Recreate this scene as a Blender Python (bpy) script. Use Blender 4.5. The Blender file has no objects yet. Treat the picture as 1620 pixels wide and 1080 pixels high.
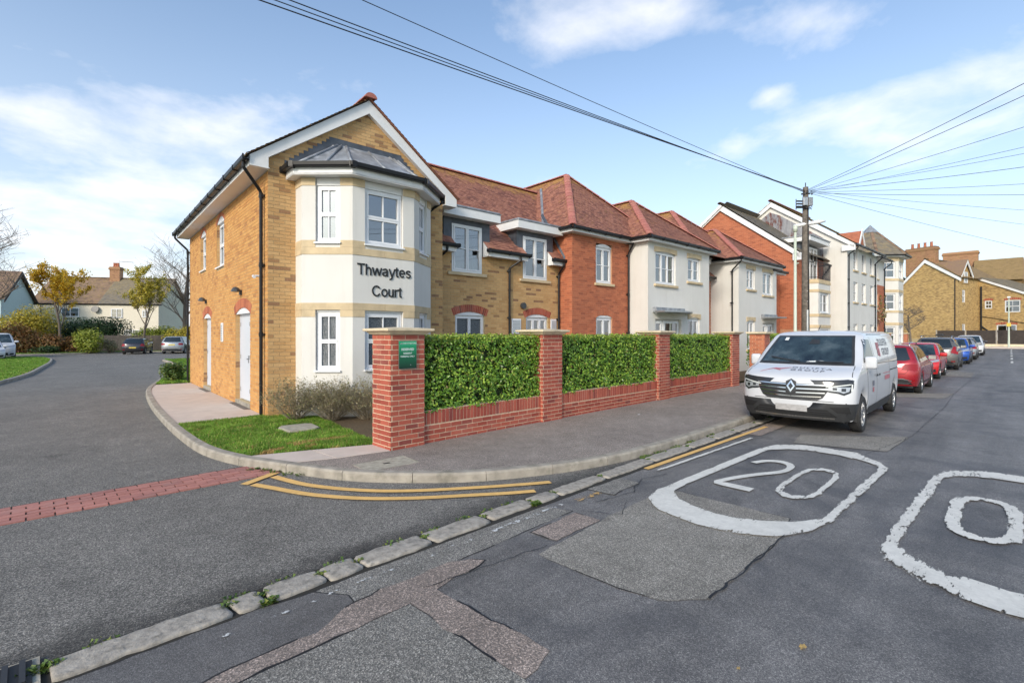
import bpy, bmesh, math, random
import numpy as np
from mathutils import Vector, Matrix, noise
from mathutils.bvhtree import BVHTree
R = math.radians
random.seed(7)
scene = bpy.context.scene
COL = scene.collection

# ------------------------------------------------------------------ camera, sky, sun, exposure
FPX = 774.0
YAW = R(45.4)                                   # camera heading, anticlockwise from +X (the street runs along +X)
cam_d = bpy.data.cameras.new('camera'); cam = bpy.data.objects.new('camera', cam_d); COL.objects.link(cam)
cam_d.sensor_width = 36.0; cam_d.lens = 36.0 * FPX / 1620.0
cam_d.shift_y = -11.0 / 1620.0
cam_d.clip_end = 2500.0
cam.location = (0, 0, 1.70); cam.rotation_euler = (R(90), 0, YAW - R(90))
scene.camera = cam

SUN_AZ = Vector((-0.93, -0.36, 0)).normalized()  # direction towards the sun, seen from above
SUN_EL = R(27)
world = bpy.data.worlds.new('World'); scene.world = world; world.use_nodes = True
wt = world.node_tree; wt.nodes.clear()
def wn(t, **k):
    n = wt.nodes.new(t)
    for a, b in k.items(): setattr(n, a, b)
    return n
wo = wn('ShaderNodeOutputWorld'); bg = wn('ShaderNodeBackground'); bg.inputs[1].default_value = 0.105
sky = wn('ShaderNodeTexSky'); sky.sky_type = 'NISHITA'; sky.sun_disc = False
sky.sun_elevation = SUN_EL; sky.sun_rotation = math.atan2(SUN_AZ.x, SUN_AZ.y)
sky.air_density = 1.0; sky.dust_density = 1.6; sky.ozone_density = 1.6; sky.altitude = 10
tc = wn('ShaderNodeTexCoord')
def vm(op, a, b=None, s=None):
    n = wn('ShaderNodeVectorMath', operation=op)
    for i, v in enumerate((a, b)):
        if v is None: continue
        if isinstance(v, tuple): n.inputs[i].default_value = v
        else: wt.links.new(v, n.inputs[i])
    if s is not None: n.inputs['Scale'].default_value = s
    return n
def ma(op, a, b=None, c=None, clamp=False):
    n = wn('ShaderNodeMath', operation=op); n.use_clamp = clamp
    for i, v in enumerate((a, b, c)):
        if v is None: continue
        if isinstance(v, (int, float)): n.inputs[i].default_value = v
        else: wt.links.new(v, n.inputs[i])
    return n.outputs[0]
dirn = vm('NORMALIZE', tc.outputs['Generated']).outputs[0]
sx = wn('ShaderNodeSeparateXYZ'); wt.links.new(dirn, sx.inputs[0])
zz = ma('ADD', ma('MAXIMUM', sx.outputs[2], 0.0), 0.16)
px = ma('DIVIDE', sx.outputs[0], zz); py = ma('DIVIDE', sx.outputs[1], zz)
cx = wn('ShaderNodeCombineXYZ'); wt.links.new(px, cx.inputs[0]); wt.links.new(py, cx.inputs[1])
n1 = wn('ShaderNodeTexNoise'); n1.inputs['Scale'].default_value = 2.3; n1.inputs['Detail'].default_value = 10; n1.inputs['Roughness'].default_value = 0.57
n1.inputs['Distortion'].default_value = 0.15
wt.links.new(cx.outputs[0], n1.inputs['Vector'])
def pdir(px_, py_):                              # a point of the sky as a direction in the world
    u = (px_ - 810) / FPX; v = (529 - py_) / FPX
    return Vector((math.cos(YAW) + math.sin(YAW) * u, math.sin(YAW) - math.cos(YAW) * u, v)).normalized()
mask = None
for (d, rad, w) in ((pdir(370, 185), 0.11, 0.27), (pdir(250, 205), 0.12, 0.24), (pdir(60, 225), 0.13, 0.27), (pdir(40, 390), 0.34, 0.26), (pdir(260, 420), 0.28, 0.20),
                    (pdir(850, 40), 0.11, 0.25), (pdir(990, 50), 0.10, 0.20), (pdir(1120, 15), 0.10, 0.22),
                    (pdir(1270, 205), 0.07, 0.22), (pdir(1420, 185), 0.11, 0.26), (pdir(1560, 150), 0.12, 0.30), (pdir(1290, 30), 0.09, 0.24),
                    (pdir(1228, 155), 0.035, 0.28), (pdir(1180, 215), 0.06, 0.24), (pdir(1080, 270), 0.07, 0.16), (pdir(920, 300), 0.08, 0.18)):
    dd = vm('SUBTRACT', dirn, tuple(d)).outputs[0]
    sc = vm('MULTIPLY', dd, (1, 1, 1.9)).outputs[0]
    ln = vm('LENGTH', sc).outputs['Value']
    g = ma('MULTIPLY', ma('EXPONENT', ma('MULTIPLY', ma('POWER', ma('DIVIDE', ln, rad), 2.0), -1.0)), w)
    mask = g if mask is None else ma('ADD', mask, g)
cl = ma('MULTIPLY', ma('SUBTRACT', ma('ADD', n1.outputs['Fac'], ma('MINIMUM', mask, 0.30)), 0.66), 3.0, clamp=True)
hz = ma('POWER', ma('SUBTRACT', 1.0, ma('MAXIMUM', sx.outputs[2], 0.0), clamp=True), 3.0)   # thin high veil, denser low down
veil = ma('MULTIPLY', hz, 0.84)
mixv = wn('ShaderNodeMix'); mixv.data_type = 'RGBA'
tint = wn('ShaderNodeMix'); tint.data_type = 'RGBA'; tint.blend_type = 'MULTIPLY'; tint.inputs[0].default_value = 1.0
wt.links.new(sky.outputs[0], tint.inputs[6]); tint.inputs[7].default_value = (1.12, 1.23, 1.27, 1)
wt.links.new(veil, mixv.inputs[0]); wt.links.new(tint.outputs[2], mixv.inputs[6]); mixv.inputs[7].default_value = (5.0, 5.2, 5.5, 1)
mixc = wn('ShaderNodeMix'); mixc.data_type = 'RGBA'
wt.links.new(ma('MULTIPLY', cl, 0.85), mixc.inputs[0]); wt.links.new(mixv.outputs[2], mixc.inputs[6]); mixc.inputs[7].default_value = (6.5, 6.4, 6.45, 1)
wt.links.new(mixc.outputs[2], bg.inputs[0]); wt.links.new(bg.outputs[0], wo.inputs[0])

sun_d = bpy.data.lights.new('sun', 'SUN'); sun_o = bpy.data.objects.new('sun', sun_d); COL.objects.link(sun_o)
sun_d.energy = 1.5; sun_d.angle = R(14); sun_d.color = (1.0, 0.90, 0.76)
sd = Vector((SUN_AZ.x * math.cos(SUN_EL), SUN_AZ.y * math.cos(SUN_EL), math.sin(SUN_EL)))
sun_o.rotation_euler = sd.to_track_quat('Z', 'Y').to_euler(); sun_o.location = (0, 0, 30)
vs = scene.view_settings
vs.view_transform = 'Standard'; vs.look = 'None'; vs.exposure = 0.90; vs.gamma = 1.0; vs.use_curve_mapping = False

# ------------------------------------------------------------------ helpers
def finish(o, label=None, cat=None, group=None, kind=None):
    if label: o['label'] = label
    if cat: o['category'] = cat
    if group: o['group'] = group
    if kind: o['kind'] = kind
    return o
def empty(name, loc=(0, 0, 0), rz=0.0, label=None, cat=None, group=None):
    o = bpy.data.objects.new(name, None); COL.objects.link(o); o.location = loc; o.rotation_euler = (0, 0, rz)
    o.empty_display_size = 0.2
    return finish(o, label, cat, group)
def link_mesh(name, me, parent=None, mat=None, **k):
    o = bpy.data.objects.new(name, me); COL.objects.link(o); o.parent = parent
    if mat is not None and not me.materials: me.materials.append(mat)
    return finish(o, **k)
class MB:
    def __init__(s): s.v = []; s.f = []; s.m = []; s.cur = 0
    def quad(s, a, b, c, d): n = len(s.v); s.v += [a, b, c, d]; s.f.append((n, n+1, n+2, n+3)); s.m.append(s.cur)
    def poly(s, pts): n = len(s.v); s.v += list(pts); s.f.append(tuple(range(n, n+len(pts)))); s.m.append(s.cur)
    def add(s, vs, fs):
        n = len(s.v); s.v += list(vs)
        for f in fs: s.f.append(tuple(i+n for i in f)); s.m.append(s.cur)
    def box(s, x0, x1, y0, y1, z0, z1, T=None):
        vs = [(x, y, z) for z in (z0, z1) for y in (y0, y1) for x in (x0, x1)]
        if T: vs = [T(*v) for v in vs]
        s.add(vs, [(0,2,3,1), (4,5,7,6), (0,1,5,4), (2,6,7,3), (0,4,6,2), (1,3,7,5)])
    def prism(s, pts, z0, z1, T=None, top=True, bottom=True):      # polygon in xy pulled up from z0 to z1
        n = len(pts); vs = [(p[0], p[1], z0) for p in pts] + [(p[0], p[1], z1) for p in pts]
        if T: vs = [T(*v) for v in vs]
        fs = [(i, (i+1) % n, n+(i+1) % n, n+i) for i in range(n)]
        if top: fs.append(tuple(range(n, 2*n)))
        if bottom: fs.append(tuple(reversed(range(n))))
        s.add(vs, fs)
    def tube(s, pts, rads, k=8, cap=True):
        pts = [Vector(p) for p in pts]
        if not isinstance(rads, (list, tuple)): rads = [rads]*len(pts)
        n0 = len(s.v); prev = None
        for i, p in enumerate(pts):
            if i == 0: t = pts[1]-pts[0]
            elif i == len(pts)-1: t = pts[-1]-pts[-2]
            else: t = (pts[i+1]-pts[i]).normalized() + (pts[i]-pts[i-1]).normalized()
            t.normalize() if t.length > 1e-9 else None
            if prev is None:
                a = Vector((0, 0, 1)) if abs(t.z) < .9 else Vector((1, 0, 0))
                u = t.cross(a).normalized()
            else:
                u = (prev - t*prev.dot(t)).normalized()
            prev = u; w = t.cross(u)
            for j in range(k):
                an = 2*math.pi*j/k
                s.v.append(tuple(p + (u*math.cos(an)+w*math.sin(an))*rads[i]))
        for i in range(len(pts)-1):
            for j in range(k):
                a = n0+i*k+j; b = n0+i*k+(j+1) % k
                s.f.append((a, b, b+k, a+k)); s.m.append(s.cur)
        if cap:
            s.f.append(tuple(reversed(range(n0, n0+k)))); s.m.append(s.cur)
            s.f.append(tuple(range(n0+(len(pts)-1)*k, n0+len(pts)*k))); s.m.append(s.cur)
    def build(s, name, mats, parent=None, smooth=False, **k):
        me = bpy.data.meshes.new(name); me.from_pydata([tuple(v) for v in s.v], [], s.f)
        if not isinstance(mats, (list, tuple)): mats = [mats]
        for m in mats: me.materials.append(m)
        if len(mats) > 1: me.polygons.foreach_set('material_index', s.m)
        if smooth: me.polygons.foreach_set('use_smooth', [True]*len(me.polygons))
        me.update()
        return link_mesh(name, me, parent, **k)
def bevelled(o, w=0.01, seg=2, ang=40):
    m = o.modifiers.new('bevel', 'BEVEL'); m.width = w; m.segments = seg; m.limit_method = 'ANGLE'; m.angle_limit = R(ang)
    return o
class Fr:                                        # a wall's own frame: a along it, b up, c out of it
    def __init__(s, o, u, n): s.o = Vector(o); s.u = Vector(u).normalized(); s.n = Vector(n).normalized(); s.z = Vector((0, 0, 1))
    def __call__(s, a, b, c=0.0): return tuple(s.o + s.u*a + s.z*b + s.n*c)
    def box(s, mb, a0, a1, b0, b1, c0, c1): mb.box(a0, a1, -c1, -c0, b0, b1, T=lambda x, y, z: s(x, z, -y))
    def mat(s):
        m = Matrix.Identity(4)
        for i in range(3): m[i][0] = s.u[i]; m[i][1] = s.n[i]; m[i][2] = s.z[i]; m[i][3] = s.o[i]
        return m
_text = {}
def text_shape(body, bold=0.0, spacing=1.0):
    key = (body, bold, spacing)
    if key not in _text:
        cu = bpy.data.curves.new('lettering', 'FONT'); cu.body = body; cu.size = 1.0; cu.offset = bold; cu.space_character = spacing
        cu.resolution_u = 3
        ob = bpy.data.objects.new('lettering', cu); COL.objects.link(ob)
        me = bpy.data.meshes.new_from_object(ob)
        vs = [tuple(v.co) for v in me.vertices]; fs = [tuple(p.vertices) for p in me.polygons]
        bpy.data.objects.remove(ob); bpy.data.curves.remove(cu); bpy.data.meshes.remove(me)
        x0 = min(v[0] for v in vs); x1 = max(v[0] for v in vs); y0 = min(v[1] for v in vs); y1 = max(v[1] for v in vs)
        _text[key] = (vs, fs, x0, x1, y0, y1)
    return _text[key]

# ------------------------------------------------------------------ materials
class NT:
    def __init__(s, name):
        s.mat = bpy.data.materials.new(name); s.mat.use_nodes = True; s.t = s.mat.node_tree; s.t.nodes.clear()
        s.out = s.n('ShaderNodeOutputMaterial'); s.b = s.n('ShaderNodeBsdfPrincipled'); s.l(s.b.outputs[0], s.out.inputs[0])
        s.geo = s.n('ShaderNodeNewGeometry')
    def n(s, t, **k):
        x = s.t.nodes.new(t)
        for a, b in k.items(): setattr(x, a, b)
        return x
    def l(s, a, b): s.t.links.new(a, b)
    def noise(s, scale, detail=3, rough=.55, vec=None, dist=0.0, out='Fac'):
        x = s.n('ShaderNodeTexNoise'); x.inputs['Scale'].default_value = scale; x.inputs['Detail'].default_value = detail
        x.inputs['Roughness'].default_value = rough; x.inputs['Distortion'].default_value = dist
        s.l(vec if vec is not None else s.geo.outputs['Position'], x.inputs['Vector']); return x.outputs[out]
    def ramp(s, fac, stops, interp='LINEAR'):
        x = s.n('ShaderNodeValToRGB'); x.color_ramp.interpolation = interp; e = x.color_ramp.elements
        while len(e) < len(stops): e.new(0.5)
        for i, (p, c) in enumerate(stops):
            e[i].position = p; e[i].color = (c[0], c[1], c[2], 1) if isinstance(c, tuple) else (c, c, c, 1)
        s.l(fac, x.inputs[0]); return x.outputs[0]
    def m(s, op, a, b=None, clamp=False):
        x = s.n('ShaderNodeMath', operation=op); x.use_clamp = clamp
        for i, v in enumerate((a, b)):
            if v is None: continue
            if isinstance(v, (int, float)): x.inputs[i].default_value = v
            else: s.l(v, x.inputs[i])
        return x.outputs[0]
    def mix(s, fac, a, b, mode='MIX'):
        x = s.n('ShaderNodeMix'); x.data_type = 'RGBA'; x.blend_type = mode
        for i, v in ((0, fac), (6, a), (7, b)):
            if isinstance(v, tuple): x.inputs[i].default_value = (v[0], v[1], v[2], 1)
            elif isinstance(v, (int, float)): x.inputs[i].default_value = v
            else: s.l(v, x.inputs[i])
        return x.outputs[2]
    def col(s, c):
        if isinstance(c, tuple): s.b.inputs['Base Color'].default_value = (c[0], c[1], c[2], 1)
        else: s.l(c, s.b.inputs['Base Color'])
    def bump(s, h, strength=.3, dist=.01):
        x = s.n('ShaderNodeBump'); x.inputs['Strength'].default_value = strength; x.inputs['Distance'].default_value = dist
        s.l(h, x.inputs['Height']); s.l(x.outputs[0], s.b.inputs['Normal'])
    def rough(s, r):
        if isinstance(r, (int, float)): s.b.inputs['Roughness'].default_value = r
        else: s.l(r, s.b.inputs['Roughness'])
    def rnd(s):                                  # one value for each piece, joined or separate
        oi = s.n('ShaderNodeObjectInfo')
        return s.m('FRACT', s.m('ADD', s.geo.outputs['Random Per Island'], oi.outputs['Random']))
def plain(name, c, rough=.6, metal=0.0, var=.12, scale=6.0, bump=0.0, bscale=60.0, coat=0.0, dirt=None):
    t = NT(name); f = t.noise(scale, 4)
    k = t.ramp(f, [(.3, tuple(x*(1-var) for x in c)), (.7, tuple(min(1, x*(1+var)) for x in c))])
    if dirt: k = t.mix(t.ramp(t.noise(dirt[1], 5, .65), [(.52, 0.0), (.72, dirt[2])]), k, dirt[0])
    t.col(k); t.rough(rough); t.b.inputs['Metallic'].default_value = metal
    if coat: t.b.inputs['Coat Weight'].default_value = coat; t.b.inputs['Coat Roughness'].default_value = .04
    if bump: t.bump(t.noise(bscale, 4), bump, .01)
    return t.mat
def brick_mat(name, stops, rough=.85, stain=(.5, .5, .5), stain_amt=.25):
    t = NT(name); k = t.ramp(t.rnd(), stops)
    k = t.mix(.35, k, t.ramp(t.noise(45, 4, .7), [(.25, .25), (.75, .9)]), 'SOFT_LIGHT')
    k = t.mix(t.ramp(t.noise(2.2, 5, .6), [(.5, 0.0), (.75, stain_amt)]), k, stain)
    t.col(k); t.rough(rough); t.bump(t.noise(160, 3), .35, .004); return t.mat
M = {}
M['brick_yellow_sunlit'] = brick_mat('yellow stock brick', [(0, (.53, .255, .075)), (.4, (.60, .315, .10)), (.8, (.50, .235, .07)), (.95, (.45, .205, .065)), (1, (.38, .17, .06))], stain=(.58, .38, .18), stain_amt=.2)  # warmer copy for the sunlit side wall, sun's warmth put into the colour
M['brick_tan_shaded'] = brick_mat('tan multi brick', [(0, (.50, .29, .12)), (.5, (.57, .35, .155)), (.91, (.46, .26, .105)), (.94, (.29, .155, .075)), (1, (.25, .13, .07))], stain=(.56, .40, .22), stain_amt=.2)  # greyer copy for front faces and reveals, shade put into the colour
M['brick_orange'] = brick_mat('orange red brick', [(0, (.40, .115, .055)), (.5, (.49, .155, .075)), (1, (.30, .085, .045))], stain=(.55, .22, .11), stain_amt=.2)
M['brick_red'] = brick_mat('red facing brick', [(0, (.27, .050, .032)), (.4, (.36, .078, .048)), (.8, (.41, .10, .062)), (1, (.20, .045, .036))], stain=(.46, .22, .18), stain_amt=.25)
M['mortar_buff'] = plain('buff mortar', (.44, .34, .20), .95, var=.2, scale=20, bump=.3)
M['mortar_pale'] = plain('pale mortar', (.62, .48, .33), .95, var=.15, scale=20, bump=.3)
M['mortar_pink'] = plain('sandy pink mortar', (.50, .27, .16), .95, var=.15, scale=20, bump=.3)
M['render'] = plain('off white render', (.68, .655, .61), .85, var=.035, scale=1.3, bump=.12, bscale=220, dirt=((.62, .58, .50), .8, .35))
def render_mat():
    t = NT('off white render'); mp = t.n('ShaderNodeMapping'); mp.inputs['Scale'].default_value = (5, 5, .35); t.l(t.geo.outputs['Position'], mp.inputs['Vector'])
    k = t.ramp(t.noise(1.3, 4), [(.3, (.655, .635, .595)), (.7, (.70, .68, .64))])
    k = t.mix(t.ramp(t.noise(1.0, 5, .65, vec=mp.outputs[0]), [(.52, 0.0), (.80, .38)]), k, (.50, .475, .42))
    k = t.mix(t.ramp(t.noise(.8, 5, .65), [(.52, 0.0), (.75, .30)]), k, (.55, .52, .47))
    t.col(k); t.rough(.85); t.bump(t.noise(180, 3), .15, .005); return t.mat
M['render'] = render_mat()
M['stone'] = plain('buff cast stone', (.58, .455, .285), .8, var=.14, scale=4, bump=.15, bscale=120, dirt=((.42, .33, .20), 3.0, .5))
M['cap'] = plain('cream cast stone coping', (.66, .55, .38), .8, var=.1, scale=5, bump=.2, bscale=140, dirt=((.33, .28, .20), 7.0, .6))
M['upvc'] = plain('white plastic', (.74, .75, .77), .35, var=.02, scale=3)
M['fascia'] = plain('white painted fascia', (.74, .74, .74), .45, var=.03, scale=2, dirt=((.60, .58, .54), 3.0, .3))
M['black_plastic'] = plain('black plastic', (.014, .014, .016), .38, var=.2); M['black_plastic'].node_tree.nodes['Principled BSDF'].inputs['Specular IOR Level'].default_value = .28
M['door'] = plain('white door paint', (.60, .63, .69), .35, var=.02, scale=2)
M['lead'] = plain('grey lead sheet', (.27, .285, .31), .48, metal=.25, var=.3, scale=5, bump=.2, bscale=12, dirt=((.52, .53, .55), 2.5, .7))
M['lead_dark'] = plain('dark lead flashing', (.085, .095, .115), .5, metal=.2, var=.25, scale=5)
M['steel'] = plain('galvanised steel', (.42, .43, .44), .4, metal=.8)
M['dark_metal'] = plain('dark iron', (.03, .03, .033), .5, metal=.3)
M['lamp_grey'] = plain('dark grey lamp housing', (.05, .055, .06), .4)
def roof_mat(name, stops, lichen=(.50, .30, .07), amt=.75, rough=.8, at=(.50, .68)):
    t = NT(name); k = t.ramp(t.rnd(), stops)
    k = t.mix(.4, k, t.ramp(t.noise(30, 4, .7), [(.2, .2), (.8, .85)]), 'SOFT_LIGHT')
    at_n = t.n('ShaderNodeAttribute', attribute_name='lichen')
    f = t.m('MULTIPLY', t.ramp(t.m('ADD', t.noise(3.5, 6, .7), t.m('MULTIPLY', at_n.outputs['Fac'], .30)), [(at[0], 0.0), (at[1], 1.0)]), amt)
    k = t.mix(f, k, lichen); t.col(k); t.rough(rough); t.bump(t.noise(90, 3), .4, .006); return t.mat
M['tile_red'] = roof_mat('red plain roof tiles', [(0, (.30, .128, .085)), (.35, (.41, .185, .125)), (.6, (.34, .148, .10)), (.85, (.26, .108, .078)), (1, (.20, .085, .064))], amt=.6, at=(.60, .78))
M['tile_brown'] = roof_mat('weathered brown roof tiles', [(0, (.19, .125, .085)), (.5, (.28, .18, .12)), (1, (.13, .085, .065))], lichen=(.33, .23, .07), amt=.55, at=(.50, .70))
M['tile_grey'] = roof_mat('grey brown roof tiles', [(0, (.16, .14, .115)), (.5, (.21, .18, .14)), (1, (.13, .115, .10))], lichen=(.34, .25, .10), amt=.4)
M['hip_red'] = brick_mat('pink red ridge tile', [(0, (.36, .125, .10)), (1, (.44, .16, .125))], stain=(.40, .28, .12), stain_amt=.35)
def glass_mat(name, tintc=(.55, .6, .62), refl=.16, rough=.0, frost=False):
    t = NT(name); t.t.nodes.remove(t.b)
    tr = t.n('ShaderNodeBsdfTransparent'); tr.inputs[0].default_value = (*tintc, 1)
    gl = t.n('ShaderNodeBsdfGlossy'); gl.inputs['Roughness'].default_value = rough; gl.inputs[0].default_value = (.95, .97, 1, 1)
    fr = t.n('ShaderNodeLayerWeight'); fr.inputs[0].default_value = .35
    f = t.m('ADD', t.m('MULTIPLY', fr.outputs['Fresnel'], .8), refl, clamp=True)
    bp = t.n('ShaderNodeBump'); bp.inputs['Strength'].default_value = .03 if not frost else .5; bp.inputs['Distance'].default_value = .02
    t.l(t.noise(2.0 if not frost else 120, 2), bp.inputs['Height']); t.l(bp.outputs[0], gl.inputs['Normal'])
    mx = t.n('ShaderNodeMixShader'); t.l(f, mx.inputs[0])
    if frost:
        df = t.n('ShaderNodeBsdfDiffuse'); t.l(t.ramp(t.noise(70, 3, .8), [(.4, (.012, .018, .022)), (.75, (.16, .18, .20))]), df.inputs[0])
        t.l(df.outputs[0], mx.inputs[1])
    else: t.l(tr.outputs[0], mx.inputs[1])
    t.l(gl.outputs[0], mx.inputs[2]); t.l(mx.outputs[0], t.out.inputs[0]); return t.mat
M['glass'] = glass_mat('window glass', (.35, .42, .46), .22)
M['glass_frost'] = glass_mat('obscured glass', refl=.06, rough=.18, frost=True)
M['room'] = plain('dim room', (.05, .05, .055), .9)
M['curtain'] = plain('net curtain', (.40, .39, .36), .9, var=.15, scale=25)
M['blind'] = plain('window blind', (.38, .42, .44), .8, var=.05)

GA = 2.15                                        # lifts all asphalt colours evenly, standing in for brighter exposure of the ground
def asphalt(name, dark, light, scale=150., bias=(.42, .66), patch=.3, rough=.85, bump=.6, spots=None, tone2=None, damp=False, tracks=False):
    t = NT(name)
    scale = scale*1.7; f = t.noise(scale, 2.5, .75)
    v = t.n('ShaderNodeTexVoronoi'); v.inputs['Scale'].default_value = scale*.8; t.l(t.geo.outputs['Position'], v.inputs['Vector'])
    st = t.ramp(v.outputs['Color'], [(.30, 0.0), (.85, 1.0)])
    k = t.ramp(t.m('ADD', t.m('MULTIPLY', f, .6), t.m('MULTIPLY', st, .4)), [(bias[0]-.12, dark), (bias[1], light), (.86, tuple(min(1, c*2.6) for c in light))])
    big = t.ramp(t.noise(.55, 5, .6), [(.3, 1-patch), (.7, 1+patch)])
    k = t.mix(1.0, k, big, 'MULTIPLY'); k = t.mix(1.0, k, (GA*1.07, GA*1.01, GA*.92), 'MULTIPLY')
    mid = t.ramp(t.noise(3.7, 5, .7), [(.3, .82), (.7, 1.15)]); k = t.mix(1.0, k, mid, 'MULTIPLY')
    if tone2: k = t.mix(t.ramp(t.noise(.9, 4, .6, dist=.6), [(.50, 0.0), (.66, tone2[1])]), k, tone2[0])
    if spots: k = t.mix(t.ramp(t.noise(spots[1], 4, .7), [(.62, 0.0), (.70, spots[2])]), k, spots[0])
    if tracks:                                       # tyre polished runs along the street, their sheen put into the colour
        mp = t.n('ShaderNodeMapping'); mp.inputs['Scale'].default_value = (.10, 1.5, 1); t.l(t.geo.outputs['Position'], mp.inputs['Vector'])
        k = t.mix(1.0, k, t.ramp(t.noise(1.0, 4, .6, vec=mp.outputs[0]), [(.32, .72), (.5, 1.0), (.7, 1.22)]), 'MULTIPLY')
    st2 = t.ramp(t.noise(.8, 7, .72, dist=.4), [(.60, 1.0), (.66, .62), (.72, .45)]); k = t.mix(.75, k, st2, 'MULTIPLY')   # old oil and damp stains
    if damp:                                         # grit and dirt held against the granite stones
        sp_ = t.n('ShaderNodeSeparateXYZ'); t.l(t.geo.outputs['Position'], sp_.inputs[0])
        d_ = t.m('SUBTRACT', t.m('MULTIPLY', t.noise(2.0, 5, .7), .9), t.m('MULTIPLY', t.m('SUBTRACT', sp_.outputs[1], 3.66), 1.1))
        k = t.mix(1.0, k, t.ramp(d_, [(.05, 1.0), (.22, .62), (.42, .36)]), 'MULTIPLY')
    t.col(k); t.rough(rough); t.bump(t.m('ADD', f, t.m('MULTIPLY', v.outputs['Distance'], .6)), bump, .006); return t.mat
M['asph_drive'] = asphalt('driveway asphalt', (.034, .034, .034), (.118, .115, .111), 95, patch=.16, damp=True)
M['asph_road'] = asphalt('old road asphalt', (.040, .040, .043), (.105, .104, .106), 130, patch=.18, rough=.62, bump=.35, tone2=((.055, .056, .062), .5), tracks=True)
M['asph_light'] = asphalt('pale worn asphalt patch', (.062, .060, .057), (.150, .146, .138), 110, patch=.10)
M['asph_mid'] = asphalt('grey asphalt patch', (.045, .045, .045), (.145, .142, .136), 110, patch=.12)
M['asph_dark'] = asphalt('dark smooth asphalt patch', (.032, .032, .034), (.080, .080, .083), 170, patch=.15, rough=.6, bump=.3)
M['asph_pink'] = asphalt('pink gravelly asphalt', (.066, .058, .055), (.165, .138, .128), 85, patch=.1)
M['asph_walk'] = asphalt('pavement asphalt', (.060, .053, .050), (.185, .165, .155), 140, patch=.14)
M['tar'] = plain('tar seam', (.012, .012, .013), .6)
M['kerb'] = plain('concrete kerb', (.33, .295, .245), .9, var=.25, scale=5, bump=.5, bscale=120, dirt=((.14, .13, .095), 4, .75))
M['granite'] = plain('worn granite kerb', (.34, .305, .26), .85, var=.25, scale=16, bump=.9, bscale=35, dirt=((.13, .12, .10), 14, .8))
M['flag'] = plain('pale concrete flag', (.56, .475, .41), .85, var=.07, scale=3, bump=.2, bscale=160, dirt=((.40, .34, .29), 2.2, .45))
M['paver'] = brick_mat('red block paver', [(0, (.36, .145, .115)), (.5, (.44, .185, .15)), (1, (.31, .13, .11))], stain=(.33, .22, .19), stain_amt=.5)
M['joint'] = plain('dark joint sand', (.028, .025, .02), .95)
M['moss'] = plain('moss', (.10, .14, .025), .95, var=.5, scale=40, bump=.8)
M['cover'] = plain('old concrete cover', (.37, .335, .265), .9, var=.25, scale=14, bump=.5, bscale=80)
def paint(name, c, wear, scale=9.0, stretch=(1, 1, 1)):
    t = NT(name); mp = t.n('ShaderNodeMapping'); mp.inputs['Scale'].default_value = stretch
    t.l(t.geo.outputs['Position'], mp.inputs['Vector'])
    at_n = t.n('ShaderNodeAttribute', attribute_name='wear')
    w = t.m('ADD', t.m('ADD', t.m('MULTIPLY', t.noise(scale, 8, .75, vec=mp.outputs[0]), 1.0), t.m('MULTIPLY', at_n.outputs['Fac'], .36)), t.m('MULTIPLY', t.noise(150, 2), .12))
    t.col(t.mix(t.ramp(t.noise(2.2, 6, .7), [(.45, 0.0), (.7, .38)]), t.ramp(t.noise(18, 5, .7), [(.3, tuple(x*.80 for x in c)), (.7, c)]), tuple(x*.55 for x in c))); t.rough(.7); t.bump(t.noise(200, 2), .4, .003)
    tr = t.n('ShaderNodeBsdfTransparent'); mx = t.n('ShaderNodeMixShader')
    t.l(t.ramp(w, [(wear, 0.0), (wear+.015, 1.0)]), mx.inputs[0]); t.l(t.b.outputs[0], mx.inputs[1]); t.l(tr.outputs[0], mx.inputs[2]); t.l(mx.outputs[0], t.out.inputs[0])
    return t.mat
M['paint_white'] = paint('worn white road paint', (.74, .715, .65), .765, 11, (.45, 1.6, 1))
M['paint_white_worn'] = paint('flaking white road paint', (.70, .70, .68), .60, 14)
M['paint_yellow'] = paint('yellow road paint', (.86, .52, .17), .92, 10)
M['paint_yellow_worn'] = paint('worn yellow road paint', (.62, .38, .13), .56, 12)
def leaf_mat(name, stops, rough=.45, trans=.25, sheen=0, patchy=.25, pscale=1.3):
    t = NT(name); k = t.ramp(t.rnd(), stops); k = t.mix(patchy, k, t.ramp(t.noise(pscale, 4, .6), [(.3, .15), (.7, .9)]), 'SOFT_LIGHT')
    t.col(k); t.rough(rough); tl = t.n('ShaderNodeBsdfTranslucent'); t.l(k, tl.inputs[0])
    mx = t.n('ShaderNodeMixShader'); mx.inputs[0].default_value = trans
    t.l(t.b.outputs[0], mx.inputs[1]); t.l(tl.outputs[0], mx.inputs[2]); t.l(mx.outputs[0], t.out.inputs[0]); return t.mat
M['laurel'] = leaf_mat('laurel leaf', [(0, (.05, .13, .012)), (.4, (.13, .27, .026)), (.75, (.25, .41, .045)), (.93, (.42, .56, .08)), (1, (.16, .09, .03))], rough=.32, trans=.2)
M['laurel_top'] = leaf_mat('young laurel leaf', [(0, (.16, .27, .03)), (.5, (.32, .42, .05)), (1, (.42, .46, .10))], rough=.4, trans=.3)
M['laurel_deep'] = plain('laurel core shade', (.018, .032, .008), .9)  # solid hedge core, the inner shade put into its near black green
M['grass'] = leaf_mat('grass blade', [(0, (.09, .20, .015)), (.5, (.17, .34, .028)), (.86, (.26, .42, .05)), (1, (.46, .38, .13))], rough=.6, trans=.3, patchy=.9, pscale=2.6)
M['grass_far'] = plain('lawn', (.10, .185, .022), .9, var=.35, scale=8, bump=.8, bscale=60)
M['straw'] = leaf_mat('dry grass', [(0, (.42, .27, .09)), (1, (.55, .38, .15))], rough=.8)
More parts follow.
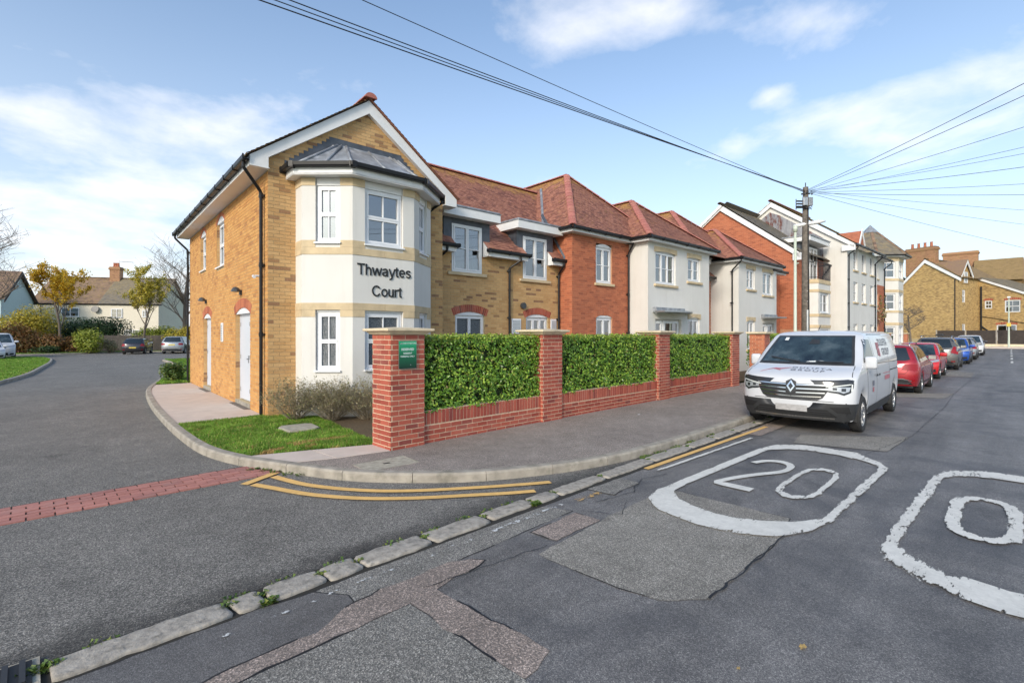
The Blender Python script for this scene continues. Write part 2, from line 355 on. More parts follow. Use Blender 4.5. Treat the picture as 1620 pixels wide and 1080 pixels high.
M['soil'] = plain('soil and leaf litter', (.11, .075, .04), .95, var=.4, scale=30, bump=.8)
M['bark'] = plain('grey brown bark', (.15, .12, .095), .9, var=.35, scale=30, bump=.6)
M['twig'] = plain('pale twig', (.27, .225, .16), .9, var=.3, scale=20)
M['leaf_yellow'] = leaf_mat('yellow autumn leaf', [(0, (.62, .36, .02)), (.6, (.74, .50, .04)), (1, (.45, .38, .05))], trans=.35)
M['leaf_olive'] = leaf_mat('olive yellow leaf', [(0, (.42, .36, .05)), (.6, (.60, .48, .06)), (1, (.28, .30, .05))], trans=.35)
M['leaf_green'] = leaf_mat('dark evergreen leaf', [(0, (.018, .045, .012)), (.6, (.035, .08, .02)), (1, (.07, .12, .03))])
M['leaf_mid'] = leaf_mat('mid green leaf', [(0, (.05, .10, .015)), (.6, (.10, .17, .03)), (1, (.22, .24, .04))])
M['leaf_lime'] = leaf_mat('lime yellow leaf', [(0, (.22, .28, .03)), (.6, (.38, .40, .05)), (1, (.13, .20, .02))])
M['leaf_rust'] = leaf_mat('rusty brown leaf', [(0, (.22, .09, .03)), (.5, (.34, .17, .05)), (1, (.16, .14, .04))])
M['leaf_grey'] = leaf_mat('grey green leaf', [(0, (.17, .18, .08)), (.5, (.28, .26, .12)), (.8, (.35, .28, .15)), (1, (.16, .10, .06))], trans=.2)
M['leaf_magnolia'] = leaf_mat('magnolia leaf', [(0, (.10, .13, .03)), (.45, (.30, .20, .06)), (1, (.45, .38, .24))], rough=.35)
M['timber'] = plain('weathered grey timber', (.16, .13, .105), .9, var=.35, scale=14, bump=.4)
M['cream'] = plain('cream house render', (.72, .66, .54), .9, var=.05, dirt=((.55, .5, .42), 1, .3))
M['paleblue'] = plain('pale blue house render', (.52, .66, .66), .9, var=.05)
M['london'] = brick_mat('old yellow stock brick', [(0, (.40, .265, .10)), (.4, (.52, .35, .14)), (.7, (.38, .24, .09)), (1, (.22, .14, .065))], stain=(.20, .12, .05), stain_amt=.55)
M['brick_old'] = brick_mat('old red stack brick', [(0, (.30, .155, .085)), (.5, (.37, .205, .11)), (1, (.22, .115, .065))], stain=(.30, .22, .08), stain_amt=.6)
M['terracotta'] = plain('terracotta', (.38, .13, .07), .8, var=.2)
# ------------------------------------------------------------------ ground, road, kerbs, paving
def hgt(x): return 0.01*max(0.0, min(40.0, x-30.0))     # the street climbs a little after x = 30
ZR = -0.10
def sheet(name, pts, z, mat, parent=None, slope=False, **k):
    mb = MB(); mb.poly([(x, y, z+(hgt(x) if slope else 0)) for x, y in pts]); return mb.build(name, mat, parent, **k)
sheet('ground', [(-900, -900), (900, -900), (900, 900), (-900, 900)], -0.22, M['grass_far'], kind='structure')
sheet('driveway', [(-40, 3.66), (16, 3.66), (16, 70), (-40, 70)], ZR, M['asph_drive'], kind='structure')
mb = MB()
for a, b in ((-60, 30), (30, 70), (70, 140)):
    mb.quad((a, -4.6, ZR+hgt(a)), (b, -4.6, ZR+hgt(b)), (b, 3.66, ZR+hgt(b)), (a, 3.66, ZR+hgt(a)))
road = mb.build('road', M['asph_road'], kind='structure')
mb = MB()                                              # far side pavement of the street and the one across its end
for a, b in ((-60, 30), (30, 69)):
    mb.quad((a, -8, hgt(a)), (b, -8, hgt(b)), (b, -4.6, hgt(b)), (a, -4.6, hgt(a)))
    mb.quad((a, -4.6, hgt(a)), (b, -4.6, hgt(b)), (b, -4.6, hgt(b)-.12), (a, -4.6, hgt(a)-.12))
mb.quad((69, -12, .42), (73, -12, .42), (73, 30, .42), (69, 30, .42)); mb.quad((69, -12, .3), (69, -12, .42), (69, 30, .42), (69, 30, .3))
mb.build('pavement', M['flag'], kind='structure')

KERB = [(6.41, 40.27), (5.92, 33.37), (4.74, 27.78), (3.26, 21.75), (2.69, 19.38), (2.38, 17.42), (2.07, 14.26), (1.88, 11.31), (1.82, 9.3), (1.86, 8.3), (2.04, 7.45),
        (2.37, 6.60), (2.80, 5.68), (3.33, 5.05), (3.92, 4.55), (4.75, 4.15), (5.5, 3.92), (6.3, 3.80), (7.5, 3.74), (9, 3.72), (30, 3.72), (70, 3.60)]
def smooth(pts, n=4):
    out = []
    P = [Vector((p[0], p[1], 0)) for p in pts]
    for i in range(len(P)-1):
        p0 = P[max(i-1, 0)]; p1 = P[i]; p2 = P[i+1]; p3 = P[min(i+2, len(P)-1)]
        for j in range(n):
            t = j/n; out.append(.5*((2*p1)+(-p0+p2)*t+(2*p0-5*p1+4*p2-p3)*t*t+(-p0+3*p1-3*p2+p3)*t**3))
    out.append(P[-1]); return out
def resample(pts, step, jit=0.0):
    out = [pts[0]]; acc = 0; need = step
    for a, b in zip(pts, pts[1:]):
        L = (b-a).length; d = 0
        while acc+L-d >= need:
            d += need-acc; acc = 0; out.append(a.lerp(b, d/L)); need = step*(1+random.uniform(-jit, jit))
        acc += L-d
    return out
kc = smooth(KERB[:19], 5)+[Vector((x, 3.72-.003*max(0, x-30), 0)) for x in range(10, 71)]
ks = resample(kc, .30)
def left_of(a, b):                                      # inward side of the kerb (towards the pavement): kerb runs from far drive to street end
    t = (b-a).normalized(); return Vector((-t.y, t.x, 0))
def kerb_stone(pts, parent, w=.13, h=.115):
    mb = MB(); prof = [(0, -.06), (0.004, h-.025), (.02, h-.002), (.035, h+.002), (w, h+.002), (w, -.06)]
    rows = []
    for i, p in enumerate(pts):
        nn = left_of(pts[max(i-1, 0)], pts[min(i+1, len(pts)-1)])
        rows.append([(p.x+nn.x*a, p.y+nn.y*a, ZR+hgt(p.x)+b) for a, b in prof])
    n = len(prof)
    for r in rows: mb.v += r
    for i in range(len(rows)-1):
        for j in range(n-1): mb.f.append((i*n+j, (i+1)*n+j, (i+1)*n+j+1, i*n+j+1)); mb.m.append(0)
    mb.f.append(tuple(range(n))); mb.m.append(0); e = (len(rows)-1)*n; mb.f.append(tuple(reversed(range(e, e+n)))); mb.m.append(0)
    return mb.build('kerb_stone', M['kerb'], parent, smooth=False)
kerb = empty('kerb', (0, 0, 0)); kerb['kind'] = 'structure'
i = 0
while i+3 < len(ks):
    seg = ks[i:i+4]
    a = seg[0]+(seg[1]-seg[0]).normalized()*.004; b = seg[-1]-(seg[-1]-seg[-2]).normalized()*.004
    kerb_stone([a]+seg[1:-1]+[b], kerb); i += 3
def inner(p, i, lst, w=.128):
    nn = left_of(lst[max(i-1, 0)], lst[min(i+1, len(lst)-1)]); return (p.x+nn.x*w, p.y+nn.y*w)
ki = [inner(p, j, ks) for j, p in enumerate(ks)]
def cut(pred): return [p for p in ki if pred(p)]
# pavement beside the street
outer = [p for p in ki if p[1] < 6.62]
walk = MB()
o1 = [p for p in outer if p[0] <= 29.9]; 
walk.poly([(x, y, 0.0) for x, y in ([(2.44, 6.66)]+[p for p in o1]+[(30, 3.85), (30, 6.6), (3.76, 6.6), (3.77, 6.36)])])
walk.quad((30, 3.85, 0), (70, 3.72, .4), (70, 6.6, .4), (30, 6.6, 0))
walk.build('pavement', M['asph_walk'], kind='structure')
# pale flags edging the lawn, each a slab
flags = empty('footpath'); flags['kind'] = 'structure'
def slab(pts, z, parent, mat=None, name='paving_slab', th=.05):
    mb = MB(); c = Vector((sum(p[0] for p in pts)/len(pts), sum(p[1] for p in pts)/len(pts), 0))
    q = [tuple((Vector((p[0], p[1], 0))-c)*.997+c)[:2] for p in pts]
    mb.prism(q, z-th, z+.004); return mb.build(name, mat or M['flag'], parent)
slab([(2.15, 7.46), (2.95, 7.19), (3.0, 6.49), (2.50, 6.67), (2.31, 6.98)], .002, flags)
slab([(2.96, 7.19), (3.80, 6.87), (3.78, 6.35), (3.01, 6.485)], .002, flags)
# apron of slabs by the two store doors
edge = [p for p in ki if 11.0 < p[1] < 20.3]
edge.sort(key=lambda p: -p[1])
def wallx(y): return 3.51+(y-10.75)*math.tan(R(3.3))
def xk(y):
    for a, b in zip(edge, edge[1:]):
        if a[1] >= y >= b[1]: t = (a[1]-y)/(a[1]-b[1]); return a[0]+(b[0]-a[0])*t
    return edge[-1][0] if y < edge[-1][1] else edge[0][0]
ys = [20.2, 18.4, 16.6, 14.8, 13.0, 11.05]
for y1, y0 in zip(ys, ys[1:]):
    xm = (xk((y0+y1)/2)+wallx((y0+y1)/2))/2
    n = 5
    e = [(xk(y1+(y0-y1)*k/n), y1+(y0-y1)*k/n) for k in range(n+1)]
    slab(e+[(xm, y0), (xm, y1)], .0, flags); slab([(xm, y1), (xm, y0), (wallx(y0)-.02, y0), (wallx(y1)-.02, y1)], .0, flags)
# soil and lawn in front of the corner
lx = [p for p in ki if 7.42 < p[1] < 11.02]
lawn_pts = lx[::-1]+[]
lawn_poly = [(x, y) for x, y in lx]+[(2.13, 7.47), (2.95, 7.21), (3.80, 6.89), (3.9, 6.89), (4.3, 10.7), (3.5, 10.75), (3.40, 11.02), (2.05, 11.02)]
sheet('lawn', lawn_poly, -.006, M['soil'], kind='structure')
sheet('planting_bed', [(3.9, 6.89), (60, 6.89), (60, 19.9), (4.5, 19.9)], -.012, M['soil'], kind='structure')
def inside(p, poly):
    x, y = p; c = False; n = len(poly)
    for i in range(n):
        x1, y1 = poly[i]; x2, y2 = poly[(i+1) % n]
        if (y1 > y) != (y2 > y) and x < (x2-x1)*(y-y1)/(y2-y1)+x1: c = not c
    return c
def blades(name, poly, dens, hmin, hmax, wid, mat, z=0.0, seed=1, ok=None, dry=None):
    rs = random.Random(seed); xs = [p[0] for p in poly]; ys_ = [p[1] for p in poly]
    n = int((max(xs)-min(xs))*(max(ys_)-min(ys_))*dens); mb = MB()
    for _ in range(n):
        x = rs.uniform(min(xs), max(xs)); y = rs.uniform(min(ys_), max(ys_))
        if not inside((x, y), poly) or (ok and not ok(x, y)): continue
        g = noise.noise((x*2.1, y*2.1, 3))
        if noise.noise((x*5, y*5, 8)) > .38 and rs.random() < .6: continue
        h = rs.uniform(hmin, hmax)*(1+.55*g); a = rs.uniform(0, 6.283); ln = rs.uniform(.2, 1.0)*h
        dx, dy = math.cos(a), math.sin(a); w = wid*rs.uniform(.7, 1.2)
        mb.cur = 1 if dry and dry(x, y, rs) else 0
        px_, py_ = -dy*w, dx*w
        mx, my = x+dx*ln*.35, y+dy*ln*.35
        k = len(mb.v); mb.v += [(x-px_, y-py_, z), (x+px_, y+py_, z), (mx+px_*.7, my+py_*.7, z+h*.65), (mx-px_*.7, my-py_*.7, z+h*.65), (x+dx*ln, y+dy*ln, z+h)]
        mb.f += [(k, k+1, k+2, k+3), (k+3, k+2, k+4)]; mb.m += [mb.cur]*2
    return mb.build(name, [mat, M['straw']], kind='stuff')
def in_stone(x, y): return 3.14 < x < 3.80 and 8.62 < y < 9.38
def dryspot(x, y, rs): 
    v = noise.noise((x*2.3, y*5.5, 0))+.9*math.exp(-((x-3.0)**2/.35+(y-7.62)**2/.07)); return v > .62 and rs.random() < .85 or rs.random() < .04
blades('grass', lawn_poly, 8500, .022, .055, .0042, M['grass'], z=-.006, ok=lambda x, y: not in_stone(x, y) and not (y > 10.2 and x > 3.9), dry=dryspot)
mb = MB(); mb.prism([(3.20, 8.72), (3.62, 8.66), (3.74, 8.75), (3.78, 9.20), (3.68, 9.30), (3.28, 9.34), (3.18, 9.2)], -.01, .035)
bevelled(mb.build('stone_slab', M['cover'], label='flat grey stone slab lying in the lawn', cat='stone slab'), .012)
# far strip of lawn behind the apron, lawn island on the left, lawn along the parking edge
ed2 = [p for p in ki if p[1] > 20.3]
farl = [(x, y) for x, y in ed2]+[(3.2, 20.35), (wallx(20.35), 20.35), (12.0, 20.6), (12, 40.3)]
sheet('lawn', farl, -.004, M['soil'], kind='structure'); 
blades('grass', farl, 1800, .04, .08, .011, M['grass'], seed=3)
isl = [(-.95, 24.5), (-.2, 29.5), (.40, 36.0), (.80, 41.0), (1.02, 46.6), (.80, 49.5), (.1, 51.6), (-1.6, 52.9), (-9, 53), (-9, 24)]
sheet('lawn', isl, .0, M['soil'], kind='structure'); blades('grass', isl, 700, .04, .08, .014, M['grass'], seed=4)
isk = resample(smooth([(-1.06, 24.0), (-.06, 29.4), (.52, 36.0), (.92, 41.0), (1.14, 46.7), (.92, 49.6), (.15, 51.75), (-1.6, 53.05), (-9, 53.1)], 4), .3)
i = 0
while i+3 < len(isk): kerb_stone([Vector(p) for p in isk[i:i+4]], kerb); i += 3
bed = [(-20, 59.8), (0, 59.8), (5, 61), (9, 61), (13, 59.5), (16, 58), (40, 80), (-20, 80)]
sheet('planting_bed', bed, -.02, M['soil'], kind='structure'); blades('grass', [(-12, 59.8), (0, 59.8), (5, 61), (9, 61), (13, 59.5), (16, 58), (16, 60), (7, 63), (-12, 62)], 250, .05, .10, .03, M['grass'], seed=5, z=-.02)
i = 0; bk = resample(smooth([(-12, 59.7), (0, 59.7), (5, 60.9), (9, 60.9), (13, 59.4), (16, 57.9)], 4), .5)
while i+3 < len(bk): kerb_stone([Vector(p) for p in bk[i:i+4]], kerb); i += 3

# row of red block pavers across the drive, each paver by itself
strip = empty('paving_strip', (0, 0, 0)); strip['kind'] = 'structure'
sheet('joint_bed', [(-9, 6.62), (2.34, 6.72), (2.06, 7.33), (-9, 7.24)], ZR+.004, M['joint'], strip)
pm = None
for r in range(6):
    y = 6.655+r*.103; x = -4.6+(.1 if r % 2 else 0)
    while x < 2.32-.045*(r+1)*.9:
        x1 = min(x+.205, 2.33-.045*r)
        if x1-x > .05:
            if pm is None:
                b_ = MB(); b_.box(-.5, .5, -.5, .5, -1, 0); pm = bpy.data.meshes.new('paver'); pm.from_pydata(b_.v, [], b_.f); pm.materials.append(M['paver'])
            o = bpy.data.objects.new('paver', pm); COL.objects.link(o); o.parent = strip
            o.location = ((x+x1)/2, y+.05, ZR+.015+random.uniform(-.003, .003)); o.scale = (x1-x-.010, .091, .04); o.rotation_euler = (random.uniform(-.01, .01), random.uniform(-.01, .01), random.uniform(-.01, .01))
        x += .208
# granite kerb stones let in flush between drive and road
gr = empty('granite_kerb'); gr['kind'] = 'structure'
gx = [(.07, .92), (.94, 1.13), (1.16, 1.54), (1.56, 1.83), (1.85, 2.46), (2.49, 3.14), (3.18, 3.80), (3.83, 4.20), (4.22, 5.10), (5.13, 6.28), (6.30, 7.45), (7.47, 8.4), (8.42, 9.3), (9.32, 10.4), (10.42, 11.3)]
def blob_stone(x0, x1, y0, y1, z, seed, rnd=.03):
    rs = random.Random(seed); pts = []
    def run(ax, ay, bx, by):
        n = max(2, int(math.hypot(bx-ax, by-ay)/.07))
        for j in range(n): t = j/n; pts.append((ax+(bx-ax)*t, ay+(by-ay)*t))
    c = .035; run(x0+c, y0, x1-c, y0); pts.append((x1-c*.3, y0+c*.3)); run(x1, y0+c, x1, y1-c); pts.append((x1-c*.3, y1-c*.3)); run(x1-c, y1, x0+c, y1); pts.append((x0+c*.3, y1-c*.3)); run(x0, y1-c, x0, y0+c); pts.append((x0+c*.3, y0+c*.3))
    pts = [(x+noise.noise((x*9, y*9, seed))*.022, y+noise.noise((x*9+5, y*9, seed))*.022) for x, y in pts]
    mb = MB(); n = len(pts); cx_, cy_ = (x0+x1)/2, (y0+y1)/2
    rings = [(1.0, -.03), (1.0, z-.010), (.965, z), (.80, z+.003)]
    for s_, zz_ in rings:
        for x, y in pts: mb.v.append((cx_+(x-cx_)*(s_ if x1-x0 < .3 else 1-(1-s_)*.35), cy_+(y-cy_)*s_, ZR+zz_+(rs.uniform(-.003, .003) if s_ < 1 else 0)))
    for r_ in range(len(rings)-1):
        for j in range(n): a = r_*n+j; b = r_*n+(j+1) % n; mb.f.append((a, b, b+n, a+n)); mb.m.append(0)
    mb.f.append(tuple(range((len(rings)-1)*n, len(rings)*n))); mb.m.append(0)
    return mb.build('granite_block', M['granite'], gr, smooth=True)
for k, (a, b) in enumerate(gx): blob_stone(a, b, 3.46+(.03 if a > 3.1 else 0), 3.68+(.01 if a > 1 else 0), .022, k)
sheet('joint_soil', [(-3, 3.42), (12, 3.42), (12, 3.72), (-3, 3.72)], ZR+.003, M['joint'], gr)
# moss and weeds in the joints
def weeds(name, spots, mat, seed, size=.02):
    rs = random.Random(seed); mb = MB()
    for (x, y, r_, n) in spots:
        for _ in range(n):
            a = rs.uniform(0, 6.28); d = r_*math.sqrt(rs.random()); px_, py_ = x+math.cos(a)*d, y+math.sin(a)*d*.5; s_ = size*rs.uniform(.5, 1.3); b_ = rs.uniform(0, 6.28)
            z_ = ZR+rs.uniform(.004, .03); k = len(mb.v)
            mb.v += [(px_, py_, z_-.01), (px_+math.cos(b_)*s_, py_+math.sin(b_)*s_, z_+s_*.4), (px_+math.cos(b_+1.2)*s_, py_+math.sin(b_+1.2)*s_, z_+s_*.5)]
            mb.f.append((k, k+1, k+2)); mb.m.append(0)
    return mb.build(name, mat, kind='stuff')
sp = [(b+.012, 3.60, .05, 40) for a, b in gx]+[(x, 3.695, .10, 32) for x in [1.0, 1.3, 1.7, 2.2, 2.6, 3.0, 3.3, 3.6, .3]]+[(.04, 3.62, .08, 200), (1.14, 3.47, .06, 120), (3.8, 3.5, .07, 180)]
sp += [(x, 3.70, .15, 80) for x in (6.4, 6.8, 7.3, 7.8, 8.6)]+[(2.12+k*.09, 7.02-k*.17, .09, 60) for k in range(5)]
weeds('moss', sp, M['leaf_mid'], 11)
# gully grate at the near end of the stones
g = empty('gully_grate', (-.16, 3.60, ZR), label='iron gully grate at the near end of the granite kerb', cat='drain grate')
mb = MB(); mb.box(-.24, .20, -.13, .17, .004, .02); mb.build('frame', M['cover'], g)
mb = MB(); mb.box(-.21, .17, -.10, .14, .022, .03)
mb.build('gully_opening', M['tar'], g)
for k in range(6):
    mb = MB(); mb.box(-.21+k*.066, -.185+k*.066, -.10, .14, .031, .045); mb.build('bar', M['dark_metal'], g)

# patches in the road
patch_z = [ZR+.0015]
def patch(pts, mat, seam=True, name='road_patch', wob=.02, smoothness=0, sw=.006):
    patch_z[0] += .0008; z = patch_z[0]
    P = []
    for i_, p in enumerate(pts):
        q = pts[(i_+1) % len(pts)]; L = math.hypot(q[0]-p[0], q[1]-p[1]); n = max(1, int(L/.09))
        for j in range(n):
            t = j/n; x = p[0]+(q[0]-p[0])*t; y = p[1]+(q[1]-p[1])*t
            P.append((x+noise.noise((x*6, y*6, 1))*wob, y+noise.noise((x*6, y*6, 7))*wob))
    o = sheet(name, P, z, mat, slope=True, kind='structure')
    if seam:
        mb = MB()
        for i_, p in enumerate(P):
            q = P[(i_+1) % len(P)]
            if noise.noise((p[0]*1.7, p[1]*1.7, 9)) < .05: continue
            d = Vector((q[0]-p[0], q[1]-p[1], 0)); 
            if d.length < 1e-5: continue
            w = sw*(.6+.7*abs(noise.noise((p[0]*9, p[1]*9, 2)))); nn = Vector((-d.y, d.x, 0)).normalized()*w
            zz_ = z+.0004+hgt(p[0])
            mb.quad((p[0]-nn.x, p[1]-nn.y, zz_), (q[0]-nn.x, q[1]-nn.y, zz_), (q[0]+nn.x, q[1]+nn.y, zz_), (p[0]+nn.x, p[1]+nn.y, zz_))
        if mb.f: mb.build('tar_seam', M['tar'], o, kind='structure')
    return o
patch([(-2, 3.455), (1.05, 3.45), (1.35, 3.40), (1.60, 3.42), (2.46, 3.45), (3.8, 3.44), (3.95, 3.12), (2.65, 3.08), (1.9, 3.08), (1.4, 3.05), (.9, 2.85), (-2, 2.8)], M['asph_mid'], wob=.01)
patch([(-.5, 3.44), (1.08, 3.44), (1.42, 3.40), (1.56, 3.2), (1.57, 2.99), (1.45, 2.87), (.80, 2.80), (-.5, 2.80)], M['asph_dark'])
patch([(2.96, 2.70), (2.97, 2.04), (3.03, 1.66), (3.28, 1.43), (4.81, 1.41), (5.3, 1.50), (5.3, 2.80), (4.2, 2.78)], M['asph_light'])
patch([(.3, 2.78), (1.80, 2.80), (1.84, 1.7), (1.7, 1.2), (.3, 1.2)], M['asph_mid'])
patch([(.5, 2.92), (.5, 2.78), (1.2, 2.80), (1.8, 2.80), (1.82, 2.30), (1.84, 1.77), (2.11, 1.82), (2.07, 2.4), (2.06, 2.84), (2.58, 2.90), (2.52, 3.02), (2.36, 3.12), (1.58, 3.09), (1.22, 2.94)], M['asph_pink'], sw=.008, wob=.04)
patch([(3.24, 3.04), (3.92, 3.06), (3.94, 2.78), (3.27, 2.76)], M['asph_pink'], sw=.008, wob=.03)
patch([(4.61, 3.44), (5.24, 3.42), (5.26, 3.14), (4.65, 3.10)], M['asph_mid'], wob=.03)
patch([(9.01, 2.5), (9.81, 2.62), (10.95, 1.22), (9.36, 1.30)], M['asph_light'])
patch([(18.8, 2.75), (20.0, 1.15), (18.3, 1.25), (17.5, 2.55)], M['asph_light'])
patch([(28.0, 2.0), (31.5, 2.0), (31.5, 1.1), (28.0, 1.1)], M['asph_mid'])
patch([(9.2, 3.42), (12, 3.4), (12, 3.05), (9.2, 3.08)], M['asph_pink'], sw=.006)
def crack(pts, w=.010, name='crack'):
    mb = MB(); z = patch_z[0]+.0012; P = []
    for a, b in zip(pts, pts[1:]):
        n = max(1, int(math.hypot(b[0]-a[0], b[1]-a[1])/.06))
        for j in range(n):
            t = j/n; x = a[0]+(b[0]-a[0])*t; y = a[1]+(b[1]-a[1])*t; P.append(Vector((x+noise.noise((x*8, y*8, 1))*.035, y+noise.noise((x*8, y*8, 5))*.035, 0)))
    for p, q in zip(P, P[1:]):
        d = (q-p); nn = Vector((-d.y, d.x, 0)).normalized()*w*(.3+.9*abs(noise.noise((p.x*5, p.y*5, 3))))
        mb.quad((p.x-nn.x, p.y-nn.y, z+hgt(p.x)), (q.x-nn.x, q.y-nn.y, z+hgt(q.x)), (q.x+nn.x, q.y+nn.y, z+hgt(q.x)), (p.x+nn.x, p.y+nn.y, z+hgt(p.x)))
    mb.build(name, M['tar'], kind='structure')
crack([(3.28, 1.43), (4.0, 1.40), (4.8, 1.40), (5.3, 1.35)], .014); crack([(8.9, 1.5), (11, 1.2), (16, 1.1), (20, 1.15), (34, .9)], .008); crack([(4.3, 3.1), (4.9, 3.0), (5.4, 3.2), (5.9, 3.05)], .008)
crack([(12.5, 1.0), (12.6, -.8), (12.4, -3)], .008); crack([(2.0, 2.9), (3.2, 2.75)], .008); crack([(4.0, 3.05), (4.2, 2.7), (4.6, 2.9)], .006); crack([(20, -.5), (30, -.6)], .006); crack([(26.5, 1.7), (26.4, -3)], .008)

# painted markings
PZ = ZR+.0142
def paint_band(name, path, w, mat, z=PZ, label=None, closed=False, wear=None, parent=None, kind='structure', taper=None, wedge=None):
    P = [Vector((p[0], p[1], 0)) for p in path]; n = len(P); L = []; Rr = []
    for i_ in range(n):
        a = P[(i_-1) % n] if closed or i_ > 0 else P[i_]; b = P[(i_+1) % n] if closed or i_ < n-1 else P[i_]
        t = (b-a).normalized(); nn = Vector((-t.y, t.x, 0)); ww = (w[i_] if isinstance(w, (list, tuple)) else w)/2
        L.append(P[i_]+nn*ww); Rr.append(P[i_]-nn*ww)
    mb = MB(); wr = []
    K = 4
    for i_ in range(n if closed else n-1):
        j_ = (i_+1) % n
        for k in range(K):
            a0 = L[i_].lerp(Rr[i_], k/K); a1 = L[i_].lerp(Rr[i_], (k+1)/K); b0 = L[j_].lerp(Rr[j_], k/K); b1 = L[j_].lerp(Rr[j_], (k+1)/K)
            mb.quad((a0.x, a0.y, z+hgt(a0.x)), (b0.x, b0.y, z+hgt(b0.x)), (b1.x, b1.y, z+hgt(b1.x)), (a1.x, a1.y, z+hgt(a1.x)))
            e0 = 1.0 if k == 0 else 0.0; e1 = 1.0 if k == K-1 else 0.0
            f = (lambda v: wear(v.x, v.y)) if wear else (lambda v: .35)
            wr += [max(e0, 0)*.6*f(a0)+.4*f(a0), e0*.6*f(b0)+.4*f(b0), e1*.6*f(b1)+.4*f(b1), e1*.6*f(a1)+.4*f(a1)]
    o = mb.build(name, mat, parent, kind=kind)
    at = o.data.attributes.new('wear', 'FLOAT', 'POINT'); at.data.foreach_set('value', wr)
    return o
def rrect(x0, x1, y0, y1, r, n=6, ex=None):
    out = []
    for (cx_, cy_, a0) in ((x1-r, y1-r*.0-r, 0), (x0+r, y1-r, 90), (x0+r, y0+r, 180), (x1-r, y0+r, 270)):
        for k in range(n+1): a = R(a0+90*k/n); out.append((cx_+r*math.cos(a), cy_+r*math.sin(a)))
    return out
def dense(pts, step=.08, closed=True):
    out = []; n = len(pts)
    for i_ in range(n if closed else n-1):
        a = pts[i_]; b = pts[(i_+1) % n]; k = max(1, int(math.hypot(b[0]-a[0], b[1]-a[1])/step))
        out += [(a[0]+(b[0]-a[0])*j/k, a[1]+(b[1]-a[1])*j/k) for j in range(k)]
    if not closed: out.append(pts[-1])
    return out
def roundel(ox, oy, first=True):
    # lozenge: long along the street, bowed ends
    mid = [(5.20, 2.76), (5.70, 2.765), (8.16, 2.68), (8.55, 2.52), (8.75, 2.25), (8.74, 1.68), (8.42, 1.32), (8.15, 1.165), (5.50, 1.22), (5.12, 1.36), (4.86, 1.56), (4.72, 1.80), (4.68, 2.06), (4.76, 2.42), (4.93, 2.64)]
    mid = [(x+ox, y+oy) for x, y in mid]
    P = dense(mid); W = []
    for x, y in P:
        e = max(0, min(1, (5.3+ox-x)/.5)) if x < 5.3+ox else max(0, min(1, (x-8.2-ox)/.5))
        W.append(.13+.27*e if x < 6+ox else .13+.25*e)
    wr = (lambda x, y: 1.0 if y-oy < 1.55 and x-ox > 5.4 else .45) if first else (lambda x, y: .95 if y-oy > 2.3 else .45)
    return P, W, wr
P, W, wr = roundel(0, 0)
paint_band('painted_roundel', P, W, M['paint_white'], closed=True, wear=wr)
P, W, wr = roundel(-.02, -2.06, False)
paint_band('painted_roundel', P, W, M['paint_white'], closed=True, wear=wr)
two = smooth([(7.20, 2.50), (7.42, 2.41), (7.52, 2.26), (7.44, 2.11), (7.22, 2.05), (6.95, 2.09), (6.60, 2.27), (6.25, 2.41), (5.98, 2.485)], 6)
two = [(p.x, p.y) for p in two]+[(5.93, 2.46), (5.925, 2.3), (5.92, 2.07)]
def wid(path, wx, wy):
    out = []
    for i_ in range(len(path)):
        a = path[max(0, i_-1)]; b = path[min(len(path)-1, i_+1)]; dx = abs(b[0]-a[0]); dy = abs(b[1]-a[1]); t = dy/(dx+dy+1e-9); out.append(wx+(wy-wx)*t)
    return out
tw = dense(two, .06, False)
paint_band('painted_digit', tw, wid(tw, .075, .16), M['paint_white'], wear=lambda x, y: .3)
def zero(x0, x1, y0, y1, wr, wa=.085, wb=.15):
    z = [(x0+.0, y0+.16), (x0+.14, y0+.03), (x0+.36, y0), (x1-.36, y0), (x1-.1, y0+.05), (x1, y0+.16), (x1, y1-.16), (x1-.12, y1-.04), (x1-.36, y1), (x0+.36, y1), (x0+.12, y1-.04), (x0, y1-.16)]
    z = dense(z, .06); return paint_band('painted_digit', z, wid(z+z[:1], wa, wb)[:-1], M['paint_white'], closed=True, wear=wr)
zero(5.98, 7.50, 1.51, 1.88, lambda x, y: .95 if abs(y-1.51) < .12 or abs(y-1.88) < .12 else .5)
zero(5.94, 7.38, -.05, .38, lambda x, y: .75, .125, .17)
paint_band('painted_digit', [(13.36-x, -.55-(y-2.27)) for x, y in tw], wid(tw, .075, .16), M['paint_white'], wear=lambda x, y: .3)
yi = [(2.19, 6.50), (2.36, 5.85), (2.71, 5.23), (3.13, 4.79), (3.72, 4.37), (4.23, 4.05), (4.50, 3.90)]
yo = [(1.90, 6.33), (2.03, 6.0), (2.24, 5.48), (2.57, 4.98), (2.99, 4.57), (3.55, 4.17), (3.85, 3.96), (4.12, 3.80)]
ys_ = lambda L: dense([(p.x, p.y) for p in smooth(L, 6)], .08, False)
paint_band('yellow_line', ys_(yi), .10, M['paint_yellow'])
paint_band('yellow_line', ys_(yo), .10, M['paint_yellow'])
paint_band('yellow_line', dense([(1.82, 6.40), (2.27, 6.66)], .08, False), .11, M['paint_yellow'], z=PZ+.001)
paint_band('yellow_line', dense([(5.85, 3.39), (9.3, 3.32), (10.2, 3.3)], .1, False), .08, M['paint_yellow'], wear=lambda x, y: .5+.3*(x > 9))
paint_band('yellow_line', dense([(4.9, 3.60), (9.3, 3.57), (10.2, 3.56)], .1, False), .07, M['paint_yellow_worn'], wear=lambda x, y: .5)
paint_band('yellow_line', dense([(4.2, 3.27), (4.6, 3.24)], .1, False), .07, M['paint_yellow_worn'], wear=lambda x, y: .1)
paint_band('white_line', dense([(5.9, 3.24), (8.9, 3.12)], .1, False), .06, M['paint_white'], wear=lambda x, y: .75)
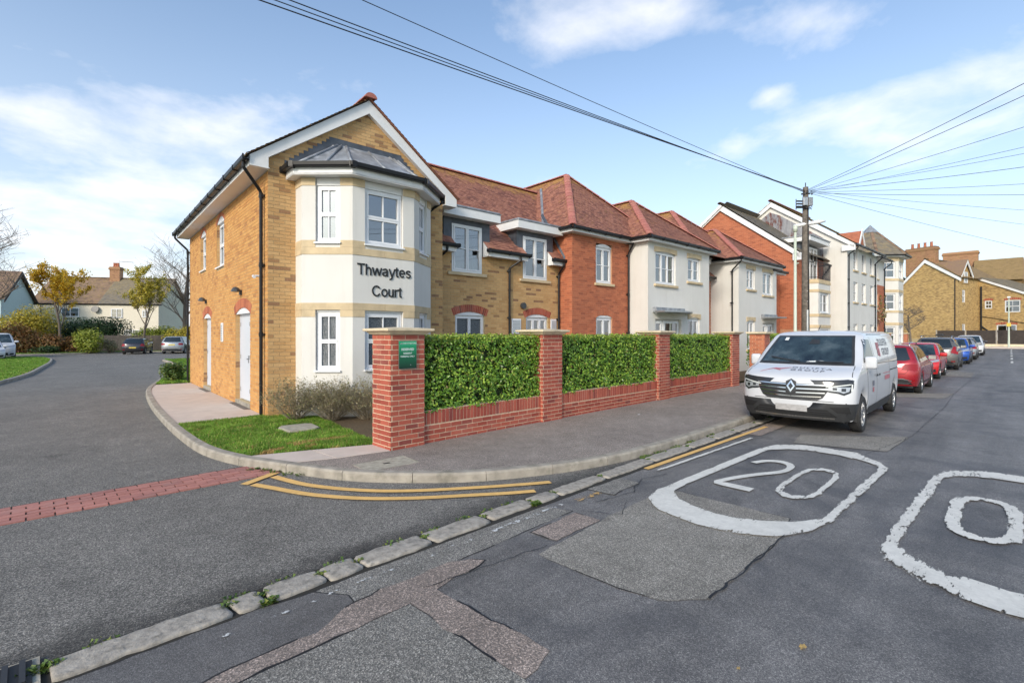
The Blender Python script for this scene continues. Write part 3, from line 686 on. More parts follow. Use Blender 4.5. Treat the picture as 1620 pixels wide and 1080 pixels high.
paint_band('white_line', dense([(.8, 3.28), (4.0, 3.30)], .1, False), .07, M['paint_white_worn'], wear=lambda x, y: .85 if x < 2.6 else .6)
for k in range(6): 
    x = 41+k*4.6; paint_band('centre_line', dense([(x, -.16-.008*k), (x+2.4, -.17-.008*k)], .4, False), .11, M['paint_white'])
paint_band('white_line', dense([(31, 1.4), (31.1, .9)], .3, False), .15, M['paint_white_worn']); paint_band('white_line', dense([(22.3, 1.5), (22.3, 1.1)], .3, False), .12, M['paint_white_worn'])
for k in range(4): paint_band('bay_line', dense([(2.9+k*2.6, 55.5-.4*k), (4.6+k*2.6, 60.5-.5*k)], .5, False), .1, M['paint_white'])
# cover set in the pavement
cv = empty('service_cover', (3.35, 5.75, 0), R(-3), label='oblong concrete service cover set in the pavement before the corner pillar', cat='service cover')
mb = MB(); mb.box(-.35, .35, -.21, .21, -.02, .006); mb.build('cover_plate', M['cover'], cv)
mb = MB()
for a in ((-.365, .365, -.228, -.214), (-.365, .365, .214, .228), (-.365, -.353, -.214, .214), (.353, .365, -.214, .214)): mb.box(a[0], a[1], a[2], a[3], -.02, .009)
mb.build('rim', M['kerb'], cv)
mb = MB(); mb.box(-.045, .045, -.02, .02, .0065, .010); mb.build('lifting_slot', M['tar'], cv)
# dropped leaves, litter
def leaf_litter(x, y, z, s, mat, seed, label):
    rs = random.Random(seed); mb = MB(); pts = []
    for k in range(12):
        a = k*math.pi/6; r_ = s*(1.0 if k % 2 == 0 else .62)*rs.uniform(.8, 1.15); pts.append((x+math.cos(a)*r_*1.2, y+math.sin(a)*r_*.8, z+.004+rs.uniform(0, s*.25)))
    mb.v = [(x, y, z+.006)]+pts
    mb.f = [(0, k+1, (k+1) % 12+1) for k in range(12)]; mb.m = [0]*12
    return mb.build('fallen_leaf', mat, label=label, cat='leaf')
leaf_litter(3.17, .83, ZR, .030, M['straw'], 1, 'dry orange leaf lying on the bare road near the camera')
leaf_litter(2.72, 1.02, ZR, .014, M['straw'], 2, 'tiny pale leaf lying on dark asphalt beside a bigger leaf')
leaf_litter(9.2, 5.5, .0, .04, M['upvc'], 3, 'white scrap of litter on the pavement below the hedge wall')
# ------------------------------------------------------------------ brickwork
_unit = {}
def unit_box(mat, name='brick'):
    if (mat.name, name) not in _unit:
        b = MB(); b.box(-.5, .5, -.5, .5, -.5, .5); me = bpy.data.meshes.new(name); me.from_pydata(b.v, [], b.f); me.materials.append(mat); _unit[(mat.name, name)] = me
    return _unit[(mat.name, name)]
BRICKS = []                                              # (parent, fr, a0, a1, b0, b1, c, mat)
def lay(fr, a0, a1, b0, b1, mat, parent, holes=(), ok=None, off=0.0, bl=.225, course=.075, proud=.006, clipfn=None, j=.010, reveal_ends=False):
    """stretcher bond over the rectangle a0..a1, b0..b1 of a wall, leaving holes out"""
    n = int(round((b1-b0)/course)); j, proud = (.0135, .0035) if mat.name.startswith('red') else (j, proud)
    for r in range(n):
        z0 = b0+r*course; z1 = z0+course-j
        if z1 > b1+.02: break
        x = a0+off-bl-(bl/2 if r % 2 else 0)
        spans = [(a0, a1)]
        for (h0, h1, k0, k1) in holes:
            if k0-.012 < z1 and k1-.02 > z0:
                ns = []
                for s0, s1 in spans:
                    if h1 <= s0 or h0 >= s1: ns.append((s0, s1))
                    else:
                        if h0 > s0+.01: ns.append((s0, h0))
                        if h1 < s1-.01: ns.append((h1, s1))
                spans = ns
        if clipfn:
            c = clipfn((z0+z1)/2)
            spans = [(max(s0, c[0]), min(s1, c[1])) for s0, s1 in spans if min(s1, c[1])-max(s0, c[0]) > .02]
        while x < a1:
            for s0, s1 in spans:
                p0 = max(x, s0); p1 = min(x+bl-j, s1)
                if p1-p0 > .03 and (not ok or ok((p0+p1)/2, (z0+z1)/2)): BRICKS.append((parent, fr, p0, p1, z0, z1, proud, mat))
            x += bl
def soldier(fr, a0, a1, b0, b1, mat, parent, proud=.0035):
    n = int(round((a1-a0)/.075)); w = (a1-a0)/n
    for k in range(n): BRICKS.append((parent, fr, a0+k*w+.006, a0+(k+1)*w-.007, b0, b1, proud, mat))
def set_bricks(groups):
    """the largest in the picture as single parts, the rest of each thing joined"""
    camp = Vector((0, 0, 1.7)); out = {}
    for top, members, limit in groups:
        L = []
        for b in BRICKS:
            if b[0] in members:
                fr = b[1]; lp = Vector(fr((b[2]+b[3])/2, (b[4]+b[5])/2, 0)); wp = member_world(b[0]) @ lp
                d = camp-wp; nn = (member_world(b[0]).to_3x3() @ fr.n); vis = max(.02, nn.dot(d.normalized()))
                L.append(((b[3]-b[2])*(b[5]-b[4])*vis/d.length_squared, b))
        L.sort(key=lambda t: -t[0])
        for s, b in L[:limit]:
            par, fr, p0, p1, z0, z1, pr, mat = b
            o = bpy.data.objects.new('brick', unit_box(mat)); COL.objects.link(o); o.parent = par
            rot = fr.mat().to_3x3().to_4x4()
            jit = random.uniform(-.0015, .0015)
            o.matrix_local = Matrix.Translation(Vector(fr((p0+p1)/2, (z0+z1)/2, pr/2-.006+jit))) @ rot @ Matrix.Diagonal((p1-p0, pr+.012, z1-z0, 1))
        rest = {}
        for s, b in L[limit:]: rest.setdefault((b[0].name, b[7].name), []).append(b)
        for key, bl_ in rest.items():
            mb = MB()
            for par, fr, p0, p1, z0, z1, pr, mat in bl_:
                pr += random.uniform(-.0015, .0015)
                v = [fr(p0, z0, pr), fr(p1, z0, pr), fr(p1, z1, pr), fr(p0, z1, pr), fr(p0, z0, -.005), fr(p1, z0, -.005), fr(p1, z1, -.005), fr(p0, z1, -.005)]
                mb.add(v, [(0, 1, 2, 3), (4, 5, 1, 0), (3, 2, 6, 7), (4, 0, 3, 7), (1, 5, 6, 2)])
            mb.build('brickwork', bl_[0][7], bl_[0][0], kind='stuff')
def member_world(o):
    m = Matrix.Identity(4); chain = []
    while o is not None: chain.append(o); o = o.parent
    for c in reversed(chain): m = m @ Matrix.Translation(c.location) @ c.rotation_euler.to_matrix().to_4x4()
    return m
def wall_face(mb, fr, a0, a1, b0, b1, holes=(), depth=.10, c=0.0):
    """wall skin with openings and their reveals"""
    xs = sorted({a0, a1, *[min(max(h[0], a0), a1) for h in holes], *[min(max(h[1], a0), a1) for h in holes]}); zs = sorted({b0, b1, *[h[2] for h in holes if b0 < h[2] < b1], *[h[3] for h in holes if b0 < h[3] < b1]})
    for x0, x1 in zip(xs, xs[1:]):
        for z0, z1 in zip(zs, zs[1:]):
            if any(h[0] < (x0+x1)/2 < h[1] and h[2] < (z0+z1)/2 < h[3] for h in holes): continue
            mb.quad(fr(x0, z0, c), fr(x1, z0, c), fr(x1, z1, c), fr(x0, z1, c))
    for (h0, h1, k0, k1) in holes:
        d = c-depth
        mb.quad(fr(h0, k0, c), fr(h0, k1, c), fr(h0, k1, d), fr(h0, k0, d)); mb.quad(fr(h1, k1, c), fr(h1, k0, c), fr(h1, k0, d), fr(h1, k1, d))
        mb.quad(fr(h0, k1, c), fr(h1, k1, c), fr(h1, k1, d), fr(h0, k1, d)); mb.quad(fr(h1, k0, c), fr(h0, k0, c), fr(h0, k0, d), fr(h1, k0, d))

# ------------------------------------------------------------------ boundary wall with pillars
bw = empty('boundary_wall', (3.76, 6.34, 0), 0, 'low red brick boundary wall with tall capped pillars along the pavement', 'wall')
def wcl(x, y): return (x-3.76, y-6.34)
PILL = [3.76, 7.09, 11.58, 16.39]
pillars = []
for i_, x in enumerate(PILL):
    p = empty('pillar', (x-3.76, 0, 0)); p.parent = bw; pillars.append(p)
    w, d = .59, .53
    mb = MB(); mb.box(.002, w-.002, .002, d-.002, -.12, 1.70); mb.build('mortar_core', M['mortar_pale'], p)
    lay(Fr((0, 0, 0), (1, 0, 0), (0, -1, 0)), 0, w, -.02, 1.70, M['brick_red'], p, off=.03)
    lay(Fr((0, d, 0), (0, -1, 0), (-1, 0, 0)), 0, d, -.02, 1.70, M['brick_red'], p, off=.14)
    if i_ == 0: pass
    lay(Fr((w, 0, 0), (0, 1, 0), (1, 0, 0)), 0, d, -.02, 1.70, M['brick_red'], p, off=.14)
    mb = MB(); prof = [(.012, 1.70), (.035, 1.705), (.05, 1.725), (.075, 1.745), (.105, 1.752), (.11, 1.758), (.11, 1.79)]
    rings = [[(-e, -e, z), (w+e, -e, z), (w+e, d+e, z), (-e, d+e, z)] for e, z in prof]+[[(w*.5-.1, d*.5-.1, 1.812), (w*.5+.1, d*.5-.1, 1.812), (w*.5+.1, d*.5+.1, 1.812), (w*.5-.1, d*.5+.1, 1.812)]]
    for r_ in rings: mb.v += r_
    for r_ in range(len(rings)-1):
        for k in range(4): a = r_*4+k; b = r_*4+(k+1) % 4; mb.f.append((a, b, b+4, a+4)); mb.m.append(0)
    e = (len(rings)-1)*4; mb.f.append((e, e+1, e+2, e+3)); mb.m.append(0)
    mb.build('coping', M['cap'], p)
panels = []
for i_ in range(3):
    x0 = PILL[i_]+.59; x1 = PILL[i_+1]
    p = empty('wall_panel', (x0-3.76, .055, 0)); p.parent = bw; panels.append(p); L = x1-x0
    mb = MB(); mb.box(0, L, .002, .21, -.12, .505); mb.build('mortar_core', M['mortar_pale'], p)
    fr = Fr((0, 0, 0), (1, 0, 0), (0, -1, 0))
    lay(fr, 0, L, -.02, .28, M['brick_red'], p, off=.05*i_, j=.011); soldier(fr, 0, L, .29, .50, M['brick_red'], p)
# later stretch beyond the gateway, seen between the parked vehicles
def far_wall(x0, n, label, first_tall=True):
    t = empty('boundary_wall', (x0, 6.34, hgt(x0)), 0, label, 'wall'); x = 0
    for i_ in range(n):
        w = .59
        p = MB(); p.box(x, x+w, 0, .53, -.4, 1.70); q = empty('pillar', (0, 0, 0)); q.parent = t; p.build('pillar_core', M['mortar_pale'], q)
        lay(Fr((x, 0, 0), (1, 0, 0), (0, -1, 0)), 0, w, -.02, 1.70, M['brick_red'], q); lay(Fr((x, .53, 0), (0, -1, 0), (-1, 0, 0)), 0, .53, -.02, 1.70, M['brick_orange'], q)  # left faces take the orange brick, sunlight put into their colour
        mb = MB(); mb.box(x-.02, x+w+.02, -.02, .55, 1.70, 1.735); mb.box(x-.10, x+w+.10, -.10, .63, 1.736, 1.80); mb.build('coping', M['cap'], q)
        if i_ < n-1:
            mb = MB(); mb.box(x+w, x+4.49, .055, .26, -.4, .5); pn = mb.build('wall_panel', M['mortar_pale'], t)
            lay(Fr((x+w, .055, 0), (1, 0, 0), (0, -1, 0)), 0, 3.90, -.02, .5, M['brick_red'], pn)
        x += 4.49
    return t
fw1 = far_wall(19.4, 3, 'brick boundary wall with pillars beyond the gateway, behind the parked van')
fw2 = far_wall(33.6, 6, 'far stretch of brick boundary wall with pillars, behind the row of parked cars')
FARW = [fw1, fw2]
# return wall along the entrance path, with a longer capping seen over the van
def leaf_quads(mb, pts_n, size, rs, droop=.3):
    for (p, nrm) in pts_n:
        s_ = size*rs.uniform(.7, 1.25); n_ = (nrm+Vector((rs.uniform(-1, 1), rs.uniform(-1, 1), rs.uniform(-.6, 1)))*.75).normalized()
        t = n_.cross(Vector((rs.uniform(-1, 1), rs.uniform(-1, 1), rs.uniform(-1, 1)))).normalized(); b = n_.cross(t)
        w = s_*.30; k = len(mb.v); f = n_*(-s_*.10)
        mb.v += [tuple(p-t*s_*.5), tuple(p-b*w+f-t*s_*.05), tuple(p+t*s_*.5), tuple(p+b*w+f-t*s_*.05)]
        mb.f += [(k, k+1, k+2, k+3)]; mb.m.append(mb.cur)
def hedge(x0, x1, y0, y1, z0, z1, label, dens=1500, size=.058, mats=('laurel', 'laurel_top', 'laurel_deep'), seed=1, name='hedge', cat='hedge', group=None, sl=0.0):
    rs = random.Random(seed); t = empty(name, ((x0+x1)/2, (y0+y1)/2, 0), 0, label, cat, group)
    ox, oy = (x0+x1)/2, (y0+y1)/2
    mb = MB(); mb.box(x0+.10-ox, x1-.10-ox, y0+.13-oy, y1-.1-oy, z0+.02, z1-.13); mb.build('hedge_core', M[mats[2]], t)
    body, top = MB(), MB()
    def emit(n, face):
        for _ in range(n):
            d = rs.random()**1.5*.15-.01
            if face == 'f': p = Vector((rs.uniform(x0, x1), y0+d, rs.uniform(z0-.03, z1))); nn = Vector((0, -1, .35))
            elif face == 'b': p = Vector((rs.uniform(x0, x1), y1-d, rs.uniform(z0, z1))); nn = Vector((0, 1, .35))
            elif face == 'l': p = Vector((x0+d, rs.uniform(y0, y1), rs.uniform(z0-.03, z1))); nn = Vector((-1, 0, .35))
            elif face == 'r': p = Vector((x1-d, rs.uniform(y0, y1), rs.uniform(z0, z1))); nn = Vector((1, 0, .35))
            else: p = Vector((rs.uniform(x0, x1), rs.uniform(y0, y1), z1-d*.8)); nn = Vector((0, 0, 1))
            g = noise.noise((p.x*3+seed, p.z*3, p.y*3))*.05+noise.noise((p.x*9+seed, p.z*9, p.y*9))*.02
            if face == 'f' and noise.noise((p.x*5+seed, p.z*5, 4)) > .42 and d < .09: continue
            p = p-nn.normalized()*(-g+.01)
            if face == 'f' and p.z < z0+.12: p.y -= .02
            q = Vector((p.x-ox, p.y-oy, p.z))
            (leaf_quads(top if (face == 't' and d < .07) or (p.z > z1-.05 and rs.random() < .6) else body, [(q, nn.normalized())], size, rs))
    A = (x1-x0)*(z1-z0); emit(int(A*dens), 'f'); emit(int(A*dens*.25), 'b'); emit(int((x1-x0)*(y1-y0)*dens*.8), 't')
    emit(int((y1-y0)*(z1-z0)*dens*.7), 'l'); emit(int((y1-y0)*(z1-z0)*dens*.5), 'r')
    for _ in range(int((x1-x0)*26)):                                       # shoots standing up out of the clipped top
        p = Vector((rs.uniform(x0, x1)-ox, rs.uniform(y0, y1)-oy, z1)); p.z += rs.uniform(0, .06)*(.5+abs(noise.noise((p.x*2, 1, 1)))*1.5); leaf_quads(top, [(p, Vector((rs.uniform(-1, 1), rs.uniform(-1, 1), 0)).normalized())], size*.9, rs)
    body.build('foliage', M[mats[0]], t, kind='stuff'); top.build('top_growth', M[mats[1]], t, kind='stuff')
    return t
hg = 'clipped laurel hedges standing behind the low brick wall'
hedge(4.37, 7.07, 6.405, 7.15, .50, 1.68, 'clipped hedge between the pillar with the green sign and the second pillar', 2100, seed=1, group=hg)
hedge(7.70, 11.56, 6.405, 7.15, .50, 1.68, 'clipped hedge between the second and third brick pillars', 1900, seed=2, group=hg)
hedge(12.19, 16.37, 6.405, 7.15, .50, 1.68, 'clipped hedge between the third pillar and the gateway pillar', 1500, seed=3, group=hg)
hedge(17.2, 18.3, 6.9, 8.6, .0, 1.66, 'untrimmed end of hedge set back beside the gateway, left of the van', 1300, seed=4, size=.07, group=hg)
hedge(20.0, 23.8, 6.5, 7.2, .50, 1.70, 'hedge behind the van roof, beyond the gateway', 500, seed=5, size=.09, group=hg)
for k in range(4):
    xa = 33.6+.6+4.49*k
    hedge(xa, xa+3.88, 6.5, 7.2, .5+hgt(xa), 1.72+hgt(xa), ('far clipped hedge right behind the red estate car roof', 'far clipped hedge between the third and fourth far pillars', 'far clipped hedge behind the grey car with roof bars', 'farthest clipped hedge beside the brick house')[k], 420, size=.10, seed=7+k, group=hg)
# green parking sign on the first pillar
sg = empty('parking_sign', (4.03, 6.322, 1.45), 0, 'green reserved parking sign fixed to the nearest brick pillar', 'sign')
tg = NT('green sign'); cz_ = tg.n('ShaderNodeSeparateXYZ'); tg.l(tg.geo.outputs['Position'], cz_.inputs[0])
tg.col(tg.ramp(tg.m('DIVIDE', tg.m('SUBTRACT', cz_.outputs[2], 1.19), .40), [(0, (.002, .028, .016)), (.5, (.006, .13, .06)), (1, (.012, .36, .16))])); tg.rough(.3); M['sign_green'] = tg.mat
mb = MB(); mb.box(-.152, .158, -.010, -.004, -.262, .156); mb.build('backing_board', M['steel'], sg)
mb = MB(); mb.box(-.148, .154, -.014, -.0105, -.258, .152); mb.build('sign_face', M['sign_green'], sg)
tl_ = NT('pale green band'); tl_.col((.10, .48, .30)); M['band_green'] = tl_.mat
mb = MB(); mb.box(-.146, .152, -.0155, -.0145, .088, .092); mb.build('band', M['band_green'], sg)
M['letter_white'] = plain('white lettering', (.75, .85, .80), .5)
def flat_text(body, parent, x, z, size, mat, y=-.016, bold=.0, centre=True, name='lettering', spacing=1.0):
    vs, fs, x0, x1, y0, y1 = text_shape(body, bold, spacing); mb = MB()
    s_ = size/.7; off = (x0+x1)/2 if centre else x0
    mb.add([((v[0]-off)*s_+x, y, v[1]*s_+z) for v in vs], fs); return mb.build(name, mat, parent)
flat_text('McCARTHY&STONE', sg, .015, .108, .022, M['letter_white'], bold=.01)
mb = MB()
for dx in (0, .012): mb.add([(-.128+dx, -.016, .106), (-.118+dx, -.016, .106), (-.112+dx, -.016, .128), (-.122+dx, -.016, .128)], [(0, 1, 2, 3)])
mb.build('logo', M['letter_white'], sg)
flat_text('RESERVED', sg, .0, .012, .034, M['letter_white'], bold=.02)
flat_text('RESIDENT', sg, .0, -.042, .024, M['letter_white'], bold=.015)
flat_text('PARKING ONLY', sg, .0, -.088, .024, M['letter_white'], bold=.015)
mb = MB(); mb.prism([(.05+.008*math.cos(a), .008*math.sin(a)) for a in [k*math.pi/4 for k in range(8)]], 0, .002, T=lambda x, y, z: (x, -.0142-z, y-.205)); mb.build('screw', M['steel'], sg)
# ------------------------------------------------------------------ the apartment building (own frame: x along the front, y into the plot)
O = (3.51, 10.75, 0.0); BR = R(-3.3)
bld = empty('apartment_building', O, BR, 'yellow and red brick two storey apartment building with white bays and tiled roofs', 'apartment building')
FN = (0, -1, 0)
def front(y, x0=0.0): return Fr((x0, y, 0), (1, 0, 0), FN)
def leftf(x, y0=0.0): return Fr((x, y0, 0), (0, -1, 0), (-1, 0, 0))          # a grows towards the street
def rightf(x, y0=0.0): return Fr((x, y0, 0), (0, 1, 0), (1, 0, 0))
def bar(mb, fr, a0, a1, b0, b1, c0, c1): fr.box(mb, a0, a1, b0, b1, c0, c1)
def window(par, fr, a0, b0, w, h, style='cas2', rec=.085, sill='stone', glass='glass', label=None, arch=0.0, dress='curtain', sill_over=.09, seed=0, name='window', wall_c=0.0):
    """frame (the window itself) with panes, sill, blind and dark room behind, set back in its opening"""
    rs = random.Random(seed*7+int(a0*100)); mb = MB(); c1 = wall_c-rec+.045; c0 = wall_c-rec-.02; fw = .055; top = b0+h-arch
    for (x0, x1, z0, z1) in ((a0, a0+fw, b0, b0+h-arch), (a0+w-fw, a0+w, b0, b0+h-arch), (a0+fw, a0+w-fw, b0, b0+fw), (a0+fw, a0+w-fw, top-fw, top)): bar(mb, fr, x0, x1, z0, z1, c0, c1)
    panes = []
    def leaf(x0, x1, z0, z1, mid=None, tb=.042, arched=False):
        e = .012
        for (p0, p1, q0, q1) in ((x0, x0+tb, z0, z1), (x1-tb, x1, z0, z1), (x0+tb, x1-tb, z0, z0+tb), (x0+tb, x1-tb, z1-tb, z1)): bar(mb, fr, p0, p1, q0, q1, c0+.01, c1+e)
        if mid: bar(mb, fr, x0+tb, x1-tb, mid-.012, mid+.012, c0+.02, c1)
        panes.append((x0+tb, x1-tb, z0+tb, z1-tb))
    x0, x1, z0, z1 = a0+fw, a0+w-fw, b0+fw, top-fw
    if style in ('cas2', 'cas2b', 'cas3'):
        n = 3 if style == 'cas3' else 2; wl = (x1-x0)/n
        for k in range(n): leaf(x0+k*wl+.003, x0+(k+1)*wl-.003, z0, z1, mid=(z0+z1)/2 if style != 'cas2b' else None)
    elif style == 'cas1': leaf(x0, x1, z0, z1, mid=(z0+z1)/2)
    elif style in ('sash', 'sash1'):
        zm = z0+(z1-z0)*.5; leaf(x0, x1, zm, z1); leaf(x0, x1, z0, zm-.006)
        if style == 'sash' or True: bar(mb, fr, (x0+x1)/2-.011, (x0+x1)/2+.011, z0+.03, z1-.03, c0+.02, c1+.004)
    elif style == 'cross':
        xm = (x0+x1)/2; zm = z0+(z1-z0)*.62; leaf(x0, x1, zm, z1, tb=.03); leaf(x0, x1, z0, zm-.004, tb=.03)
    win = mb.build(name, M['upvc'], par, label=label)
    pm_ = MB()
    for k, (p0, p1, q0, q1) in enumerate(panes):
        pm_ = MB(); c = (c0+c1)/2; bar(pm_, fr, p0, p1, q0, q1, c-.004, c+.004); pm_.build('pane', M[glass], win)
    if glass != 'glass_frost':
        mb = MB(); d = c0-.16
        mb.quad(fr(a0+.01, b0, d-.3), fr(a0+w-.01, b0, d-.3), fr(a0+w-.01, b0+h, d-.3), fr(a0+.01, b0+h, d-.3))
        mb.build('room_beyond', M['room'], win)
        if dress == 'curtain' and rs.random() < .8:
            mb = MB()
            for s0, s1 in ((a0+.04, a0+w*.24), (a0+w*.76, a0+w-.04)):
                n = 7
                for k in range(n):
                    u0 = s0+(s1-s0)*k/n; u1 = s0+(s1-s0)*(k+1)/n; e0 = .015 if k % 2 else -.015; e1 = -e0
                    mb.quad(fr(u0, b0+.03, d+.06+e0), fr(u1, b0+.03, d+.06+e1), fr(u1, b0+h-.03, d+.06+e1), fr(u0, b0+h-.03, d+.06+e0))
            mb.build('curtain', M['curtain'], win)
        if dress in ('blind', 'curtain') and rs.random() < .75:
            mb = MB(); hb = h*rs.choice((.12, .18, .35)); mb.quad(fr(a0+.03, b0+h-hb, d+.1), fr(a0+w-.03, b0+h-hb, d+.1), fr(a0+w-.03, b0+h, d+.1), fr(a0+.03, b0+h, d+.1)); mb.build('blind', M['blind'], win)
        if dress == 'net':
            mb = MB(); mb.quad(fr(a0+.03, b0+.03, d+.08), fr(a0+w-.03, b0+.03, d+.08), fr(a0+w-.03, b0+h*.97, d+.08), fr(a0+.03, b0+h*.97, d+.08)); mb.build('blind', M['curtain'], win)
    if arch:                                              # segmental white head panel
        mb = MB(); n = 8; pts = [(a0, top)]+[(a0+w*k/n, top+arch*(1-((2*k/n)-1)**2)) for k in range(n+1)]+[(a0+w, top)]
        c = wall_c-.012; mb.poly([fr(p[0], p[1], c) for p in pts[1:-1]]+[fr(a0+w, top, c), fr(a0, top, c)])
        for k in range(n):
            p, q = pts[k+1], pts[k+2]
            mb.quad(fr(p[0], p[1], c), fr(q[0], q[1], c), fr(q[0], q[1], c-.08), fr(p[0], p[1], c-.08))
        mb.quad(fr(a0, top, c), fr(a0+w, top, c), fr(a0+w, top, c-.09), fr(a0, top, c-.09))
        mb.build('arch_panel', M['upvc'], win)
    if sill == 'stone':
        mb = MB(); fr.box(mb, a0-sill_over, a0+w+sill_over, b0-.105, b0-.012, wall_c-.05, wall_c+.075); bevelled(mb.build('sill', M['stone'], win), .008, 1)
    if sill in ('stone', 'upvc'):
        mb = MB(); fr.box(mb, a0-(.03 if sill == 'upvc' else 0), a0+w+(.03 if sill == 'upvc' else 0), b0-.03 if sill == 'upvc' else b0-.011, b0+.004, wall_c-rec, wall_c+(.05 if sill == 'upvc' else -.01)); mb.build('sill', M['upvc'], win)
    return win
def voussoirs(par, fr, a0, w, zs, rise, mat, n, th=.215, proud=.009, over=.06, mortar=None):
    """segmental arch of bricks on edge"""
    mb = MB(); c = w/2; r = (c*c+rise*rise)/(2*rise); cz_ = zs+rise-r; half = math.asin(min(1, c/r))*(1+over/c)
    for k in range(n):
        t0 = -half+2*half*(k+.07)/n; t1 = -half+2*half*(k+.93)/n
        P = [(a0+c+rr*math.sin(t), cz_+rr*math.cos(t)) for rr, t in ((r, t0), (r, t1), (r+th, t1), (r+th, t0))]
        v = [fr(p[0], p[1], proud+random.uniform(-.001, .001)) for p in P]+[fr(p[0], p[1], -.03) for p in P]
        mb.add(v, [(0, 1, 2, 3), (4, 5, 1, 0), (5, 6, 2, 1), (6, 7, 3, 2), (7, 4, 0, 3)])
    o = mb.build('brick_arch', mat, par)
    mb = MB(); N = 12; lo = [(a0+c+(r)*math.sin(-half+2*half*k/N), cz_+(r)*math.cos(-half+2*half*k/N)) for k in range(N+1)]; hi = [(a0+c+(r+th)*math.sin(-half+2*half*k/N), cz_+(r+th)*math.cos(-half+2*half*k/N)) for k in range(N+1)]
    for k in range(N):
        mb.quad(fr(*lo[k], .0065), fr(*lo[k+1], .0065), fr(*hi[k+1], .0065), fr(*hi[k], .0065)); mb.quad(fr(*lo[k+1], .0065), fr(*lo[k], .0065), fr(*lo[k], -.08), fr(*lo[k+1], -.08))
    mb.build('arch_mortar', mortar or M['mortar_buff'], o); return o
def gutter(par, pts, brackets=True, r=.055, name='gutter'):
    """black half-square gutter along pts with joints and brackets"""
    mb = MB(); P = [Vector(p) for p in pts]
    prof = [(-.055, .045), (-.055, .05), (-.05, .05), (-.045, -.03), (.035, -.03), (.05, .05), (.06, .05), (.055, -.02), (.04, -.045), (-.045, -.045)]
    for a, b in zip(P, P[1:]):
        t = (b-a).normalized(); nn = Vector((t.y, -t.x, 0)); k = len(mb.v)
        for p in (a-t*.02, b+t*.02):
            for q in prof: mb.v.append(tuple(p+nn*q[0]+Vector((0, 0, q[1]))))
        m = len(prof)
        for j in range(m): mb.f.append((k+j, k+(j+1) % m, k+m+(j+1) % m, k+m+j)); mb.m.append(0)
        mb.f.append(tuple(range(k, k+m))); mb.f.append(tuple(reversed(range(k+m, k+2*m)))); mb.m += [0, 0]
        if brackets:
            L = (b-a).length; n = max(1, int(L/.85))
            for j in range(n+1):
                p = a+t*(min(max(L*j/n, .03), L-.03)); w_ = .012 if j % 3 else .045
                for q0, q1 in ((.052, .068),):
                    c_ = [p+nn*q0-t*w_+Vector((0, 0, -.055)), p+nn*q1-t*w_+Vector((0, 0, -.055)), p+nn*q1+t*w_+Vector((0, 0, -.055)), p+nn*q0+t*w_+Vector((0, 0, -.055))]
                    mb.add([tuple(v) for v in c_]+[tuple(v+Vector((0, 0, .115))) for v in c_], [(3, 2, 1, 0), (4, 5, 6, 7), (0, 1, 5, 4), (1, 2, 6, 5), (2, 3, 7, 6), (3, 0, 4, 7)])
                c_ = [p-nn*.05-t*w_+Vector((0, 0, -.062)), p+nn*.06-t*w_+Vector((0, 0, -.062)), p+nn*.06+t*w_+Vector((0, 0, -.062)), p-nn*.05+t*w_+Vector((0, 0, -.062))]
                mb.add([tuple(v) for v in c_]+[tuple(v+Vector((0, 0, .014))) for v in c_], [(3, 2, 1, 0), (4, 5, 6, 7), (0, 1, 5, 4), (1, 2, 6, 5), (2, 3, 7, 6), (3, 0, 4, 7)])
    return mb.build(name, M['black_plastic'], par)
def downpipe(par, top, wallpt, z0, name='downpipe', r=.034):
    mb = MB(); t = Vector(top); w = Vector(wallpt); k = (w-t); k.z = 0
    pts = [t, t+Vector((0, 0, -.09)), t+Vector((0, 0, -.13))+k*.06, w+Vector((0, 0, .05))-k*.06, w, w-Vector((0, 0, .06))]
    mb.tube(pts[:1]+pts[1:], r, 10); mb.tube([pts[-1], (w.x, w.y, z0)], r, 10)
    z = w.z-.05
    while z > z0+.3:
        mb.tube([(w.x, w.y, z-.05), (w.x, w.y, z+.05)], r+.009, 10)
        d = k.normalized() if k.length > 1e-6 else Vector((0, 1, 0)); q = Vector((w.x, w.y, z)); s_ = d.cross(Vector((0, 0, 1)))
        mb.add([tuple(q+s_*a+d*b+Vector((0, 0, c))) for c in (-.02, .02) for b in (0, .07) for a in (-.075, .075)], [(0, 2, 3, 1), (4, 5, 7, 6), (0, 1, 5, 4), (2, 6, 7, 3), (0, 4, 6, 2), (1, 3, 7, 5)])
        z -= 1.45
    return mb.build(name, M['black_plastic'], par, smooth=False)
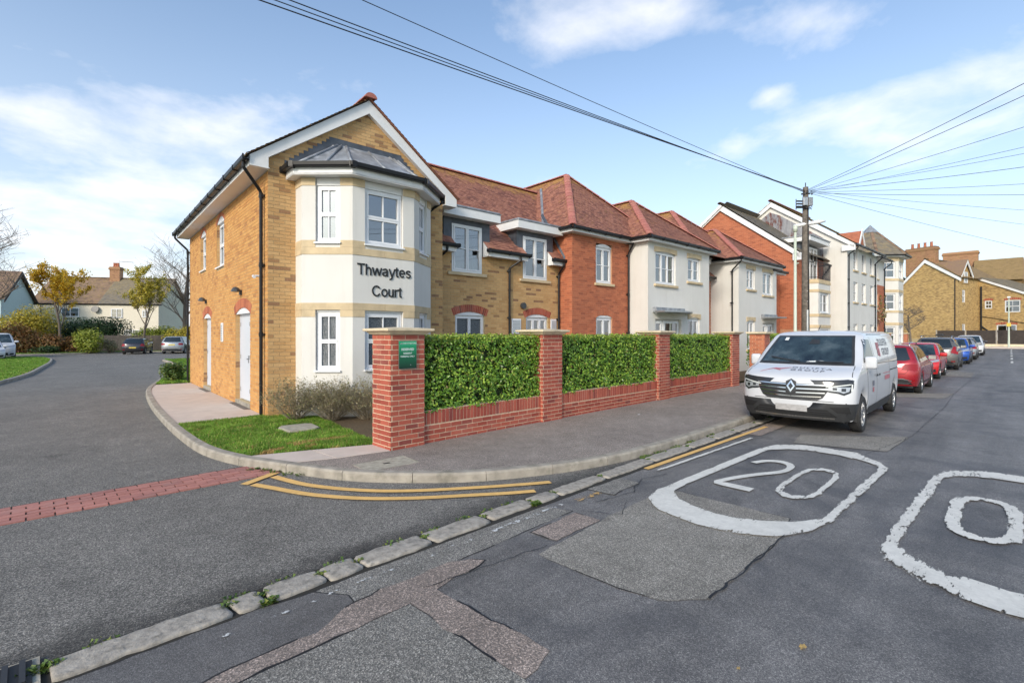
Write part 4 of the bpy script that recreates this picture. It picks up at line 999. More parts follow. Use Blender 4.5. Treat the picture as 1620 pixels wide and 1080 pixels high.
def tiles(par, o, e, s, poly, mat, gauge=.10, tw=.165, name='tiles', lichen=None, th=.013, camber=.0, seed=0, under=True, hole=None):
    """plain tiles in broken bond over polygon poly (a along eave e, b up slope s)"""
    rs = random.Random(seed); O_ = Vector(o); e = Vector(e).normalized(); s = Vector(s).normalized(); n = e.cross(s).normalized(); mb = MB(); li = []
    if n.z < 0: n = -n
    xs = [p[0] for p in poly]; zs = [p[1] for p in poly]; rows = int((max(zs)-min(zs))/gauge)+1
    P = lambda a, b, c: tuple(O_+e*a+s*b+n*c)
    for r in range(rows):
        b0 = min(zs)+r*gauge; x = min(xs)-(tw/2 if r % 2 else 0)
        while x < max(xs):
            cx_, cz_ = x+tw/2, b0+gauge*.5
            if inside((cx_, cz_), poly) and not (hole and hole(cx_, cz_)):
                g = .004; up = .022+rs.uniform(-.003, .003); tl = rs.uniform(-.002, .002)
                xa = max(x, min(xs))+g; xb = min(x+tw, max(xs))-g
                L = [P(xa, b0, up+tl), P(xb, b0, up-tl), P(xb, b0+gauge*1.06, .008), P(xa, b0+gauge*1.06, .008), P(xa, b0, up-th), P(xb, b0, up-th)]
                k = len(mb.v); mb.v += L; mb.f += [(k, k+1, k+2, k+3), (k+4, k+5, k+1, k)]; mb.m += [0, 0]
                v = lichen(cx_, cz_) if lichen else 0.0; li += [v]*6
            x += tw
    if under:
        k = len(mb.v); mb.v += [P(a, b, 0) for a, b in poly]; mb.f.append(tuple(range(k, k+len(poly)))); mb.m.append(0); li += [0.0]*len(poly)
    ob = mb.build(name, mat, par, kind='stuff')
    at = ob.data.attributes.new('lichen', 'FLOAT', 'POINT'); at.data.foreach_set('value', li)
    return ob
def ridge_tiles(par, a, b, mat, name='ridge_tile', r=.11, L=.30, flat=.75, single=True):
    a = Vector(a); b = Vector(b); t = (b-a).normalized(); side = t.cross(Vector((0, 0, 1))).normalized(); up = side.cross(t); n = max(1, int((b-a).length/L)); mb = MB()
    for k in range(n):
        p0 = a+t*((b-a).length*k/n+.004); p1 = a+t*((b-a).length*(k+1)/n-.004); r0 = r*random.uniform(.97, 1.04); r1 = r0*.99; kk = len(mb.v); m = 7
        for p, rr in ((p0, r0), (p1, r1), (p0, r0-.02), (p1, r1-.02)):
            for j in range(m): an = math.pi*(j/(m-1)); mb.v.append(tuple(p+side*math.cos(an)*rr*1.15+up*(math.sin(an)*rr*flat+(.012 if rr == r0 else .006))))
        for j in range(m-1):
            mb.f += [(kk+j, kk+j+1, kk+m+j+1, kk+m+j), (kk+2*m+j+1, kk+2*m+j, kk+j, kk+j+1)[::1], (kk+m+j, kk+m+j+1, kk+3*m+j+1, kk+3*m+j)]; mb.m += [0]*3
    return mb.build(name, mat, par)
EZ = 5.10                                                # eaves soffit level

# ---- wing A: yellow gable with the bay
AW, AD = 4.27, 9.72
A_F = front(0); A_L = leftf(0, AD)
la = lambda y: AD-y
lh_ = [(la(5.20), la(4.04), 3.56, 4.98), (la(7.70), la(6.60), 3.70, 5.03)]
lh_ = [(la(5.10), la(4.12), 3.58, 4.98), (la(7.62), la(6.70), 3.72, 4.98)]
ldoor = [(la(2.83), la(1.40), .10, 2.34), (la(7.12), la(5.92), .10, 2.34)]
mb = MB(); wall_face(mb, A_L, 0, AD, -.1, EZ+.05, lh_+ldoor, .13)
bayhole = [(.60, 3.62, 0.0, 5.0)]
wall_face(mb, A_F, 0, AW, -.1, EZ+.02, bayhole, .02)
mb.poly([(-.001, 0, EZ+.02), (AW, 0, EZ+.02), (AW, 0, 5.46), (AW/2+.03, 0, 7.03), (-.001, 0, 5.46)])
wall_face(mb, rightf(AW, 0), 0, .6, -.1, EZ+.05)
bk_ = Fr((0, AD, 0), (1, 0, 0), (0, 1, 0)); wall_face(mb, bk_, 0, AW, -.1, EZ+.05)
mb.poly([(0, AD, EZ), (AW, AD, EZ), (AW/2, AD, 7.1)])
mb.build('wall', M['mortar_buff'], bld)
lay(A_L, 0, AD, -.02, EZ+.02, M['brick_yellow_sunlit'], bld, holes=[(h[0], h[1], h[2], h[3]) for h in lh_+ldoor], off=.05)
apx = AW/2+.03
def rake(z):
    if z < 5.42: return (0, AW)
    t = (z-5.42)/(7.02-5.42); return (apx*t, AW-(AW-apx)*t)
lay(A_F, 0, AW, -.02, 6.86, M['brick_tan_shaded'], bld, holes=bayhole, clipfn=rake, off=.1125)
# brick returns in the openings
for (h0, h1, k0, k1) in lh_+ldoor:
    f2 = Fr(A_L(h0, 0, 0), (1, 0, 0), Vector(A_L.u)); f3 = Fr(A_L(h1, 0, 0), (1, 0, 0), -Vector(A_L.u))
    for f_ in (f2, f3): lay(f_, 0, .105, k0-.02 if k0 > 1 else -.02, k1, M['brick_tan_shaded'], bld, proud=.004)
# windows in the left side
for k, (h0, h1, k0, k1) in enumerate(lh_):
    window(bld, A_L, h0+.008, k0, h1-h0-.016, k1-k0, 'sash1', rec=.12, sill='upvc', arch=.17, label=('narrow first floor side window nearer the street', 'narrow first floor side window nearer the rear')[k], dress='none')
    voussoirs(bld, A_L, h0, h1-h0, k1-.17, .17, M['brick_orange'], 13, th=.10, mortar=M['mortar_pink'])
# store doors
for k, (h0, h1, k0, k1) in enumerate(ldoor):
    w = h1-h0; top = k1-.14; mb = MB(); c0 = -.115
    A_L.box(mb, h0+.008, h0+.06, k0, top, c0-.03, c0+.02); A_L.box(mb, h1-.06, h1-.008, k0, top, c0-.03, c0+.02); A_L.box(mb, h0+.06, h1-.06, top-.05, top, c0-.03, c0+.02)
    fr_ = mb.build('door_frame', M['door'], bld)
    split = h0+w*(.66 if k == 0 else 1.0)
    leaves = [(h0+.063, split-.004), (split+.004, h1-.063)] if k == 0 else [(h0+.063, h1-.063)]
    for j, (x0, x1) in enumerate(leaves):
        mb = MB(); A_L.box(mb, x0, x1, k0+.012, top-.053, c0-.03, c0+.008); dd = bevelled(mb.build('door', M['door'], bld), .004, 1)
        if j == 0:
            mb = MB(); A_L.box(mb, x1-.14, x1-.09, 1.02, 1.20, c0+.009, c0+.018); A_L.box(mb, x1-.17, x1-.085, 1.10, 1.125, c0+.03, c0+.045); A_L.box(mb, x1-.125, x1-.105, 1.10, 1.12, c0+.016, c0+.032); mb.build('handle', M['steel'], dd)
        for hz_ in (.35, 1.15, 1.95): mb = MB(); A_L.box(mb, x0-.006, x0+.012, hz_-.05, hz_+.05, c0+.009, c0+.022); mb.build('hinge', M['steel'], dd)
    mb = MB(); n = 8; c = -.01; pts = [(h0+w*q/n, top+.14*(1-((2*q/n)-1)**2)) for q in range(n+1)]
    mb.poly([A_L(p[0], p[1], c) for p in pts]+[A_L(h1, top, c), A_L(h0, top, c)]); mb.quad(A_L(h0, top, c), A_L(h1, top, c), A_L(h1, top, c-.12), A_L(h0, top, c-.12)); mb.build('arch_panel', M['upvc'], bld)
    voussoirs(bld, A_L, h0, w, top, .14, M['brick_orange'], 19 if k == 0 else 15, th=.225, mortar=M['mortar_pink'])
    mb = MB(); A_L.box(mb, h0, h1, -.05, k0-.002, -.12, .01); mb.build('threshold', M['kerb'], bld)
    mb = MB(); A_L.box(mb, h0-.05, h1+.05, -.01, .012, .012, .14); mb.build('door_mat', M['timber'], bld, label=None)
def bulkhead(fr, a, z, par, nm='wall_light'):
    mb = MB(); n = 10
    fr.box(mb, a-.05, a+.05, z-.07, z+.05, .0, .05)
    rings = []
    for k in range(5):
        t = k/4*math.pi/2; rr = .115*math.cos(t); dz = .13*math.sin(t)
        rings.append([fr(a+rr*math.cos(q*2*math.pi/n), z+.0+dz*.9, .13+rr*math.sin(q*2*math.pi/n)*.9) for q in range(n)])
    k0 = len(mb.v)
    for r_ in rings: mb.v += r_
    for i_ in range(4):
        for q in range(n): a_ = k0+i_*n+q; b_ = k0+i_*n+(q+1) % n; mb.f.append((a_, b_, b_+n, a_+n)); mb.m.append(0)
    mb.f.append(tuple(range(k0, k0+n))); mb.m.append(0)
    return mb.build(nm, M['lamp_grey'], par, smooth=False)
bulkhead(A_L, la(2.2), 2.72, bld); bulkhead(A_L, la(6.6), 2.72, bld)
def vent(fr, a, z, w=.26, h=.36, par=None):
    mb = MB(); fr.box(mb, a, a+w, z, z+h, .004, .03); o = bevelled(mb.build('vent', M['upvc'], par or bld), .02, 2)
    for k in range(9):
        mb = MB(); fr.box(mb, a+.045, a+w-.045, z+.045+k*(h-.09)/9, z+.045+(k+.6)*(h-.09)/9, .031, .038); mb.build('louvre', M['steel'] if k < 0 else M['blind'], o)
    return o
vent(A_L, la(4.45), 1.50, .26, .52)
mb = MB(); mb.tube([A_L(la(-.02)-.36, 2.93, .02), A_L(la(-.02)-.36, 2.93, .16)], .022, 8); mb.tube([A_L(la(-.02)-.45, 2.93, .17), A_L(la(-.02)-.30, 2.90, .19)], .032, 8); mb.build('camera_housing', M['upvc'], bld)
# eaves box, bargeboards, roof of wing A
OV = .35
k_ = (7.12-EZ)/(AW/2)
rz = lambda x: EZ+.33+k_*(x+OV) if x < apx else EZ+.33+k_*(AW+OV-x)*((apx+OV)/(AW-apx+OV))
mb = MB(); mb.box(-OV, -.001, -.12, AD+.2, EZ, EZ+.02); mb.box(-OV-.02, -OV, -.12, AD+.2, EZ-.005, EZ+.2); mb.build('soffit', M['fascia'], bld)
mb = MB(); mb.box(AW+.001, AW+OV, -.12, .25, EZ, EZ+.02); mb.box(AW+OV, AW+OV+.02, -.12, .25, EZ-.005, EZ+.2); mb.build('soffit', M['fascia'], bld)
def barge(par, xa, xb, xc, zc, z_apex, y, w=.25, th=.03, n='bargeboard'):
    pass
mb = MB()
sl = (7.17-(EZ+.2))/(apx+OV+.02); w_ = .235
poly = [(-OV-.02, EZ-.005), (-OV-.02, EZ+.20), (apx, 7.17), (AW+OV+.02, EZ+.20), (AW+OV+.02, EZ-.005), (AW+.02, EZ-.005), (AW+.02, EZ+.20+sl*(OV)-w_*.98), (apx, 7.17-w_*1.28), (-.02, EZ+.2+sl*OV-w_*.98), (-.02, EZ-.005)]
L_ = [poly[i_] for i_ in (0, 1, 2, 7, 8, 9)]; Rr_ = [poly[i_] for i_ in (2, 3, 4, 5, 6, 7)]
for q in (L_, Rr_): mb.prism(q, 0, .03, T=lambda x, z, y: (x, -.125-y+.03, z))
mb.build('bargeboard', M['fascia'], bld)
mb = MB(); 
for (xa, xb) in ((-OV, apx), (AW+OV, apx)):
    xq = 0 if xa < 0 else AW; za = EZ+.2+sl*OV-w_*.98; zb = 7.17-w_*1.28
    mb.quad((xq, -.100, za+.01), (xb, -.100, zb+.01), (xb, -.007, zb+.01), (xq, -.007, za+.01))
mb.build('verge_soffit', M['fascia'], bld)
pl = math.hypot(apx+OV+.08, 7.20-(EZ+.19)); dirL = Vector((apx+OV+.08, 0, 7.20-(EZ+.19))).normalized()
tiles(bld, (-OV-.08, AD+.25, EZ+.19), (0, -1, 0), dirL, [(0, 0), (AD+.25+.19, 0), (AD+.25+.19, pl), (0, pl)], M['tile_brown'], gauge=.11, seed=1, lichen=lambda a, b: .5, th=.02)
dirR = Vector((-(AW+OV+.08-apx), 0, 7.20-(EZ+.19))).normalized()
tiles(bld, (AW+OV+.08, -.19, EZ+.19), (0, 1, 0), dirR, [(0, 0), (AD+.5, 0), (AD+.5, pl), (0, pl)], M['tile_red'], gauge=.11, seed=2)
ridge_tiles(bld, (apx, -.20, 7.20), (apx, AD+.3, 7.20), M['hip_red'], r=.12)
mb = MB(); n = 12; mb.prism([(.125*math.cos(math.pi*q/n)*1.15, .125*math.sin(math.pi*q/n)*.9) for q in range(n+1)], 0, .05, T=lambda x, z, y: (apx+x, -.245+y, 7.20+z)); mb.build('ridge_end', M['hip_red'], bld)
gutter(bld, [(-OV-.09, AD+.22, EZ+.13), (-OV-.09, -.16, EZ+.13)])
downpipe(bld, (-OV-.09, .05, EZ+.08), (-.075, .22, EZ-.45), 0.0); downpipe(bld, (-OV-.09, AD+.05, EZ+.08), (-.075, AD-.05, EZ-.45), 0.0)

# ---- the bay
BP = [(.55, 0), (.55, -.40), (1.35, -1.08), (2.80, -1.08), (3.66, -.40), (3.66, 0)]
def bfr(i_):
    a = Vector((*BP[i_], 0)); b = Vector((*BP[i_+1], 0)); u = (b-a).normalized(); return Fr(a, u, (u.y, -u.x, 0)), (b-a).length
facets = [bfr(i_) for i_ in range(5)]
winA = {1: [(.30, .42+.33)], 2: [(.26, .26+.88)], 3: [(.30, .30+.45)]}
winA = {1: [(.28, .79)], 2: [(.27, 1.17)], 3: [(.32, .83)]}
mb = MB()
for i_, (f_, L) in enumerate(facets):
    hs = []
    if i_ in winA:
        for (x0, x1) in winA[i_]: hs += [(x0, x1, .92, 2.21), (x0, x1, 3.60, 4.97)]
    wall_face(mb, f_, 0, L, -.1, 4.97, hs, .14)
mb.build('bay_wall', M['render'], bld)
mb = MB()
for (b0, b1) in ((.92, 2.21), (3.60, 4.97)): pass
def stone_run(z0, z1, proud, cuts=True, skip_windows=None, name='stone_block'):
    for i_, (f_, L) in enumerate(facets):
        spans = [(0, L)]
        if skip_windows and i_ in winA:
            x0, x1 = winA[i_][0]; spans = [(0, x0-.0), (x1+.0, L)]
        for (s0, s1) in spans:
            segs = [(s0, s1)]
            if cuts and s1-s0 > 1.2: m = (s0+s1)/2; segs = [(s0, m-.0), (m+.0, s1)]
            for (q0, q1) in segs:
                e0 = -math.tan(R(20))*proud*0 if q0 > 0 else 0; mb = MB()
                g0 = .003 if q0 > .001 or i_ == 0 else -proud*.38; g1 = .003 if q1 < L-.001 else -proud*.38
                f_.box(mb, q0+g0, q1-g1, z0, z1, -.02, proud+i_*.0004); mb.build(name, M['stone'], bld)
stone_run(2.215, 2.36, .012); stone_run(3.37, 3.515, .012)
stone_run(2.07, 2.212, .010, skip_windows=True, cuts=False); stone_run(3.52, 3.665, .008, skip_windows=True, cuts=False); stone_run(4.80, 4.96, .012, skip_windows=True, cuts=False)
for i_, wl_ in winA.items():
    f_, L = facets[i_]; x0, x1 = wl_[0]
    nm = {1: 'left', 2: 'middle', 3: 'right'}[i_]
    window(bld, f_, x0+.01, .95, x1-x0-.02, 1.22, 'sash', rec=.11, sill='upvc', glass='glass_frost', label='obscured ground floor window in the %s face of the bay' % nm)
    window(bld, f_, x0+.01, 3.62, x1-x0-.02, 1.19, 'sash', rec=.11, sill='upvc', label='first floor window in the %s face of the bay' % nm, dress='none')
    mb = MB(); f_.box(mb, x0+.01, x1-.01, 4.812, 4.965, -.14, -.04); mb.build('head_panel', M['fascia'], bld)
    mb = MB(); f_.box(mb, x0+.01, x1-.01, 2.172, 2.209, -.14, -.04); mb.build('head_panel', M['fascia'], bld)
def offset_path(P, d):
    out = []
    for i_ in range(len(P)):
        ns = []
        if i_ > 0: u = (Vector(P[i_])-Vector(P[i_-1])).normalized(); ns.append(Vector((u.y, -u.x)))
        if i_ < len(P)-1: u = (Vector(P[i_+1])-Vector(P[i_])).normalized(); ns.append(Vector((u.y, -u.x)))
        if len(ns) == 2: b = (ns[0]+ns[1]).normalized(); k = d/max(.3, b.dot(ns[0])); out.append(Vector(P[i_])+b*k)
        else: out.append(Vector(P[i_])+ns[0]*d)
    return [tuple(p) for p in out]
SP = [(.35, 0), (.35, -.48), (1.25, -1.30), (2.90, -1.30), (3.88, -.48), (3.88, 0)]
mb = MB(); mb.prism(SP, 4.972, 5.0); 
for i_ in range(5):
    a, b = SP[i_], SP[i_+1]; f_ = Fr((a[0], a[1], 0), (b[0]-a[0], b[1]-a[1], 0), (b[1]-a[1], -(b[0]-a[0]), 0)); L = math.hypot(b[0]-a[0], b[1]-a[1])
    mb.quad(f_(0, 4.965, .0), f_(L, 4.965, .0), f_(L, 5.13, .0), f_(0, 5.13, .0))
mb.build('bay_fascia', M['fascia'], bld)
gp = offset_path(SP, .06)
gutter(bld, [(p[0], p[1], 5.15) for p in gp[0:]], name='gutter')
# lead roof of the bay with rolls and stepped flashing
RT = [(1.35, 0), (1.42, -.12), (1.62, -.30), (2.62, -.30), (2.90, -.12), (2.98, 0)]
RT = [(1.30, -.0), (1.42, -.10), (1.60, -.16), (2.66, -.16), (2.90, -.10), (3.02, -.0)]
mb = MB(); zt = 5.93
for i_ in range(5):
    a, b = SP[i_], SP[i_+1]; c, d = RT[i_+1], RT[i_]
    mb.quad((a[0], a[1], 5.15), (b[0], b[1], 5.15), (c[0], c[1], zt), (d[0], d[1], zt))
mb.prism(RT, zt-.01, zt+.015); br_ = mb.build('bay_roof', M['lead'], bld)
for (a, b) in [(SP[1], RT[1]), (SP[2], RT[2]), (SP[3], RT[3]), (SP[4], RT[4]), ((2.07, -1.30), (2.13, -.16)), ((.8, -.89), (1.5, -.13)), ((3.4, -.89), (2.78, -.13))]:
    mb = MB(); mb.tube([(a[0], a[1], 5.165), (b[0], b[1], zt+.012)], .028, 8); mb.build('lead_roll', M['lead'], br_, smooth=True)
mb = MB()
for sgn, x0, x1 in ((1, .32, 1.30), (-1, 3.95, 3.02)):
    n = 10
    for k in range(n):
        xa = x0+(x1-x0)*k/n; xb = x0+(x1-x0)*(k+1)/n; za = 5.17+(zt-5.17)*k/n; mb.box(min(xa, xb), max(xa, xb), -.022, -.008, za-.02, za+(zt-5.17)/n+.13)
mb.box(1.27, 3.05, -.024, -.009, zt-.0, zt+.19); mb.build('stepped_flashing', M['lead_dark'], bld)
# raised letters
M['letter_black'] = plain('black letters', (.012, .012, .013), .35)
f2, L2 = facets[2]
def arc(cx_, cy_, rx_, ry_, a0, a1, n=14): return [(cx_+rx_*math.cos(R(a0+(a1-a0)*k/n)), cy_+ry_*math.sin(R(a0+(a1-a0)*k/n))) for k in range(n+1)]
XH = .53; SW = .100                                      # grotesque letterforms: cap height .72, x height .53, even stroke
GLYPH = {'T': (.60, [[(.02, .676), (.58, .676)], [(.30, .63), (.30, 0)]]),
 'h': (.53, [[(.09, .72), (.09, 0)], [(.10, .31)]+arc(.265, .325, .158, .162, 175, 0)+[(.423, 0)]]),
 'w': (.76, [[(.03, XH), (.20, .02)], [(.20, .02), (.375, XH-.03)], [(.375, XH-.03), (.55, .02)], [(.55, .02), (.72, XH)]]),
 'a': (.54, [arc(.24, .36, .165, .125, 160, 0)+[(.405, .13)]+arc(.465, .11, .06, .07, 180, 270, 5), [(.40, .30)]+[(.27, .275), (.16, .25)]+arc(.20, .155, .135, .108, 110, 270)+arc(.22, .20, .19, .153, 272, 345, 8)]),
 'y': (.50, [[(.03, XH), (.245, .0)], [(.47, XH), (.25, -.06), (.20, -.14), (.13, -.165), (.06, -.16)]]),
 't': (.31, [[(.135, .66), (.135, .12)]+arc(.20, .115, .065, .072, 180, 270, 6)+[(.28, .045)], [(.0, XH-.03), (.275, XH-.03)]]),
 'e': (.54, [[(.09, .275), (.455, .275)]+arc(.265, .275, .19, .225, 5, 318, 28)]),
 's': (.49, [arc(.245, .385, .155, .10, 15, 180, 12)+[(.10, .36), (.15, .30), (.245, .27), (.35, .24), (.40, .19)]+arc(.245, .145, .16, .10, 10, -165, 14)]),
 'C': (.73, [arc(.37, .36, .30, .315, 33, 327, 34)]),
 'o': (.56, [arc(.28, .265, .205, .222, 90, 450, 32)]),
 'u': (.53, [[(.09, XH), (.09, .20)]+arc(.245, .20, .155, .157, 180, 360)+[(.41, XH)], [(.43, XH), (.43, 0)]]),
 'r': (.34, [[(.09, XH), (.09, 0)], [(.09, .28)]+arc(.26, .30, .165, .185, 175, 92, 8)+[(.32, .487)]])}
def raised(body, a0, z, cap, par, fr, width, dep=.02):
    tot = sum(GLYPH[c][0] for c in body); sx = width/tot; sz = cap/.72; x = 0.0
    for ch in body:
        adv, paths = GLYPH[ch]; mb = MB()
        for pi, path in enumerate(paths):
            P = [Vector(p) for p in path]; L, Q = [], []
            for i_, p in enumerate(P):
                t0 = (P[i_]-P[i_-1]).normalized() if i_ else None; t1 = (P[i_+1]-P[i_]).normalized() if i_ < len(P)-1 else None
                t = (t0 or t1) if not (t0 and t1) else (t0+t1).normalized(); nn = Vector((-t.y, t.x))*SW/2; L.append(p+nn); Q.append(p-nn)
            e = dep-.0004*pi
            F_ = lambda p, c: fr(a0+(x+p.x)*sx, z+p.y*sz, c)
            for i_ in range(len(P)-1):
                v = [F_(Q[i_], e), F_(Q[i_+1], e), F_(L[i_+1], e), F_(L[i_], e), F_(Q[i_], .002), F_(Q[i_+1], .002), F_(L[i_+1], .002), F_(L[i_], .002)]
                mb.add(v, [(0, 1, 2, 3), (4, 5, 1, 0), (6, 7, 3, 2)]+([(7, 4, 0, 3)] if i_ == 0 else [])+([(5, 6, 2, 1)] if i_ == len(P)-2 else []))
        mb.build('letter', M['letter_black'], par); x += adv
raised('Thwaytes', .09, 2.965, .235, bld, f2, width=1.28)
raised('Court', .42, 2.52, .235, bld, f2, width=.72)
mb = MB(); mb.tube([(3.95, -.46, 5.10), (3.95, -.46, 5.02), (3.85, -.25, 4.92), (3.80, -.12, 4.84), (3.80, -.06, 4.80)], .034, 8); mb.tube([(3.80, -.06, 4.82), (3.80, -.06, 2)], .034, 8); mb.build('downpipe', M['black_plastic'], bld)

# ---- range B: recessed tan brick with half dormers
BY = .62; B_F = front(BY); BX0, BX1 = AW, 9.42
bwin = [(4.98, 6.06, 3.50, 4.86), (7.72, 8.80, 3.50, 4.86)]
bgw = [(5.10, 6.18, .90, 2.36), (7.86, 8.88, .90, 2.36)]
mb = MB(); wall_face(mb, B_F, BX0-.02, BX1+.02, -.1, 4.16, [(h[0], h[1], h[2], 4.16) for h in bwin]+bgw, .12); mb.build('wall', M['mortar_buff'], bld)
lay(B_F, BX0, BX1, -.02, 4.12, M['brick_tan_shaded'], bld, holes=bwin+bgw)
for k, h in enumerate(bgw):
    window(bld, B_F, h[0]+.006, h[2], h[1]-h[0]-.012, h[3]-h[2], 'cas2b' if k == 0 else 'cas3', rec=.11, sill='stone', arch=.10, glass='glass_frost' if k == 0 else 'glass', label=('ground floor window with obscured glass under a red brick arch', 'ground floor window with an open casement under a red brick arch')[k])
    voussoirs(bld, B_F, h[0], h[1]-h[0], h[3]-.10, .10, M['brick_red'], 20)
for k, h in enumerate(bwin):
    d0, d1 = h[0]-.27, h[1]+.30; zt_ = 5.02
    dm = empty('dormer'); dm.parent = bld
    mb = MB()
    B_F.box(mb, d0, h[0]+.01, 4.02, zt_, -.05, .006); B_F.box(mb, h[1]-.01, d1, 4.02, zt_, -.05, .006); B_F.box(mb, h[0]+.01, h[1]-.01, h[3]-.005, zt_, -.05, .006)
    for x in (d0, d1-.03): mb.poly([(x, BY-.004, 4.02), (x, BY-.004, zt_), (x, BY+1.3, zt_), (x, BY+.2, 4.02)]); mb.poly([(x+.03, BY-.004, 4.02), (x+.03, BY-.004, zt_), (x+.03, BY+1.3, zt_), (x+.03, BY+.2, 4.02)])
    mb.build('dormer_cheek', M['lead_dark'], dm)
    mb = MB(); mb.box(d0-.20, d1+.17, BY-.32, BY+1.6, zt_, zt_+.235); mb.build('dormer_fascia', M['fascia'], dm)
    mb = MB(); mb.box(d0-.225, d1+.195, BY-.345, BY+1.6, zt_+.237, zt_+.27); mb.box(d0-.19, d1+.16, BY-.31, BY+1.6, zt_+.27, zt_+.31); bevelled(mb.build('dormer_roof', M['lead'], dm), .01, 1)
    window(bld, B_F, h[0]+.006, h[2], h[1]-h[0]-.012, h[3]-h[2], 'cas2', rec=.03, sill='stone', sill_over=.16, label='dormer window in the tan brick range, %s' % ('next to the gable' if k == 0 else 'next to the red brick wall'), seed=k+3)
    mb = MB()
    for x0_, x1_ in ((h[0]-.16, h[0]-.001), (h[1]+.001, h[1]+.16)): mb.add([(x0_, BY-.30, 4.16), (x1_, BY-.30, 4.16), (x1_, BY-.0, 4.16), (x0_, BY-.0, 4.16)], [(0, 1, 2, 3)])
# eaves between dormers
def eave_piece(x0, x1):
    mb = MB(); mb.box(x0, x1, BY-.26, BY-.002, 4.02, 4.04); mb.box(x0, x1, BY-.28, BY-.26, 4.01, 4.18); 
    for x in (x0, x1-.02): mb.add([(x, BY-.28, 4.01), (x, BY, 4.01), (x, BY, 4.48), (x, BY-.28, 4.18)], [(0, 1, 2, 3)])
    mb.build('soffit', M['fascia'], bld)
    gutter(bld, [(x0-.06, BY-.33, 4.17), (x1+.06, BY-.33, 4.17)])
bp45 = math.tan(R(44)); sB = Vector((0, math.cos(R(44)), math.sin(R(44))))
BO = (BX0, BY-.30, 4.19)
RB = (3.85-(BY-.30))/math.cos(R(44))
segs = [(BX0, bwin[0][0]-.02), (bwin[0][1]+.05, bwin[1][0]-.02), (bwin[1][1]+.05, 9.40)]
for s0, s1 in segs: eave_piece(s0, s1)
def b_hole(a, b):
    x = a+BX0; z = 4.19+b*sB.z
    for h in bwin:
        if h[0]-.05 < x < h[1]+.08 and z < 4.6: return True
        if h[0]-.27 < x < h[1]+.30 and z < 5.24: return z < 5.24
    return False
tiles(bld, BO, (1, 0, 0), sB, [(-.4, 0), (5.2, 0), (9.0, RB), (-2.2, RB)], M['tile_red'], seed=3, lichen=lambda a, b: .9*max(0, (b-RB+.9)/.9), under=False, hole=b_hole)
mb = MB()
P_ = lambda a, b: tuple(Vector(BO)+Vector((a, 0, 0))+sB*b)
for (a0, a1) in ((segs[0][0]-BX0, segs[0][1]-BX0), (segs[1][0]-BX0, segs[1][1]-BX0), (segs[2][0]-BX0, 5.2)): mb.quad(P_(a0, 0), P_(a1, 0), P_(a1, 1.5), P_(a0, 1.5))
mb.poly([P_(-.4, 1.5), P_(5.8, 1.5), P_(9.0, RB), (BX0-2.2, 3.85, 4.19+RB*sB.z)])
mb.poly([(BX0-2.2, 3.85, 4.19+RB*sB.z), P_(9.0, RB), (BX0+9, 8.5, 4.3), (BX0-2, 8.5, 4.3)]); mb.build('roof_underlay', M['tile_red'], bld)
ridge_tiles(bld, (1.9, 3.86, 4.20+RB*sB.z), (12.3, 3.86, 4.20+RB*sB.z), M['hip_red'], r=.10)
downpipe(bld, (4.62, BY-.33, 4.12), (4.44, BY-.07, 3.72), 0); downpipe(bld, (7.35, BY-.33, 4.12), (7.10, BY-.07, 3.72), 0); downpipe(bld, (9.30, BY-.33, 4.12), (9.33, BY-.07, 3.72), 0)
vent(B_F, 6.88+.35, 1.72, .40, .48); vent(B_F, 9.0-.02, 1.80, .28, .42)
mb = MB(); mb.tube([B_F(7.70, 2.62, .02), B_F(7.70, 2.62, .10)], .10, 14); mb.build('wall_light', M['lamp_grey'], bld)

# ---- block C: red brick, hipped
CY = .03; CX0, CX1 = 9.42, 12.62; C_F = front(CY); C_L = leftf(CX0, 1.6)
cw = [(10.66, 11.58, 3.53, 4.92)]; cg = [(10.68, 11.60, .90, 2.40)]
mb = MB(); wall_face(mb, C_F, CX0, CX1+.02, -.1, EZ+.03, cw+cg, .12); wall_face(mb, C_L, 0, 1.6-CY, -.1, EZ+.03); mb.build('wall', M['mortar_pink'], bld)
lay(C_F, CX0, CX1, -.02, EZ, M['brick_orange'], bld, holes=cw+cg); lay(C_L, 0, 1.6-CY, -.02, EZ, M['brick_orange'], bld, off=.11)
window(bld, C_F, 10.666, 3.53, .908, 1.39, 'cas2', rec=.10, arch=.12, label='first floor window in the red brick block', seed=9)
window(bld, C_F, 10.686, .90, .908, 1.50, 'cas2', rec=.10, arch=.10, label='ground floor window in the red brick block', dress='net')
voussoirs(bld, C_F, 10.68, .92, 2.30, .10, M['brick_orange'], 15, mortar=M['mortar_pink'])
